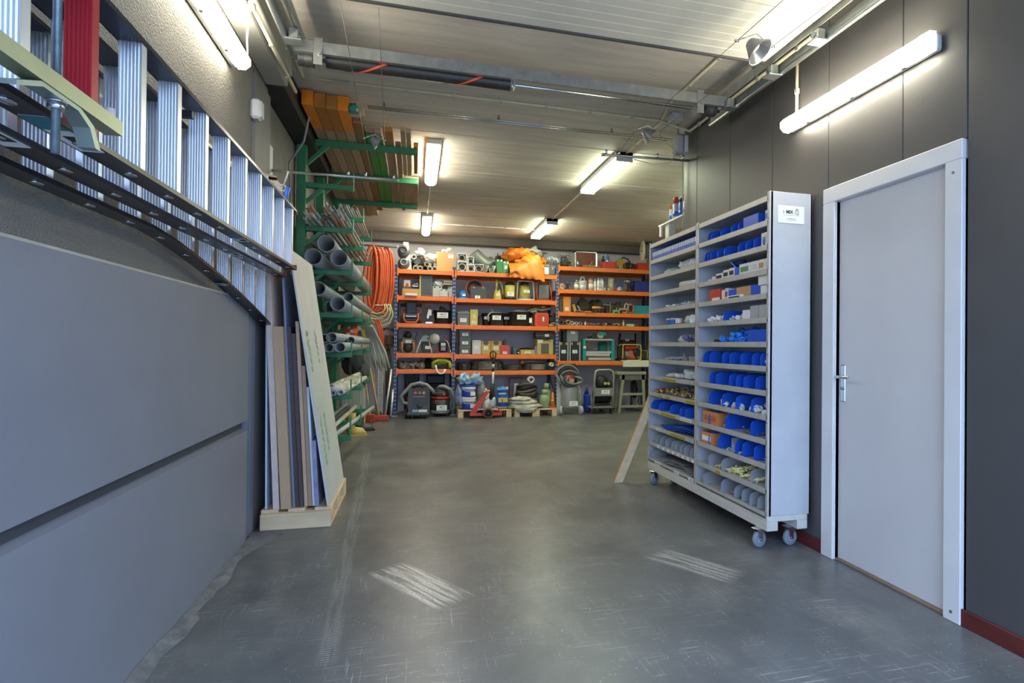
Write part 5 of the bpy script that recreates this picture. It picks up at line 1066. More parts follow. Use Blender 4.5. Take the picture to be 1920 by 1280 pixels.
part(t, 'body', YP, lambda m: m.lathe([(.075, 0), (.08, .01), (.07, .10), (.05, .19), (.03, .21)], 18, (0, .08, 0))); part(t, 'outlet', YP, lambda m: m.cyl((-.02, .08, .2), (-.02, .08, h*.95), .022).cyl((-.02, .08, h*.8), (-.02, .08, h*.86), .03)); part(t, 'hose', P('b9b04e'), lambda m: m.tube([(-.02, .08, h*.85), (.04, .1, h*.9), (.1, .1, h*.6), (.115, .1, .05)], .014, 8)); part(t, 'strap', DARK, lambda m: m.bx(-.02, .02, -.004, .0, .17, .24, .003).bx(.1, .14, .06, .14, .0, .1, .008)); sticker(t, 0, -.0, .09, .06, .04)
s = spot(948, 967, 528, 1, 1); t = T('canister_vacuum', 'yellow and black canister with white name card', 'canister', s); r = s[1]/2; h = s[4]
part(t, 'body', YP, lambda m: m.lathe([(r, .05), (r, h*.82)], 22, (0, r, 0))); part(t, 'base', BLACK, lambda m: m.lathe([(r*.96, 0), (r*1.02, .02), (r*1.02, .05)], 22, (0, r, 0))); part(t, 'lid', BLACK, lambda m: m.lathe([(r*1.02, h*.82), (r*.9, h*.93), (r*.6, h)], 22, (0, r, 0))); sticker(t, 0, -.004, h*.32, .13, .085)
s = spot(968, 1004, 526, 1, 1); t = T('water_vacuum', 'yellow pump tank in white tubular frame', 'pump', s); w, h = s[1], s[4]; r = w*.29
part(t, 'tank', YP, lambda m: m.lathe([(r*.9, .06), (r*1.05, .08), (r*.95, h*.62), (r*.72, h*.8)], 22, (0, .16, 0))); part(t, 'base', P('8a8d8a'), lambda m: m.lathe([(r*1.0, .0), (r*1.08, .015), (r*1.08, .07)], 22, (0, .16, 0))); part(t, 'head', BLACK, lambda m: m.lathe([(r*.76, h*.8), (r*.7, h*.92), (r*.4, h*.97)], 22, (0, .16, 0)).tube([(-.05, -.0, h*.82), (0, -.03, h*.78), (.05, .0, h*.82)], .014, 6)); part(t, 'frame', P('dedcd6'), lambda m: m.tube([(-w*.44, .03, .02), (-w*.40, .05, h*.93), (-w*.34, .05, h*.99), (w*.34, .05, h*.99), (w*.40, .05, h*.93), (w*.46, .03, .02)], .012, 8).tube([(-w*.44, .03, .014), (w*.46, .03, .014)], .012, 8)); sticker(t, .02, -.0, h*.45, .12, .055)
s = spot(1006, 1036, 526, 1, 1); t = T('radiator_heater', 'orange framed radiant heater with grey ribs', 'heater', s); w, h = s[1], s[4]
for k in range(8): part(t, 'rib', mat('9ea09e', .35, .6), lambda m: m.bx(-w*.32+w*.08*k, -w*.32+w*.08*k+.018, .03, .06, .04, h*.8, .004))
part(t, 'panel', DARK, lambda m: m.bx(-w*.36, w*.36, .06, .1, .03, h*.85)); part(t, 'frame', P('d8562c'), lambda m: m.tube([(-w*.42, .02, .015), (-w*.46, .02, h*.5), (-w*.38, .06, h*.96), (w*.34, .06, h*.97), (w*.42, .02, h*.5), (w*.48, .02, .015)], .014, 8).tube([(-w*.42, .02, .015), (w*.48, .02, .015)], .012, 8))
# ---- bay 3, second
s = spot(1049, 1060, 529, 2, 1); t = T('chalk_reel', 'small white reel with orange knob on the second right shelf', 'reel', s); part(t, 'reel', P('cfccc6'), lambda m: m.lathe([(.05, 0), (.06, .02), (.06, .06), (.05, .08)], 18, (0, .02, .062), (0, 1, 0))); part(t, 'knob', P('e0602a'), lambda m: m.lathe([(.03, 0), (.03, .02)], 14, (.01, .018, .07), (0, -1, 0)))
def drill(s, ma, label, grip=BLACK, flip=1, name='power_drill'):
    t = T(name, label, 'power tool', s); w, h = s[1], s[4]
    part(t, 'motor', ma, lambda m: m.tube([(-flip*w*.42, .05, h*.72), (flip*w*.1, .05, h*.72), (flip*w*.22, .05, h*.72)], [h*.2, h*.2, h*.14], 14)); part(t, 'chuck', STEEL, lambda m: m.tube([(flip*w*.22, .05, h*.72), (flip*w*.4, .05, h*.72), (flip*w*.5, .05, h*.72)], [h*.12, h*.09, h*.03], 12))
    part(t, 'grip', grip, lambda m: m.prism([(-flip*w*.25, h*.6), (-flip*w*.02, h*.6), (-flip*w*.1, h*.18), (-flip*w*.33, h*.18)], .025, .075, 'y')); part(t, 'battery', DARK, lambda m: m.bx(*sorted((-flip*w*.45, flip*w*.0)), .0, .1, 0, h*.2, .006)); return t
drill(spot(1061, 1075, 526, 2, 1), P('3a4a6a'), 'dark blue power drill on the second right shelf')
bottle(1081, 525, .05, P('9aa38e'), P('c9c8b8'), 'greenish bottle left of the white bucket', 2, 1)
s = spot(1086.5, 1102, 526, 2, 1); t = T('bucket', 'white bucket with raised handle on the second right shelf', 'bucket', s); r, h = s[1]/2, s[4]; part(t, 'body', PAPER, lambda m: m.lathe([(r*.85, 0), (r*.97, h*.92), (r, h*.93), (r, h)], 20, (0, r, 0))); part(t, 'handle', WHITE, lambda m: m.tube(arc((.0, r, h*.92), r*.55, 180, 0, 12, 'y', .105), .009, 6)); part(t, 'label_band', P('cfd8e2'), lambda m: m.lathe([(r*.9, h*.15), (r*.93, h*.55)], 20, (0, r, 0)))
bottle(1108, 522, .052, P('c99a90'), P('a85a48'), 'pink and green paint tin beside the white bucket', 2, 1, 'tin', .9, shoulder=.85)
for px, y, r, l in ((1116, 523, .028, 'small white bottle next to the paint tin'), (1122, 521, .026, 'slim white bottle second from paint tin'), (1126, 522, .026, 'slim white bottle third from paint tin'), (1129.5, 522, .03, 'white bottle with green print, last of the row')): bottle(px, y, r, PAPER, P('d6d6d2'), l, 2, 1, dy=.1 if px != 1122 else .02)
for px, l in ((1135, 'left small glass jar before the cream roll'), (1143, 'right small glass jar before the cream roll')): s = spot(px-3.5, px+3.5, 537, 2, 1, .02); one(M().lathe([(.032, 0), (.034, .06), (.03, .065), (.03, .01), (0, .01)], 14), 'glass_jar', mat('b9c0b8', .15, 0, .2, 8), l, 'jar', (s[0], s[2]+.05, s[3]))
s = spot(1141, 1153, 521, 2, 1, .2); t = T('paper_roll', 'cream paper roll standing on the second right shelf', 'roll', s); part(t, 'roll', P('d8d2b4'), lambda m: m.ring((0, .06, 0), (0, .06, s[4]), .065, .02, 20)); part(t, 'stripe', STEEL, lambda m: m.box((.0, -.007, s[4]*.75), (.02, .004, .12), 0, 0, 0, .6))
s = spot(1148, 1158, 535, 2, 1, .0); one(M().box((0, .02, .03), (.08, .03, .035), .008, 0, 0, .4), 'red_scraper', RED, 'small red scraper on the second right shelf', 'scraper', (s[0], s[2], s[3]+.012))
s = spot(1156, 1171, 529, 2, 1); t = T('sander', 'blue handled grey power sander', 'power tool', s); part(t, 'body', P('a9b0ae'), lambda m: m.lathe([(.055, 0), (.06, .03), (.045, .1)], 16, (0, .06, 0))); part(t, 'handle', P('2848b0'), lambda m: m.bx(-.075, .075, .02, .1, .09, .15, .02)); part(t, 'pad', DARK, lambda m: m.lathe([(.062, 0), (.062, .012)], 16, (0, .06, 0)))
for i, (a, c, y, l) in enumerate(((1171, 1184, 520, 'steel and black angle grinder piled on the second right shelf'), (1180, 1193, 526, 'dark jigsaw beside the blue crate'))): drill(spot(a, c, y, 2, 1, .1*i), STEEL if i == 0 else P('35506a'), l, BLACK, -1, 'power_tool')
s = spot(1172, 1192, 540, 2, 1, .0); one(M().tube([(-.1, 0, .012), (-.03, -.02, .03), (.05, .0, .012), (.1, .03, .02)], .012, 7), 'cable', BLACK, 'black mains cable lying before the grinder', 'cable', (s[0], s[2]+.03, s[3]))
crate(spot(1190, 1217, 527, 2, 1), P('1d2f8a'), 'dark blue crate at the right end of the second shelf', .3, 'crate')
# ---- bay 1, third
s = spot(750, 792, 564, 0, 2); t = T('floor_saw', 'wheeled black machine with orange tube loop', 'machine', s); w, h = s[1], s[4]
for q in (-1, 1): part(t, 'wheel', RUBBER, lambda m: m.lathe([(.05, -.04), (.07, -.045), (.072, .045), (.05, .05)], 20, (q*w*.38, .1, .072), (1, 0, 0)))
part(t, 'body', P('2b2f3c'), lambda m: m.bx(-.1, .1, .05, .22, h*.42, h*.98, .02)); part(t, 'motor', P('4c5058'), lambda m: m.bx(-.13, .13, .04, .2, h*.22, h*.45, .02)); part(t, 'tank', DARK, lambda m: m.bx(-.12, .12, .0, .12, .03, h*.25, .03)); part(t, 'loop', P('e06a2a'), lambda m: m.tube([(-.13, .0, h*.42), (-.135, -.02, .1), (-.11, -.03, .04), (-.07, -.03, .02), (.07, -.03, .02), (.11, -.03, .04), (.135, -.02, .1), (.13, 0, h*.42)], .014, 8)); part(t, 'knob', P('2b2b30'), lambda m: m.cyl((-.2, .1, h*.82), (.2, .1, h*.82), .03)); part(t, 'hose', P('b5552a'), lambda m: m.tube(arc((-.13, .05, h*.55), .05, 90, 300, 10), .008, 6).tube(arc((.13, .05, h*.55), .05, 90, -120, 10), .008, 6)); part(t, 'plate', GALV, lambda m: m.bx(-.1, .1, -.005, .02, h*.28, h*.34, .004))
s = spot(797, 812, 570, 0, 2); t = T('breaker_hammer', 'upright black and white breaker hammer', 'power tool', s); w, h = s[1], s[4]; part(t, 'body', DARK, lambda m: m.prism([(-.06, .03), (.065, .03), (.055, h*.72), (.02, h*.95), (-.02, h*.95), (-.05, h*.6)], .02, .14, 'y')); part(t, 'stripe', PAPER, lambda m: m.prism([(-.04, .1), (.0, .1), (.01, h*.6), (.0, h*.8), (-.03, h*.5)], .014, .02, 'y').bx(.01, .045, .013, .02, h*.42, h*.72)); part(t, 'handle', P('d8502a'), lambda m: m.tube([(-.05, .08, h*.75), (-.075, .08, h*.85), (-.05, .08, h*.98)], .016, 8)); part(t, 'foot', CHROME, lambda m: m.bx(-.07, .075, .0, .16, 0, .035, .008))
t = tub(spot(813, 847, 581, 0, 2), BLACK, 'wide black tub with name card on the left third shelf', .21); part(t, 'hose', DARK, lambda m: m.tube([(-.05, .12, .24), (-.02, .12, .34), (.02, .12, .30), (.06, .12, .26)], .03, 8)); part(t, 'scoop', P('d5d2cb'), lambda m: m.box((-.07, .1, .265), (.12, .08, .012), .004, .2, 0, .2))
# ---- bay 2, third
tote(spot(857, 881, 583, 1, 2), P('6d7173'), 'grey lidded tote on the third shelf beside blue upright', .3, lidm=P('8b8e8d'))
t = carton(spot(881.5, 896, 580, 1, 2), P('cdbb5e'), 'tall yellow carton beside the grey tote', .25, False); sticker(t, 0, -.002, .06, .09, .05); M().bx(-.02, .03, -.002, 0, .13, .22).build('picture', P('e0d49a'), t)
tote(spot(897, 903, 592, 1, 2, .1), DARK, 'narrow dark bin squeezed beside the yellow carton', .2)
tub(spot(904, 922, 587, 1, 2, .2), BLACK, 'black bucket with name card set back behind the hose bucket', .11)
t = tub(spot(918, 945, 586, 1, 2), P('252729'), 'black bucket with white hose loop on the third shelf', .17); part(t, 'hose', P('c9c8c2'), lambda m: m.tube([(-.16, .03, .09), (-.17, .02, .2), (-.12, .05, .255), (.05, .1, .26), (.1, .1, .25)], .014, 8).cyl((-.05, .12, .24), (-.09, .12, .33), .012))
tub(spot(943, 957, 587, 1, 2, .28), BLACK, 'black bucket with name card between two front tubs', .1)
t = tub(spot(956, 1000, 584, 1, 2), P('1f2123'), 'largest black tub with two white cards on the third shelf', .18); M().bx(.16, .22, .035, .037, .07, .17).build('label_card', PAPER, t); part(t, 'sacking', P('c4c6c0'), lambda m: m.blob((-.02, .17, .285), .18, .12, .05, 3, .2))
s = spot(1003, 1029, 584, 1, 2); t = T('jerrycan', 'red orange plastic jerrycan on the third shelf', 'jerrycan', s); w, h = s[1], s[4]; part(t, 'body', P('d4502f'), lambda m: m.prism(rrect(-w*.5, w*.5, 0, h*.92, .05), 0, .16, 'y')); part(t, 'rib', P('c4452a'), lambda m: m.prism(rrect(-w*.3, w*.42, .03, h*.8, .03), -.008, 0, 'y')); part(t, 'spout', P('cfcfc8'), lambda m: m.tube([(-w*.3, .08, h*.9), (-w*.35, .08, h*1.05), (-w*.75, .08, h*.98)], .02, 8)); sticker(t, .03, -.01, h*.5, .035, .09)
s = spot(985, 1032, 572, 1, 2, .15); t = T('hose_bundle', 'bundle of silver hoses and brass ends above the jerrycan', 'hose', s, .30)
for k in range(5): part(t, 'hose', P(('b9b9b2', '8f918c', 'a59a80', '6d6a66', 'c2c0b4')[k]), lambda m: m.tube([(-.22, .05+.03*k, .0+.012*k), (-.05, .05+.02*k, .06+.01*k), (.1, .04+.03*k, .03+.016*k), (.22, .03+.03*k, .07)], .018, 8))
part(t, 'nozzle', P('c9b45a'), lambda m: m.cyl((.22, .05, .07), (.28, .03, .07), .022).lathe([(.04, 0), (.05, .03), (.03, .06)], 14, (.12, .06, .07)))
s = spot(1029, 1043, 590, 1, 2); t = T('chain_hoist', 'dark chain hoist with wooden blocks beside rack upright', 'hoist', s); part(t, 'body', DARK, lambda m: m.lathe([(.05, 0), (.06, .03), (.05, .08)], 14, (0, .05, .15), (0, 1, 0))); part(t, 'block', mat('c29a5c', .6, 0, .2, 10), lambda m: m.box((-.02, .05, .03), (.12, .05, .045), .006, .3).box((.03, .08, .075), (.1, .04, .03), .006, -.4)); part(t, 'hook', STEEL, lambda m: m.tube(arc((.0, .05, .23), .03, 200, -60, 10), .008, 6))
# ---- bay 3, third
s = spot(1048, 1055, 559, 2, 2); one(M().bx(-s[1]/2, s[1]/2, 0, .2, 0, s[4], .01), 'battery', P('4a4d4f'), 'narrow dark grey battery box beside the orange case', 'battery', (s[0], s[2], s[3]))
hcase(spot(1056, 1071, 554, 2, 2), P('dc8a36'), 'upright orange tool case on the third right shelf', .25, handle=False, latch=P('c06a20'), lab_lo=True)
s = spot(1073, 1083, 567, 2, 2); t = T('wood_clamp', 'wooden mallet leaning on the third right shelf', 'mallet', s); part(t, 'head', mat('b5975a', .6, 0, .15, 8), lambda m: m.box((.0, .05, .09), (.06, .07, .16), .008, 0, 0, -.35)); part(t, 'handle', mat('8a6f42', .6), lambda m: m.cyl((.05, .05, .01), (.1, .05, .02), .014))
s = spot(1082, 1094, 569, 2, 2, .02); t = T('block_plane', 'steel block plane beside the wooden mallet', 'plane', s); part(t, 'sole', STEEL, lambda m: m.box((0, .05, .03), (.16, .06, .02), .003, 0, 0, .12)); part(t, 'frog', CHROME, lambda m: m.box((-.02, .05, .09), (.03, .05, .12), .004, 0, 0, -.6)); part(t, 'knob', BLACK, lambda m: m.lathe([(.02, 0), (.025, .03), (0, .045)], 12, (.05, .05, .04)))
heapcloth(spot(1086, 1132, 560, 2, 2, .35), mat('5c554c', .8, 0, .25, 9), 'large grey brown canvas bag at the back of the third right shelf', 'canvas_bag', 'bag', .35, 61, .22, 2)
heapcloth(spot(1140, 1168, 566, 2, 2, .38), mat('6b665e', .8, 0, .2, 9), 'grey canvas sack right of the canvas bag', 'canvas_sack', 'sack', .3, 64, .22, 2)
drill(spot(1110, 1134, 573, 2, 2, .0), P('d88a2e'), 'orange cordless tool lying on the third right shelf', DARK); s = spot(1095, 1109, 580, 2, 2, .0); one(M().bx(-.07, .07, 0, .05, 0, .025, .006), 'wood_block', mat('d08a4a', .6), 'small orange brown wood block at the shelf front', 'block', (s[0], s[2]-.03, s[3]))
s = spot(1143, 1165, 566, 2, 2); t = T('bar_clamp', 'green clamp with tall steel bar', 'clamp', s); part(t, 'body', P('7fae74'), lambda m: m.box((.03, .04, .05), (.16, .05, .045), .01).box((.09, .04, .03), (.04, .05, .06), .008).box((-.03, .04, .03), (.04, .05, .06), .008)); part(t, 'bar', STEEL, lambda m: m.bx(-.11, -.095, .03, .05, 0, s[4]).bx(-.26, -.1, .03, .045, s[4]*.7, s[4]*.76)); part(t, 'screw', CHROME, lambda m: m.cyl((.03, .02, .07), (.03, .02, .12), .008))
s = spot(1164, 1180, 566, 2, 2); t = T('tile_tool', 'grey grinder with oval loop handle', 'power tool', s); part(t, 'body', P('a9aba2'), lambda m: m.box((-.04, .05, .09), (.14, .06, .05), .015)); part(t, 'loop', P('c9c8bc'), lambda m: m.tube([(x_, .05, z_) for x_, y_, z_ in arc((.05, 0, .15), .04, 0, 360, 16, 'y', .065)], .013, 8, closed=True)); part(t, 'stand', DARK, lambda m: m.bx(-.08, .02, .02, .08, 0, .066, .006))
for k, (px, l) in enumerate(((1172, 'orange g clamp lying at the front of the third right shelf'), (1184, 'red orange g clamp standing against the cyan crate'))): s = spot(px-7, px+7, 572 if k == 0 else 570, 2, 2, .0); t = T('g_clamp', l, 'clamp', s); part(t, 'frame', P('e0782a') if k == 0 else P('d0583a'), lambda m: m.tube([(-.05, .02, .02), (.04, .02, .02), (.055, .02, .06 if k == 0 else .16), (.0, .02, .09 if k == 0 else .19), (-.05, .02, .08 if k == 0 else .17)], .016, 8)); part(t, 'screw', STEEL, lambda m: m.cyl((-.05, .02, .005), (-.05, .02, .12), .008))
crate(spot(1189, 1217, 573, 2, 2), P('1f93a0'), 'cyan crate at the right end of the third shelf', .3, 'crate')
# ---- bay 3, fourth: small fittings and tools
FIT = [('dark pipe elbow at the left end of the fitting shelf', 1052, .05, P('4a4642')), ('grey pipe elbow second on the fitting shelf', 1059, .04, P('77736c')), ('tan pipe ring standing on the fitting shelf', 1066, .055, P('a89a72')), ('white pipe tee on the fitting shelf', 1073, .04, P('d5d2c8')), ('pale pipe coupling right of the white tee', 1081, .035, P('c5c0b4')), ('grey pipe coupling before the red pliers', 1088, .035, P('9c988f'))]
for l, px, r, ma in FIT: s = spot(px-4, px+4, 600, 2, 3, .02); t = T('pipe_fitting', l, 'fitting', s); part(t, 'ring', ma, lambda m: m.ring((0, 0, r), (0, .09, r), r, r*.66, 16)); part(t, 'branch', ma, lambda m: m.ring((r*.5, .045, r), (r*1.7, .07, r*.8), r*.7, r*.5, 14))
s = spot(1095, 1100, 603, 2, 3, .02); one(M().lathe([(.018, 0), (.02, .03), (.004, .08)], 12), 'nozzle', P('d8d6cc'), 'small white nozzle on the fitting shelf', 'nozzle', (s[0], s[2], s[3]))
def pliers(px, l, ma, L_=.2, rot=.3):
    s = spot(px-8, px+8, 600, 2, 3, .06); t = T('hand_tool', l, 'tool', s, rz=rot); part(t, 'handles', ma, lambda m: m.tube([(-L_*.5, -.02, .02), (-L_*.1, -.01, .03), (0, 0, .03)], .012, 7).tube([(-L_*.5, .03, .05), (-L_*.1, .01, .04), (0, 0, .03)], .012, 7)); part(t, 'jaw', STEEL, lambda m: m.tube([(0, 0, .03), (L_*.2, .0, .035), (L_*.45, .0, .05)], [.02, .018, .006], 8))
for a in ((1106, 'red handled pliers on the fitting shelf', RED, .22, .2), (1117, 'long grey wrench on the fitting shelf', STEEL, .26, -.4), (1128, 'dark pipe cutter on the fitting shelf', DARK, .22, .5), (1148, 'black handled cutters on the fitting shelf', BLACK, .24, -.2), (1163, 'tan wooden handled chisel on the fitting shelf', mat('a98a56', .6), .22, .7), (1186, 'black caulking gun at the right of the fitting shelf', BLACK, .26, .1)): pliers(*a)
s = spot(1132, 1142, 599, 2, 3, .1); one(M().lathe([(.055, 0), (.055, .05), (.02, .07), (.0, .07)], 16), 'tin', P('b3aa90'), 'round cream tin on the fitting shelf', 'tin', (s[0], s[2]+.05, s[3]))
s = spot(1166, 1172, 600, 2, 3, .05); one(M().lathe([(.022, 0), (.022, .07), (.008, .09), (.006, .13)], 12), 'glue_bottle', P('d3cf9e'), 'slim cream glue bottle before the mint case', 'bottle', (s[0], s[2], s[3]))
s = spot(1173, 1191, 603, 2, 3, .02); one(M().prism(rrect(-.09, .09, 0, .05, .022), 0, .08, 'y'), 'spectacle_case', P('93d0a8'), 'mint green oval case on the fitting shelf', 'case', (s[0], s[2], s[3]))
# ---- bay 1, fourth
s = spot(749, 781, 620, 0, 3); t = T('compressor_pump', 'grey engine pump with two orange legs', 'machine', s); w, h = s[1], s[4]
part(t, 'body', mat('7b7869', .45, .2, .15, 8), lambda m: m.bx(-.13, .13, .06, .24, h*.36, h*.7, .03)); part(t, 'flywheel', BLACK, lambda m: m.lathe([(.03, 0), (.085, .01), (.085, .05)], 18, (0, .03, h*.22), (0, 1, 0))); part(t, 'head', DARK, lambda m: m.lathe([(.06, 0), (.07, .05), (.03, .12)], 14, (0, .13, h*.7)).tube([(-.08, .13, h*.72), (-.06, .13, h*.98), (.02, .13, h*.9)], .014, 6)); sticker(t, .01, .058, h*.52, .1, .055)
for q in (-1, 1): part(t, 'leg', P('e07a2a'), lambda m: m.cyl((q*.105, .03, h*.05), (q*.11, .03, h*.5), .017)); part(t, 'foot', MIDGREY, lambda m: m.cyl((q*.105, .03, 0), (q*.105, .03, h*.16), .02))
part(t, 'hose', DARK, lambda m: m.tube([(-.13, .1, h*.65), (-.18, .1, h*.5), (-.17, .1, h*.15), (-.1, .1, .02)], .012, 6).tube([(.12, .1, h*.6), (.17, .1, h*.9), (.15, .1, h*.99)], .006, 6))
s = spot(780, 826, 618, 0, 3); t = T('tripod_saw', 'grey tripod machine with white legs and round disc', 'machine', s); w, h = s[1], s[4]
part(t, 'body', mat('8d8f8a', .4, .3, .1, 8), lambda m: m.prism([(-.16, h*.5), (.02, h*.5), (.04, h*.62), (-.0, h*.76), (-.1, h*.74)], .06, .2, 'y')); part(t, 'disc', P('bcbcae'), lambda m: m.lathe([(.02, 0), (.095, .0), (.1, .012), (.095, .025), (.0, .03)], 24, (.12, .02, h*.62), (-.25, -1, .05)))
part(t, 'arm', GALV, lambda m: m.cyl((-.02, .08, h*.62), (.11, .05, h*.62), .022).cyl((-.09, .1, h*.9), (-.0, .1, h*.6), .014)); part(t, 'box', DARK, lambda m: m.bx(-.12, .06, .05, .2, .02, h*.42, .01))
for a, c in ((-.22, -.14), (.07, .02)): part(t, 'leg', P('d6d5ce'), lambda m: m.cyl((a, .02, 0.008), (c, .06, h*.52), .012))
sticker(t, -.01, .048, h*.24, .09, .06); part(t, 'shroud', P('606366'), lambda m: m.prism([(.07, h*.1), (.19, h*.2), (.17, h*.5), (.08, h*.48)], .06, .12, 'y'))
s = spot(822, 847, 630, 0, 3); t = T('battery_charger', 'black charger with red jump lead clamps', 'charger', s); w, h = s[1], s[4]
part(t, 'body', BLACK, lambda m: m.bx(-.11, .05, .02, .2, .02, h*.66, .02)); sticker(t, -.03, .018, h*.52, .085, .055); part(t, 'display', P('8d9190'), lambda m: m.bx(-.07, .01, .014, .02, h*.15, h*.4, .004)); part(t, 'frame', P('b53a2c'), lambda m: m.tube([(-.13, .03, .012), (-.135, .03, h*.6)], .007, 6).bx(-.13, .08, .0, .2, 0, .015)); part(t, 'lead', P('b8b6ae'), lambda m: m.tube([(-.02, .05, h*.8), (.04, .0, h*.7), (.08, -.02, h*.4), (.1, -.02, .06)], .01, 7)); part(t, 'clamp', P('c0342f'), lambda m: m.box((.05, .08, h*.8), (.1, .04, .03), .008, 0, 0, .3).box((-.02, .06, h*.86), (.03, .03, .03), .008)); part(t, 'plug', CHROME, lambda m: m.cyl((.09, -.03, .03), (.12, -.01, .035), .026))
# ---- bay 2, fourth
s = spot(854, 862, 645, 1, 3, .3); one(M().prism([(-.05, 0), (.07, 0), (-.02, .24)], 0, .25, 'y'), 'wedge', P('5b5d60'), 'dark grey wedge between blue upright and stacked totes', 'wedge', (s[0], s[2], s[3]))
s = spot(861, 884, 617, 1, 3); hh = s[4]/3
for k, l in enumerate(('bottom grey tote of the three stacked', 'middle grey tote of the three stacked', 'top grey tote of the three stacked')): tote(s, P('606466'), l, .3, dz=(hh+.002)*k, h=hh, lidm=P('7a7d7b'))
hcase(spot(885.5, 902, 636, 1, 3), P('c9cacb'), 'upright light grey tool case beside the stacked totes', .3, handle=False, latch=P('b0b2b3'))
TAN = P('c3a352')
for a, c, l in ((902.5, 920, 'beige case with dark catch, left of two'), (920.5, 940, 'beige case with dark catch, right of two behind jack handle')): t = hcase(spot(a, c, 638, 1, 3), TAN, l, .3, handle=False, latch=P('8a7440')); w = spot(a, c, 638, 1, 3)[1]; M().bx(-w*.2, w*.2, -.006, .002, .19, .26, .003).build('catch', P('5d4a3a'), t)
t = carton(spot(938.5, 955, 647, 1, 3, .02), P('c9493e'), 'red metal case with black strap loop', .2, False); sticker(t, .0, -.002, .035, .08, .05); part(t, 'strap', BLACK, lambda m: m.tube([(-.02, .05, .18), (-.03, .05, .26), (.0, .05, .31), (.02, .05, .26), (.0, .05, .18)], .008, 6))
s = spot(956, 976, 650, 1, 3); t = T('nail_gun', 'teal and black nail gun on the fourth shelf', 'power tool', s); part(t, 'body', P('2f8f8c'), lambda m: m.box((.0, .05, .06), (.035, .05, .17), .01, 0, 0, -.4)); part(t, 'grip', DARK, lambda m: m.box((-.05, .06, .08), (.05, .06, .16), .012, 0, 0, .2).box((.07, .05, .03), (.12, .05, .045), .01)); part(t, 'nose', CHROME, lambda m: m.cyl((.05, .03, .05), (.1, .0, .015), .012))
hcase(spot(976, 1003, 655, 1, 3), P('c4ad55'), 'flat yellow case lying before the dark hose', .3, handle=False, latch=P('8f7d3c')); s = spot(968, 1003, 650, 1, 3, .38); one(M().tube([(-.2, 0, .05), (-.1, .03, .12), (.05, .0, .13), (.18, .03, .1)], .03, 8), 'rubber_hose', DARK, 'dark rubber hose behind the flat yellow case', 'hose', (s[0], s[2], s[3]-.02))
s = spot(1003, 1006.5, 649, 1, 3); one(M().bx(-s[1]/2, s[1]/2, 0, .2, 0, s[4], .003), 'book', P('7a86b4'), 'thin blue white folder beside the large tan case', 'folder', (s[0], s[2], s[3]))
s = spot(1007, 1038, 634, 1, 3); t = hcase(s, P('bfa968'), 'large tan case with dark grey front panel', .3, handle=False, card=False, latch=P('8f7d4c')); w, h = s[1], s[4]; M().bx(-w*.25, w*.22, -.008, 0, h*.06, h*.68, .006).build('front_panel', P('5f5a50'), t); M().bx(-w*.12, w*.2, -.006, 0, h*.84, h*.92, .003).build('grip_slot', P('4f4a42'), t); sticker(t, -w*.3, -.003, h*.8, .09, .06)
s2 = spot(1004, 1036, 622, 1, 3, .03); t = T('tool_bag', 'dark soft tool bag on top of the tan case', 'bag', s2, h+.002); M().prism(rrect(-s2[1]/2, s2[1]/2, 0, s2[4]-h, .04), 0, .25, 'y').build('body', P('33333a', .8), t); M().bx(-s2[1]*.45, s2[1]*.45, -.004, 0, .05, .058).build('zip', STEEL, t); sticker(t, .06, -.003, .055, .08, .05)
# ---- bay 3, fifth
for i, (a, c, l) in enumerate(((1048, 1066, 'black flight case with silver edge, left of two'), (1068, 1088, 'black flight case with silver edge, right of two'))):
    t = hcase(spot(a, c, 638, 2, 4), P('26282b'), l, .35, handle=False, latch=P('c9b264'), edge=ALU); 
s = spot(1063, 1084, 618, 2, 4, .08); hb = spot(1048, 1066, 638, 2, 4)[4]*.95+.001; t = T('metal_box', 'grey metal box standing on the black flight cases', 'box', s, hb); M().bx(-s[1]/2, s[1]/2, 0, .25, 0, s[4]-hb, .006).build('body', P('85898a'), t); sticker(t, .01, -.002, (s[4]-hb)*.75, .085, .055)
s = spot(1056, 1063, 620, 2, 4, .2); one(M().bx(-s[1]/2, s[1]/2, 0, .2, 0, s[4]-hb, .006), 'dark_box', P('3c3f4c'), 'dark box beside the grey metal box', 'box', (s[0], s[2], s[3]+hb))
TEAL = P('1f8f8e')
s = spot(1092, 1153, 634, 2, 4); t = T('saw_stand', 'teal folding saw stand with aluminium rails', 'stand', s); w, h = s[1], s[4]
for q in (-.43, .45): part(t, 'end_frame', TEAL, lambda m: m.bx(w*q-.035, w*q+.035, .0, .12, 0, h*.97, .012))
part(t, 'table', mat('c7c6ba', .4, .3), lambda m: m.bx(-w*.42, w*.42, .0, .3, h*.9, h*.97, .006))
for z, a, c in ((.33, -.4, .44), (.22, -.4, .36), (.04, -.3, .44)): part(t, 'rail', ALU, lambda m: m.bx(w*a, w*c, .02, .06, h*z, h*z+.045, .006))
part(t, 'motor', P('15706e'), lambda m: m.bx(w*.1, w*.36, .2, .3, h*.3, h*.85, .02)); part(t, 'cable', BLACK, lambda m: m.tube([(-w*.35, .1, h*.85), (-w*.28, .08, h*.5), (0, .08, h*.65), (.2, .1, h*.85)], .006, 6)); sticker(t, -w*.43, -.002, h*.6, .055, .055); part(t, 'knob', RED, lambda m: m.cyl((-w*.36, .0, h*.72), (-w*.34, -.02, h*.72), .022))
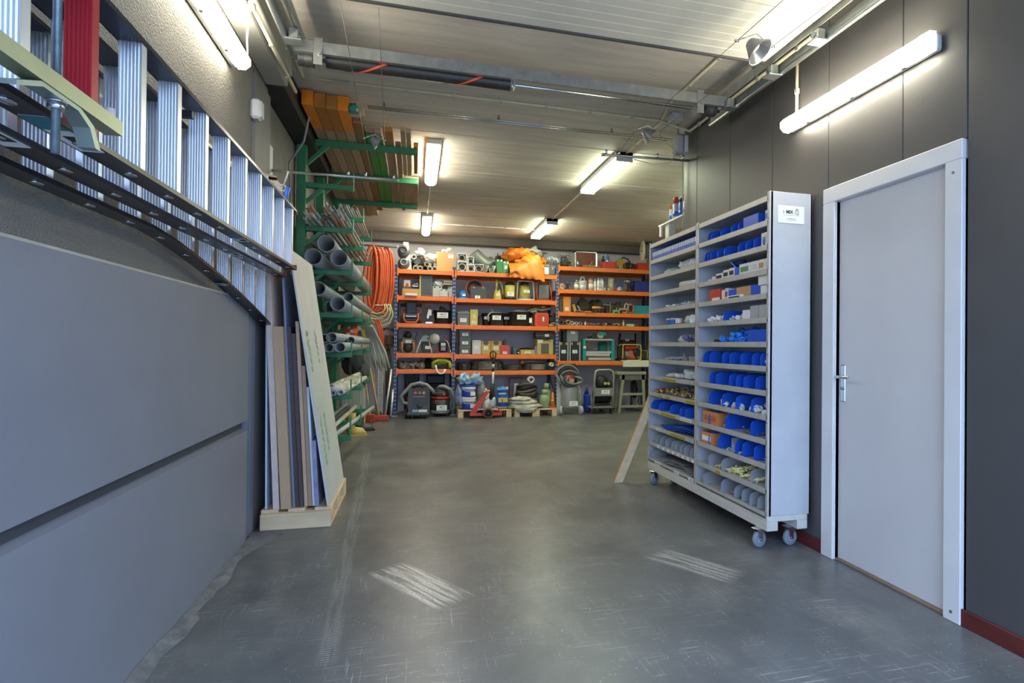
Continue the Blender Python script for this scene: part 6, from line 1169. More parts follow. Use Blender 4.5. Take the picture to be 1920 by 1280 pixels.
s = spot(1100, 1142, 620, 2, 4, .06); ht = spot(1092, 1153, 634, 2, 4)[4]*.97+.002; t = T('circular_saw', 'teal and black circular saw on the saw stand', 'power tool', s, ht); part(t, 'motor', TEAL, lambda m: m.tube([(.02, .05, .1), (.16, .05, .1), (.2, .05, .09)], [.06, .06, .03], 14)); part(t, 'guard', P('a9a68c'), lambda m: m.lathe([(.07, 0), (.075, .02), (.05, .05)], 20, (.06, .0, .075), (0, 1, 0))); part(t, 'blade', DARK, lambda m: m.lathe([(.062, 0), (.062, .004)], 20, (-.06, .02, .064), (0, 1, 0))); part(t, 'handle', BLACK, lambda m: m.tube([(-.2, .05, .02), (-.14, .05, .04), (-.06, .05, .03)], .02, 8)); part(t, 'base', DARK, lambda m: m.bx(-.08, .2, .0, .1, .0, .012))
s = spot(1158, 1168, 648, 2, 4, .05); t = T('gas_torch', 'black torch with hanging cable', 'tool', s); part(t, 'body', BLACK, lambda m: m.bx(-.04, .04, .02, .1, .05, s[4], .012)); part(t, 'cable', DARK, lambda m: m.tube([(.0, .0, .1), (.04, -.02, .04), (.1, -.02, .02), (.16, .0, .06)], .016, 7)); part(t, 'foot', BLACK, lambda m: m.bx(-.03, .03, .0, .1, .0, .05))
s = spot(1162, 1198, 622, 2, 4, .4); t = T('bench_grinder', 'black press machine behind the yellow generator', 'machine', s); w, h = s[1], s[4]; part(t, 'column', BLACK, lambda m: m.tube([(-w*.45, .1, 0), (-w*.45, .1, h*.7), (-w*.4, .1, h*.95)], .025, 8).tube([(w*.42, .1, 0), (w*.4, .1, h*.95)], .02, 8)); part(t, 'head', P('232528'), lambda m: m.bx(-w*.4, w*.4, .05, .25, h*.42, h*.72, .03)); sticker(t, -.03, .048, h*.72, .09, .05); part(t, 'base', BLACK, lambda m: m.bx(-w*.48, w*.48, 0, .3, 0, .04, .005))
s = spot(1167, 1203, 645, 2, 4); t = T('generator', 'small generator in a yellow tube frame', 'generator', s); w, h = s[1], s[4]; FY = P('cdb24a')
for y in (.0, .25): part(t, 'frame', FY, lambda m: m.tube([(x_, y, z_) for x_, z_ in rrect(-w*.47, w*.47, .015, h*.97, .04)], .012, 8, closed=True))
part(t, 'tank', RED, lambda m: m.bx(-w*.25, w*.35, .05, .2, h*.66, h*.88, .03)); part(t, 'engine', P('b8634a'), lambda m: m.lathe([(.07, 0), (.08, .04), (.05, .09)], 16, (-.0, .03, h*.4), (0, 1, 0)).bx(-.12, .12, .06, .2, h*.1, h*.4, .02)); part(t, 'alternator', BLACK, lambda m: m.lathe([(.05, -.02), (.085, .02), (.085, .1)], 18, (w*.28, .0, h*.5), (0, 1, 0))); part(t, 'muffler', CHROME, lambda m: m.bx(-w*.35, -w*.1, .02, .1, h*.3, h*.6, .015))
s = spot(1201, 1216, 655, 2, 4, .1); t = T('work_light', 'black and yellow work light at the right end', 'lamp', s); part(t, 'housing', DARK, lambda m: m.bx(-.07, .07, .03, .1, .05, .19, .01)); part(t, 'frame', P('c9b73c'), lambda m: m.tube([(-.085, .05, .01), (-.085, .05, .22), (.085, .05, .22), (.085, .05, .01)], .009, 6)); part(t, 'foot', DARK, lambda m: m.bx(-.08, .08, 0, .12, 0, .016))
s = spot(1169, 1218, 676, 2, 4, -.1); t = T('cover_board', 'white cover board lying over the front of the lower right beam', 'panel', (s[0], 0, RY-.14, BZ[2][4])); M().bx(-s[1]/2, s[1]/2+.08, 0, .1, -.12, .001, .006).build('panel', P('d8d7c8'), t); M().bx(-s[1]/2, s[1]/2+.08, .1, .4, .001, .014, .003).build('flange', P('d8d7c8'), t)
# ---- fifth level, bays 1 and 2
R = random.Random(5)
heapcloth(spot(748, 795, 678, 0, 4), mat('6b5f56', .8, 0, .5, 14, col2='b8aca0'), 'heap of worn cloths and straps on the lowest left shelf', 'rag_heap', 'rags', .4, 71, .3, 3)
heapcloth(spot(797, 809, 671, 0, 4, .2), mat('2c2a29', .8, 0, .3, 14), 'dark gloves and cloths behind the worn straps', 'glove_heap', 'gloves', .35, 75, .35, 2)
s = spot(811, 847, 674, 0, 4, -.02); t = T('rope_bundle', 'lime green lifting slings with white ring hanging over the beam', 'slings', s); part(t, 'sling', P('a8b83a'), lambda m: m.tube([(-.16, .1, .03), (-.17, .05, .12), (-.08, .05, .17), (.05, .08, .17), (.14, .05, .13), (.16, .02, .02)], .035, 10).tube([(-.12, .2, .08), (.0, .15, .14), (.1, .15, .1)], .04, 10)); part(t, 'ring', PAPER, lambda m: m.tube([(-.12, -.03, .08), (-.1, -.055, -.04), (-.04, -.06, -.085), (.03, -.06, -.07), (.06, -.04, .0)], .016, 8)); part(t, 'net', mat('7d4a34', .7, 0, .4, 12), lambda m: m.blob((.17, .15, .08), .09, .1, .09, 4, .2))
GW = [mat('8d8a82', .5, .4, .2, 9), mat('6f6a60', .5, .3, .2, 9), mat('9c9a8e', .5, .4, .2, 9), mat('55504a', .6, 0, .2, 9)]
for i, (a, c, y, l) in enumerate(((858, 886, 680, 'dark brown cable coil at the left of the cable shelf'), (884, 948, 676, 'wide grey cable coil in the middle of the cable shelf'), (944, 985, 684, 'flat loose cable coil right of the wide grey coil'), (985, 1036, 682, 'grey cable coil at the right of the cable shelf'))): coil(spot(a, c, y, 1, 4), GW[(3, 0, 1, 2)[i]], l, .012, (10, 11, 6, 8)[i], i)
s = spot(978, 982, 677, 1, 4); one(M().ring((0, 0, 0), (0, .3, 0), .026, .014, 14), 'orange_tube', P('cf8a4a'), 'short orange tube resting on the cable coils', 'tube', (s[0], s[2], s[3]+.165)); s = spot(984, 1024, 674, 1, 4); one(M().tube([(-.25, .1, 0), (0, .12, .01), (.22, .15, -.02)], .022, 8), 'grey_tube', PVC, 'long grey tube lying on the right cable coil', 'tube', (s[0], s[2], s[3]+.17)); s = spot(1031, 1039, 676, 1, 4, -.03); one(M().ring((0, 0, 0), (0, .4, 0), .042, .022, 16), 'white_pipe', WPV, 'white pipe mouth beside the right rack upright', 'pipe', (s[0], s[2], s[3]+.12))
one(M().bx(-.06, .06, .1, .2, 0, .075, .004), 'wood_prop', DARK, 'dark block under the white pipe mouth', 'block', (s[0], s[2], s[3]))
# ------------------------------------------------------------------ floor in front of and under the racking
def fl(px0, px1, pyt, Y):
    a, c = at(px0, pyt, Y=Y), at(px1, pyt, Y=Y); return (a.x+c.x)/2, c.x-a.x, Y, 0, at((px0+px1)/2, pyt, Y=Y).z
def castors(t, pts, r=.03, ma=RUBBER):
    for x, y in pts:
        part(t, 'castor', ma, lambda m: m.lathe([(r*.6, -.012), (r, -.014), (r, .014), (r*.6, .012)], 16, (x, y, r), (1, 0, 0)).bx(x-.02, x+.02, y-.015, y+.015, r*1.2, r*2.1, .003))
HOSE = mat('8f9294', .45, 0, .08, 20)
Yv = 11.08; s = fl(762, 806, 727, Yv); t = T('vacuum_cleaner', 'dark grey box vacuum with orange wheel and hose arching over it', 'vacuum', s); w, h = s[1], s[4]; GV = P('4d5052')
part(t, 'body', GV, lambda m: m.prism(rrect(-w*.42, w*.5, .09, h*.97, .04), 0, .38, 'y')); part(t, 'front_panel', P('3f4244'), lambda m: m.prism(rrect(-w*.2, w*.46, h*.45, h*.92, .025), -.012, 0, 'y')); part(t, 'base', P('44474a'), lambda m: m.bx(-w*.5, w*.5, -.02, .4, .055, .12, .02))
for k, c in enumerate(('d86a54', 'd86a54', 'e0a070')): part(t, 'dial', P(c), lambda m: m.lathe([(.028, 0), (.024, .012)], 14, (-.05+.075*k, -.012, h*.84), (0, -1, 0)))
part(t, 'slot', P('8d9090'), lambda m: m.bx(-.09, .12, -.016, -.01, h*.71, h*.735)); part(t, 'plug', P('2f3a60'), lambda m: m.lathe([(.045, 0), (.045, .02), (.02, .03)], 14, (.03, -.0, h*.42), (0, -1, 0))); part(t, 'sticker', P('7fc0c8'), lambda m: m.bx(-.1, .0, -.014, 0, h*.22, h*.3)); part(t, 'name_card', PAPER, lambda m: m.bx(.01, .16, -.014, 0, h*.22, h*.3))
part(t, 'wheel', RUBBER, lambda m: m.lathe([(.06, -.03), (.085, -.03), (.085, .02), (.05, .03)], 20, (-w*.47, .22, .086), (1, 0, 0))); part(t, 'hub', P('d86a3a'), lambda m: m.lathe([(.06, -.035), (.06, .0)], 20, (-w*.47, .22, .086), (1, -.2, 0))); castors(t, ((-.1, .03), (.16, .03)), .032, DARK)
part(t, 'clip', P('d0582c'), lambda m: m.bx(-w*.46, -w*.4, .05, .1, h*.35, h*.72, .006)); part(t, 'handle', BLACK, lambda m: m.tube([(-.08, .1, h*.96), (-.06, .1, h*1.04), (.06, .1, h*1.04), (.08, .1, h*.96)], .016, 8))
part(t, 'hose', HOSE, lambda m: m.tube([(-w*.3, .05, .27), (-w*.62, .02, .3), (-w*.74, -.0, .42), (-w*.58, .0, h*.86), (-w*.3, .0, h*1.1), (.02, .0, h*1.16), (w*.36, .0, h*1.1), (w*.6, -.0, h*.93), (w*.68, .02, h*.82)], .030, 12)); part(t, 'hose_end', BLACK, lambda m: m.cyl((w*.68, .02, h*.82), (w*.74, .03, h*.76), .034))
s = fl(809, 844, 728, 11.3); t = T('vacuum_cleaner', 'round black vacuum with red band and white name card', 'vacuum', s); r = s[1]/2; h = s[4]
part(t, 'drum', P('37393b'), lambda m: m.lathe([(r*.93, .1), (r*1.0, .14), (r*1.0, h*.6)], 24, (0, r, 0))); part(t, 'band', P('d23a24'), lambda m: m.lathe([(r*1.02, h*.62), (r*1.03, h*.7)], 24, (0, r, 0))); part(t, 'head', P('33363a'), lambda m: m.lathe([(r*1.0, h*.7), (r*.97, h*.85), (r*.8, h*.97), (r*.4, h*1.0)], 24, (0, r, 0))); part(t, 'base', P('7b7e80'), lambda m: m.lathe([(r*1.03, .06), (r*1.05, .08), (r*1.0, .12)], 24, (0, r, 0))); castors(t, ((-r*.75, .1), (r*.75, .1), (0, r*1.7)), .03); sticker(t, .02, -.008, h*.32, .19, .10); part(t, 'inlet', P('b9755a'), lambda m: m.ring((-r*.45, -.02, h*.52), (-r*.45, .08, h*.52), .03, .02, 14)); part(t, 'panel', P('202224'), lambda m: m.bx(-.12, .1, -.0, .05, h*.74, h*.86, .01)); part(t, 'knob', P('d8402c'), lambda m: m.lathe([(.026, 0), (.02, .02)], 14, (.06, .0, h*.79), (0, -1, 0)))
part(t, 'hose', HOSE, lambda m: m.tube([(-r*.35, .1, h*.98), (-r*.1, .05, h*1.06), (r*.3, .03, h*1.07), (r*1.1, .05, h*.95), (r*1.5, .1, h*.65), (r*1.5, .15, h*.3), (r*1.1, .2, h*.18)], .032, 12).tube([(0, .12, h*1.02), (r*.8, .12, h*.98), (r*1.25, .18, h*.6), (r*1.05, .2, h*.22)], .028, 12))
for a, c, y, l in ((759, 786, 699, 'plain black bin behind the box vacuum'), (800, 834, 701, 'stack of black crates behind the round vacuum')):
    s = fl(a, c, y, 12.1); t = T('black_bin', l, 'bin', s)
    for k in range(4 if 'stack' in l else 1):
        hh = s[4]/(4 if 'stack' in l else 1); part(t, 'shell', BLACK, lambda m: m.bx(-s[1]/2, s[1]/2, 0, .3, hh*k, hh*k+hh*.9, .02).bx(-s[1]/2-.01, s[1]/2+.01, -.01, .31, hh*k+hh*.86, hh*k+hh, .006))
# pallets
pallet('wooden pallet under the stacked blue buckets', .775, 1.775, 11.08, 11.88, 'x'); pallet('wooden pallet under the green gas bottles', 1.83, 2.655, 11.05, 11.85, 'x'); PZ = .1445
def pl(px0, px1, pyt, Y): s = fl(px0, px1, pyt, Y); return (s[0], s[1], Y, PZ, s[4]-PZ)
s = pl(856, 868, 722, 11.2); one(M().blob((0, .15, s[4]*.5), s[1]*.6, .2, s[4]*.55, 3, .12, 22, 14, True), 'cement_bag', mat('c9ced6', .6, 0, .4, 5, col2='4a6fb0'), 'white and blue mortar bag standing left of the blue buckets', 'bag', (s[0], s[2], s[3]))
def bucket(s, label, dz, h):
    t = T('bucket', label, 'bucket', s, dz); r = s[1]/2
    part(t, 'body', P('2548b8'), lambda m: m.lathe([(r*.82, 0), (r*.93, h*.62)], 22, (0, r, 0))); part(t, 'collar', PAPER, lambda m: m.lathe([(r*.95, h*.62), (r*.97, h*.86)], 22, (0, r, 0))); part(t, 'lid', P('2a4fc0') if dz else PAPER, lambda m: m.lathe([(r*1.0, h*.86), (r*1.02, h*.98), (r*.9, h)], 22, (0, r, 0)))
    part(t, 'handle', P('d9d2c4'), lambda m: m.tube([(-r*1.02, r, h*.7), (-r*.5, -.02, h*.52), (r*.5, -.02, h*.56), (r*1.02, r, h*.7)], .006, 6)); part(t, 'label_card', PAPER, lambda m: m.box((r*.5, r*.15, h*.3), (r*.75, .004, h*.35), 0, .5)); return t
s = pl(865.5, 894, 722, 11.1); h1 = s[4]*.5; bucket(s, 'blue and white paint bucket below the other', 0, h1); bucket(s, 'blue and white paint bucket stacked on top', h1+.002, h1)
t = heapcloth((s[0]+.04, s[1]*1.5, 11.12, PZ+2*h1+.003, at(880, 701, Y=11.1).z-PZ-2*h1), mat('c9d2d6', .25, 0, .25, 6, col2='5aa0cf'), 'crumpled clear bag with blue print on the buckets', 'plastic_bag', 'bag', .4, 83, .25, 2)
s = pl(907, 921, 728, 11.35); t = T('jerrycan', 'small white jerrycan behind the pallet jack', 'jerrycan', s); part(t, 'body', PAPER, lambda m: m.prism(rrect(-s[1]/2, s[1]/2, 0, s[4]*.9, .03), 0, .12, 'y')); part(t, 'cap', P('e0ddd2'), lambda m: m.cyl((-.03, .06, s[4]*.88), (-.03, .06, s[4]), .024))
s = pl(894, 912, 705, 11.6); one(M().blob((0, .1, s[4]*.45), s[1]*.5, .15, s[4]*.55, 8, .1), 'film_roll', mat('aeb2ae', .3, 0, .15, 6), 'grey film covered sack behind the white jerrycan', 'sack', (s[0], s[2], s[3]))
s = pl(931, 955.5, 724, 11.12); t = T('plaster_bag', 'bright blue bag with yellow panel and rolled top', 'bag', s); w, h = s[1], s[4]
part(t, 'body', P('1f62b8', .4), lambda m: m.blob((0, .12, h*.42), w*.5, .13, h*.52, 12, .06, 26, 18, True)); part(t, 'rolled_top', mat('4a86cc', .35, 0, .3, 14), lambda m: m.blob((0, .1, h*.84), w*.40, .1, h*.12, 14, .25, 20, 12, False)); part(t, 'panel', P('d4b64a'), lambda m: m.box((.0, -.012, h*.40), (w*.72, .006, h*.2))); part(t, 'flap', P('d8cf9c'), lambda m: m.prism([(w*.05, h*.82), (w*.42, h*.86), (w*.4, h*1.0), (w*.12, h*.93)], .02, .04, 'y'))
t2 = lettering(part(t, 'stripe', PAPER, lambda m: m.bx(-w*.34, w*.22, -.012, -.006, h*.66, h*.70)), '', 0, 0, 0, .01) if False else part(t, 'stripe', PAPER, lambda m: m.bx(-w*.34, w*.22, -.012, -.0, h*.66, h*.70))
# pallet jack
PJ = P('c9402a', .4); p = at(915, 784, Z=0); s = (p.x, 0, p.y-.02, 0, 0); t = T('pallet_jack', 'orange red hand pallet jack with tall handle', 'pallet jack', s)
part(t, 'side_frame', PJ, lambda m: m.prism([(-.33, .05), (.26, .05), (.26, .10), (-.22, .10), (.0, .46), (.03, .46), (.03, .50), (-.05, .50), (-.33, .10)], .03, .09, 'y')); part(t, 'arm', PJ, lambda m: m.prism([(.12, .26), (.15, .24), (.26, .10), (.22, .10)], .03, .08, 'y')); part(t, 'fork', PJ, lambda m: m.bx(-.33, -.2, .05, .5, .05, .10, .01).bx(.14, .26, .05, .5, .05, .10, .01)); part(t, 'pump', mat('b9bbb8', .4, .4, .1, 8), lambda m: m.lathe([(.10, .17), (.11, .2), (.10, .3), (.07, .36)], 18, (-.02, .12, 0)).bx(.03, .15, .06, .18, .2, .38, .02)); part(t, 'plate', GALV, lambda m: m.bx(-.2, .18, .02, .2, .155, .175, .004))
part(t, 'wheel', RUBBER, lambda m: m.lathe([(.05, -.03), (.085, -.032), (.085, .032), (.05, .03)], 24, (0, .0, .102), (0, 1, 0))); part(t, 'tyre', P('b0492f'), lambda m: m.lathe([(.085, -.03), (.102, -.03), (.102, .03), (.085, .03)], 24, (0, .0, .102), (0, 1, 0))); part(t, 'hub', DARK, lambda m: m.lathe([(.03, -.04), (.02, .04)], 14, (0, 0, .102), (0, 1, 0))); part(t, 'wheel', RUBBER, lambda m: m.lathe([(.05, -.03), (.098, -.03), (.098, .03), (.05, .03)], 24, (-.05, .16, .1), (0, 1, 0)))
hx0 = at(925, 720, Y=p.y).x-p.x; hz1 = at(925, 658, Y=p.y).z
part(t, 'drawbar', BLACK, lambda m: m.cyl((hx0-.03, .1, .34), (hx0, .1, .64), .045, .03)); part(t, 'tube', PAPER, lambda m: m.cyl((hx0, .1, .62), (hx0+.005, .1, .86), .02).cyl((hx0+.005, .1, .94), (hx0+.006, .1, 1.0), .02)); part(t, 'tube', BLACK, lambda m: m.cyl((hx0, .1, .86), (hx0+.005, .1, .94), .021).cyl((hx0+.006, .1, 1.0), (hx0+.006, .1, 1.1), .021)); part(t, 'grip', P('3a2a20'), lambda m: m.tube([(hx0-.0, .1, 1.08), (hx0-.05, .1, 1.14), (hx0-.05, .1, hz1-.03), (hx0, .1, hz1), (hx0+.05, .1, hz1-.03), (hx0+.05, .1, 1.14), (hx0, .1, 1.08)], .014, 8).cyl((hx0, .1, 1.08), (hx0, .1, hz1-.01), .01))
# things on the second pallet
s = pl(957, 1020, 746, 11.02); t = T('canvas_tarp', 'folded off white canvas sheet hanging over the pallet edge', 'canvas', s); CV = mat('c4bfae', .8, 0, .12, 6, .2); w, h = s[1], s[4]
part(t, 'fold', CV, lambda m: m.blob((-.02, .2, h*.2), w*.52, .24, h*.28, 21, .14, 30, 14, True, 4)); part(t, 'fold', CV, lambda m: m.blob((-.06, .22, h*.55), w*.44, .2, h*.26, 22, .16, 30, 14, False, 4)); part(t, 'fold', CV, lambda m: m.blob((-.1, .2, h*.85), w*.34, .16, h*.2, 23, .18, 30, 14, False, 5)); part(t, 'overhang', CV, lambda m: m.blob((-.02, -.0, h*.05), w*.3, .05, .07, 24, .2, 24, 12, False, 4))
s = pl(966, 1015, 720, 11.3); t = T('cable_heap', 'heap of black and grey power cables on the canvas', 'cables', s); w, h = s[1], s[4]; b0 = .1
for k in range(7): part(t, 'cable', (GW[3], GW[1], BLACK)[k % 3], lambda m: m.tube([(math.cos(a*.52)*w*(.46-.02*k)*(1+.1*math.sin(a*1.3+k)), .2+math.sin(a*.52)*.18, b0+(h-b0)*(k+.5)/7+.03*math.sin(a*.9+k)) for a in range(13)], .022, 7))
part(t, 'core', mat('2f2d2b', .7, 0, .4, 14), lambda m: m.blob((0, .2, (h+b0)*.45), w*.42, .16, h*.5, 9, .2))
s = pl(956, 992, 708, 11.68); t = T('storage_crate', 'purple and white crates behind the cable heap', 'crates', s); w, h = s[1], s[4]; part(t, 'crate', P('6b5470'), lambda m: m.bx(-w/2, w*.2, .05, .15, 0, h, .015)); part(t, 'crate', P('cfccc6'), lambda m: m.bx(-w*.3, w/2, -.05, .04, 0, h*.8, .01))
s = pl(985, 1000, 707, 11.7); one(M().ring((0, 0, 0), (0, .15, 0), .075, .032, 20), 'paper_roll', P('c3bfc6'), 'pale paper roll lying on the crates behind cables', 'roll', (s[0], 11.5, PZ+spot(956, 992, 708, 1, 9)[4]*.0+pl(956, 992, 708, 11.68)[4]*.8+.077))
GBT = mat('8fa07a', .45, 0, .08, 6)
def gas(px0, px1, pyt, Y, label, z=PZ):
    s = fl(px0, px1, pyt, Y); r = s[1]/2; h = s[4]-z; t = thing('gas_bottle', label, 'gas bottle', (s[0], Y, z))
    part(t, 'tank', GBT, lambda m: m.lathe([(r*.8, 0), (r*.85, .02), (r*.98, .06), (r, h*.35), (r*.98, h*.62), (r*.6, h*.72), (r*.3, h*.75)], 22, (0, r, 0))); part(t, 'collar', GBT, lambda m: m.ring((0, r, h*.72), (0, r, h), r*.55, r*.48, 18)); part(t, 'valve', mat('b39a5a', .35, .7), lambda m: m.cyl((0, r, h*.74), (0, r, h*.92), .02)); part(t, 'weld', GBT, lambda m: m.lathe([(r*1.01, h*.36), (r*1.012, h*.375), (r*1.01, h*.39)], 22, (0, r, 0)))
gas(1014, 1033, 731, 11.12, 'front green gas bottle on the pallet'); gas(1018, 1036, 719, 11.42, 'taller green gas bottle behind the front one')
s = pl(1032, 1043, 735, 11.1); t = T('traffic_cone', 'orange traffic cone with white bands at the pallet corner', 'cone', s); r, h = s[1]*.42, s[4]; part(t, 'cone', P('e07a22'), lambda m: m.lathe([(r, .015), (r*.25, h)], 18, (0, r, 0))); part(t, 'base', P('d8701e'), lambda m: m.bx(-r*1.2, r*1.2, -r*.2, r*2.2, 0, .018, .004))
for q in (.2, .42): part(t, 'band', PAPER, lambda m: m.lathe([(r*(1.02-.75*q), h*q), (r*(1.02-.75*(q+.08)), h*(q+.08))], 18, (0, r, 0)))
# bay 3 floor
s = fl(1044, 1057, 711, 11.3); one(M().prism([(-.07, 0), (.08, 0), (-.03, s[4]), (-.07, s[4])], 0, .02, 'y'), 'wedge_board', P('b9c0bc'), 'pale tapered board leaning beside the rack upright', 'board', (s[0]-.0, s[2], 0))
s = fl(1055, 1087, 722, 11.15); t = T('industrial_vacuum', 'tall grey industrial vacuum on two wheels wrapped in hose', 'vacuum', s); r, h = s[1]/2, s[4]; VG = mat('a4a6a4', .42, .2, .06, 4)
part(t, 'tank', VG, lambda m: m.lathe([(r*.93, .12), (r, .16), (r, h*.92), (r*.94, h)], 24, (0, r, 0))); part(t, 'head', P('8b2c26'), lambda m: m.lathe([(r*.7, h), (r*.66, h+.16), (r*.4, h+.2)], 20, (0, r, 0))); part(t, 'head_panel', P('d8a090'), lambda m: m.bx(-.03, .07, r*.3, r*.36, h+.05, h+.12)); sticker(t, .05, -.006, h*.38, .17, .1)
for q in (-1, 1): part(t, 'wheel', P('b5b7b2'), lambda m: m.lathe([(.03, -.02), (.085, -.025), (.09, 0), (.085, .025), (.03, .02)], 22, (q*r*1.12, .02, .09), (1, .35*q, 0)))
part(t, 'axle', STEEL, lambda m: m.cyl((-r*1.1, .06, .09), (r*1.1, .06, .09), .012).bx(-r*.8, r*.8, .05, r*1.6, .10, .13, .004)); part(t, 'handle', DARK, lambda m: m.tube([(-r*.8, r*1.7, h*.9), (-r*.85, r*1.7, h*1.6), (-r*.7, r*1.7, h*1.68), (r*.9, r*1.7, h*1.68), (r*1.05, r*1.7, h*1.6), (r*1.0, r*1.7, h*.9)], .016, 8)); part(t, 'stay', VG, lambda m: m.tube([(r*1.1, .1, .2), (r*1.3, .1, h*.6), (r*1.1, .15, h*1.0)], .016, 8))
HG = mat('77797a', .5, 0, .1, 20)
for k in range(5): part(t, 'hose', (HG, DARK)[k in (1, 3)], lambda m: m.tube([(x_, .02-.015*k if z_ < h*1.25 else r, z_) for x_, y_, z_ in arc((.02*k-.03, 0, h*1.30-.02*k), r*(1.32-.1*k), 0, 360, 26, 'y', h*.36-.035*k)], .024, 9, closed=True))
s = fl(1098, 1107, 727, 11.5); t = T('blue_canister', 'blue plastic canister behind the industrial vacuum', 'canister', s); part(t, 'body', P('1f3fb0'), lambda m: m.bx(-s[1]*.6, s[1]*.6, 0, .15, 0, s[4]*.75, .03)); part(t, 'neck', P('1f3fb0'), lambda m: m.lathe([(.05, s[4]*.75), (.03, s[4]*.9), (.03, s[4])], 14, (-.01, .07, 0)))
s = fl(1111, 1156, 692, 11.15); t = T('platform_trolley', 'folding platform trolley with bent grey handle and name card', 'trolley', s); w, h = s[1], s[4]; TG = mat('a9aca6', .38, .4, .06, 6)
part(t, 'deck', P('8d908d'), lambda m: m.bx(-w*.5, w*.48, .0, .8, .10, .135, .012)); part(t, 'bumper', DARK, lambda m: m.bx(-w*.51, w*.49, -.012, .0, .10, .13, .004)); part(t, 'handle', TG, lambda m: m.tube([(-w*.44, .03, .13), (-w*.38, .03, h*.86), (-w*.34, .03, h*.95), (-w*.24, .03, h*.985), (w*.26, .03, h*.985), (w*.36, .03, h*.95), (w*.40, .03, h*.86), (w*.40, .03, .13)], .02, 10)); pnl = part(t, 'panel', P('83867f'), lambda m: m.bx(-w*.39, w*.40, .02, .04, h*.40, h*.58, .004)); sticker(t, w*.06, .018, h*.49, .17, .085); castors(t, ((-w*.36, .08), (w*.32, .08), (-w*.36, .7), (w*.32, .7)), .045)
s2 = fl(1117, 1146, 701, 11.45); t = T('compressor', 'black air compressor standing on the platform trolley', 'compressor', (s2[0], 0, 11.35, .136)); part(t, 'tank', BLACK, lambda m: m.lathe([(.02, -.2), (.13, -.17), (.15, -.1), (.15, .12), (.13, .17), (.02, .2)], 20, (0, .2, .2), (1, 0, 0))); part(t, 'motor', P('28282b'), lambda m: m.lathe([(.10, 0), (.12, .05), (.12, .2), (.06, .26)], 18, (-.02, .18, .36)).bx(.06, .2, .1, .3, .34, .5, .02)); part(t, 'gauge', P('c9c87a'), lambda m: m.lathe([(.03, 0), (.03, .02)], 14, (.02, .05, .46), (0, -1, 0)).lathe([(.03, 0), (.03, .02)], 14, (.09, .05, .46), (0, -1, 0))); part(t, 'pipe', mat('a5663a', .35, .7), lambda m: m.tube([(-.1, .1, .3), (.0, .05, .35), (.1, .06, .32), (.15, .1, .3)], .014, 8)); part(t, 'foot', DARK, lambda m: m.bx(-.15, .15, .1, .3, .0, .06, .006))
s = fl(1158, 1212, 697, 11.3); t = T('saw_bench', 'grey steel saw bench with splayed legs at the right', 'bench', s); w, h = s[1], s[4]; SB = mat('a3a493', .45, .3, .08, 5)
part(t, 'table', SB, lambda m: m.bx(-w*.5, w*.5, .0, .5, h*.93, h, .006)); part(t, 'apron', P('6d6d66'), lambda m: m.bx(-w*.42, w*.5, .02, .06, h*.80, h*.93, .004))
for a, c, y in ((-.42, -.28, .02), (.46, .4, .02), (-.3, -.22, .48), (.42, .38, .48)): part(t, 'leg', SB, lambda m: m.prism([(w*a-.025, 0), (w*a+.025, 0), (w*c+.03, h*.93), (w*c-.03, h*.93)], y, y+.045, 'y'))
for z in (.42, .12): part(t, 'rail', SB, lambda m: m.bx(-w*.36, w*.44, .03, .05, h*z, h*z+.05, .004))
s = fl(1180, 1200, 712, 11.6); t = T('core_drill', 'black core drill standing under the saw bench', 'drill', s); part(t, 'column', DARK, lambda m: m.bx(-.06, -.02, .05, .1, .02, s[4]*.95, .004).bx(-.12, .12, 0, .25, 0, .03, .004)); part(t, 'motor', BLACK, lambda m: m.lathe([(.05, 0), (.07, .1), (.06, .3), (.03, .36)], 16, (.03, .1, s[4]*.42))); part(t, 'cable', BLACK, lambda m: m.tube([(.05, .08, s[4]*.8), (.13, .05, s[4]*.6), (.1, .05, s[4]*.25), (.16, .05, .1)], .01, 6))

# ------------------------------------------------------------------ left rear corner
s = (0,); yb = 11.0; c = at(712, 525, Y=yb)
t = thing('hose_coil', 'thick coil of orange hose hanging in the left rear corner', 'hose', (c.x, yb, c.z)); OH = mat('cf5a2c', .35, 0, .08, 6); R = random.Random(2)
for k in range(9):
    cx_ = -.155+.035*k; rx = .085+R.uniform(-.01, .02); rz_ = .56+R.uniform(-.06, .05)
    part(t, 'loop', OH, lambda m: m.tube([(cx_+rx*math.cos(a*math.pi/12)+.02*math.sin(a*math.pi/12), .02*k-.08+.02*math.cos(a*math.pi/12), rz_*math.sin(a*math.pi/12)-(.6-rz_)*-.3) for a in range(24)], .023, 9, closed=True))
one(M().tube([(-1.19, yb+.02, c.z+.62), (c.x+.28, yb+.02, c.z+.60), (c.x+.30, yb+.02, c.z+.64)], .014, 8), 'hanging_hook', STEEL, 'steel wall hook carrying the orange hose coil', 'hook')
t = thing('cable_loop', 'pale yellow cable loops hanging below the orange hose', 'cable', (at(706, 585, Y=10.9).x, 10.9, at(706, 585, Y=10.9).z)); YC = P('d8cf8e')
for k in range(4): part(t, 'loop', YC, lambda m: m.tube([(-.26, .03*k, .14), (-.22+.01*k, .03*k, .06-.04*k), (-.10+.02*k, .03*k, .0-.062*k), (.0+.035*k, .03*k, -.03-.07*k), (.1+.04*k, .03*k, .0-.06*k), (.14+.045*k, .03*k, .06-.03*k), (.13+.03*k, .03*k, .15)], .013, 8))
one(M().tube([(-1.19, 10.95, 0), (-.44, 10.95, .0)], .012, 8), 'hanging_hook', STEEL, 'lower steel wall hook carrying yellow cable loops', 'hook', (0, 0, at(706, 572, Y=10.9).z))
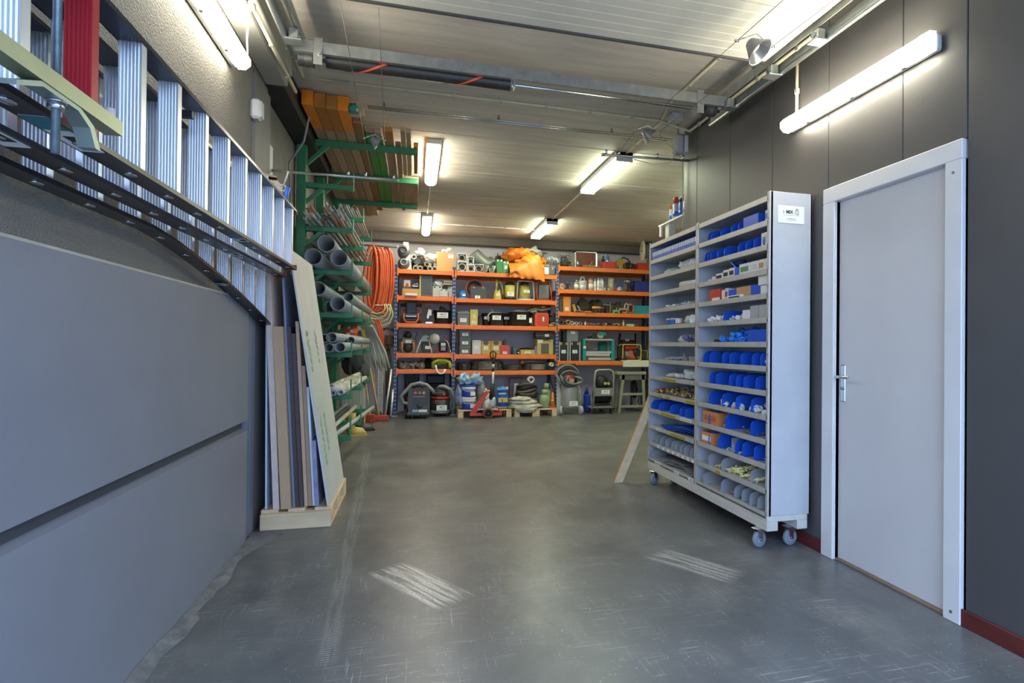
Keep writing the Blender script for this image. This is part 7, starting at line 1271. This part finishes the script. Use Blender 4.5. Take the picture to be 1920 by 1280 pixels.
t = thing('tube_bundle', 'bundle of white flexible tubes drooping behind the rack', 'tubes', (at(688, 618, Y=10.2).x, 10.2, at(688, 618, Y=10.2).z)); WT = P('cfd2c4')
for k in range(11): part(t, 'tube', WT, lambda m: m.tube([(-.1+.012*k, -1.0+.02*k, .07), (-.06+.016*k, -.3, .05), (.0+.02*k, .0, -.08-.01*k), (.05+.024*k, .15, -.35-.02*(k % 4)), (.09+.026*k, .25, -.58-.05*(k % 3))], .017, 8))
t = thing('orange_strap', 'orange straps hanging behind the white tubes', 'straps', (at(712, 620, Y=10.7).x, 10.7, at(712, 620, Y=10.7).z))
for k in range(3): part(t, 'strap', P('cf5428'), lambda m: m.tube([(-.08+.03*k, 0, .2), (-.03+.03*k, .02*k, .05), (.03+.02*k, .02*k, -.25-.04*k)], .018, 8))
conduit('steel hook rail for straps on the left wall', [(-1.19, 10.7, at(712, 598, Y=10.7).z), (-.55, 10.7, at(712, 598, Y=10.7).z)], .01, ma=STEEL, name='hook_rail')
def pole(px0, py0, px1, py1, Y0, Y1, r, ma, label, name, cat, extra=None):
    a = at(px0, py0, Y=Y0); b = at(px1, py1, Y=Y1); b.z = r*1.2; t = thing(name, label, cat, b); d = a-b
    part(t, 'pole', ma, lambda m: m.cyl((0, 0, 0), d, r, n=10))
    if extra: extra(t, d)
    return t
PW = mat('b5946a', .6, 0, .15, 6)
pole(694, 690, 712, 776, 11.35, 10.9, .016, PW, 'wooden broom handle leaning to the right in the corner', 'broom', 'broom', lambda t, d: part(t, 'head', RED, lambda m: m.box((.0, .0, .04), (.3, .07, .09), .01)))
pole(686, 720, 696, 778, 11.3, 10.7, .015, PW, 'wooden shovel handle leaning left of the broom', 'shovel', 'shovel', lambda t, d: part(t, 'blade', P('c2502f'), lambda m: m.box((-.06, .0, .06), (.24, .03, .16), .01, 0, .4)))
pole(700, 700, 708, 770, 11.4, 11.1, .014, mat('8b6f4d', .6), 'darker wooden handle with green ball end', 'rake', 'rake', lambda t, d: part(t, 'ball', P('2f7a46'), lambda m: m.blob((0, -.03, .08), .045, .045, .045, 1, 0, flat=False)))
t = thing('perforated_strip', 'white perforated steel strip standing in the corner', 'strip', (at(713, 770, Y=11.4).x, 11.4, 0)); top = at(713, 681, Y=11.4).z
part(t, 'web', P('cfd0cd'), lambda m: m.bx(-.045, -.035, 0, .02, 0, top).bx(.035, .045, 0, .02, 0, top))
for k in range(22): part(t, 'rung', P('d5d6d3'), lambda m: m.box((0, .01, .12+(top-.2)*k/21), (.085, .012, .014), 0, 0, 0, .5))
for px, pt, c_, l in ((721, 632, 'a9a59b', 'grey steel tube standing beside the perforated strip'), (727, 632, '5d4a3c', 'brown steel tube standing before the rack upright'), (731, 650, '6f6b66', 'dark steel tube next to the brown one')): p_ = at(px, pt, Y=11.75); one(M().ring((0, 0, 0), (0, 0, p_.z), .022, .017, 12), 'steel_tube', mat(c_, .4, .4, .1, 5), l, 'tube', (p_.x, 11.75, 0))
pole(734, 692, 722, 774, 11.45, 11.25, .02, ALU, 'bright aluminium tube leaning toward the rack upright', 'aluminium_tube', 'tube'); pole(737, 730, 733, 776, 11.45, 11.3, .022, ALU, 'short aluminium level leaning by the rack foot', 'spirit_level', 'level')
p_ = at(733, 618, Y=11.7); t = thing('leather_harness', 'brown leather tool belt hanging beside the rack', 'tool belt', (p_.x-.02, 11.68, p_.z)); LB = mat('5c4030', .7, 0, .2, 8); part(t, 'belt', LB, lambda m: m.tube([(-.12, 0, .0), (-.05, .0, .03), (.05, .0, .0), (.1, .0, -.08), (.06, 0, -.3), (.0, .0, -.36), (-.07, .0, -.3), (-.06, .0, -.1)], .022, 8)); part(t, 'pouch', LB, lambda m: m.bx(-.06, .07, -.04, .04, -.3, -.1, .02)); part(t, 'hanger', STEEL, lambda m: m.cyl((.05, 0, .02), (.2, -.0, .02), .008))
# boots
def boot(x, y, rz, ma, sole, label, h=.34):
    t = thing('rubber_boot', label, 'boot', (x, y, 0), rz)
    part(t, 'upper', ma, lambda m: m.lathe([(.05, .03), (.055, .1), (.062, h*.7), (.07, h), (.063, h), (.055, h*.7)], 18).tube([(.0, .01, .06), (.0, -.08, .055), (.0, -.16, .045), (.0, -.2, .035)], [.055, .05, .048, .03], 14)); part(t, 'sole', sole, lambda m: m.prism([(-.05, .07), (.05, .07), (.05, -.17), (.0, -.235), (-.05, -.17)], 0, .028, 'z'))
YBT = mat('cdb765', .4, 0, .12, 6); p = at(655, 818, Z=0)
boot(p.x+.02, p.y+.02, 1.9, YBT, P('b3a058'), 'yellow rubber boot nearest the green rack foot'); boot(p.x-.02, p.y+.25, 1.7, YBT, P('b3a058'), 'yellow rubber boot behind the first yellow one')
boot(p.x+.1, p.y+.5, 1.9, P('4a4a46'), BLACK, 'dark grey rubber boot beyond the yellow pair', .3); boot(p.x+.05, p.y+.72, 1.8, P('4a4a46'), BLACK, 'second dark grey rubber boot near the corner', .3)
p = at(672, 728, Y=10.3); t = thing('wall_panel', 'pale ribbed panel leaning behind the low rack arms', 'panel board', (p.x-.25, 10.3, 0))
for k in range(7): part(t, 'board', mat('b9bca9', .6, 0, .06, 4), lambda m: m.bx(.052*k, .052*k+.049, 0, .02, 0, p.z, .004))
one(M().bx(-.06, .0, .02, .06, 0, p.z*.9), 'panel_prop', DARK, 'dark timber prop behind the pale ribbed panel', 'prop', (p.x-.1, 10.3, 0))
p = at(654, 622, Y=9.45); t = thing('hazard_flag', 'orange fabric with white squares hanging on the left wall', 'flag', (p.x, 9.45, p.z)); part(t, 'cloth', P('e0562a'), lambda m: m.blob((0, 0, 0), .13, .08, .13, 6, .2, flat=False))
for x, z in ((.0, .07), (.05, .01), (.0, -.04), (.06, -.085)): part(t, 'square', PAPER, lambda m: m.box((x, -.082, z), (.045, .012, .045)))
one(M().cyl((-1.19, 9.46, 0), (p.x, 9.46, 0), .012), 'coat_peg', STEEL, 'steel peg carrying the orange flag', 'peg', (0, 0, p.z))
t = thing('work_jackets', 'dark work jackets hanging on the left wall below the rack arms', 'jackets', (-.95, 9.75, .95)); part(t, 'jacket', mat('3a3b3a', .85, 0, .25, 7), lambda m: m.blob((0, 0, .3), .15, .2, .36, 14, .25, 26, 16, False, 4)); part(t, 'jacket', mat('55585a', .85, 0, .25, 7), lambda m: m.blob((.12, .15, .05), .13, .15, .25, 16, .25, 26, 16, False, 4)); part(t, 'peg', STEEL, lambda m: m.cyl((-.21, 0, .6), (.05, 0, .6), .012))
p = at(680, 640, Y=9.9); one(M().prism([(-.02, .18), (.03, .2), (.03, -.5), (-.04, -.5), (-.05, -.1)], 0, .015, 'y'), 'hi_vis_vest', P('cfc832'), 'yellow hi vis strip hanging at the rack end', 'vest', (p.x, 9.9, p.z)); one(M().cyl((-1.19, 9.91, 0), (p.x, 9.91, 0), .01), 'coat_peg', STEEL, 'steel peg carrying the yellow vest strip', 'peg', (0, 0, p.z+.17))
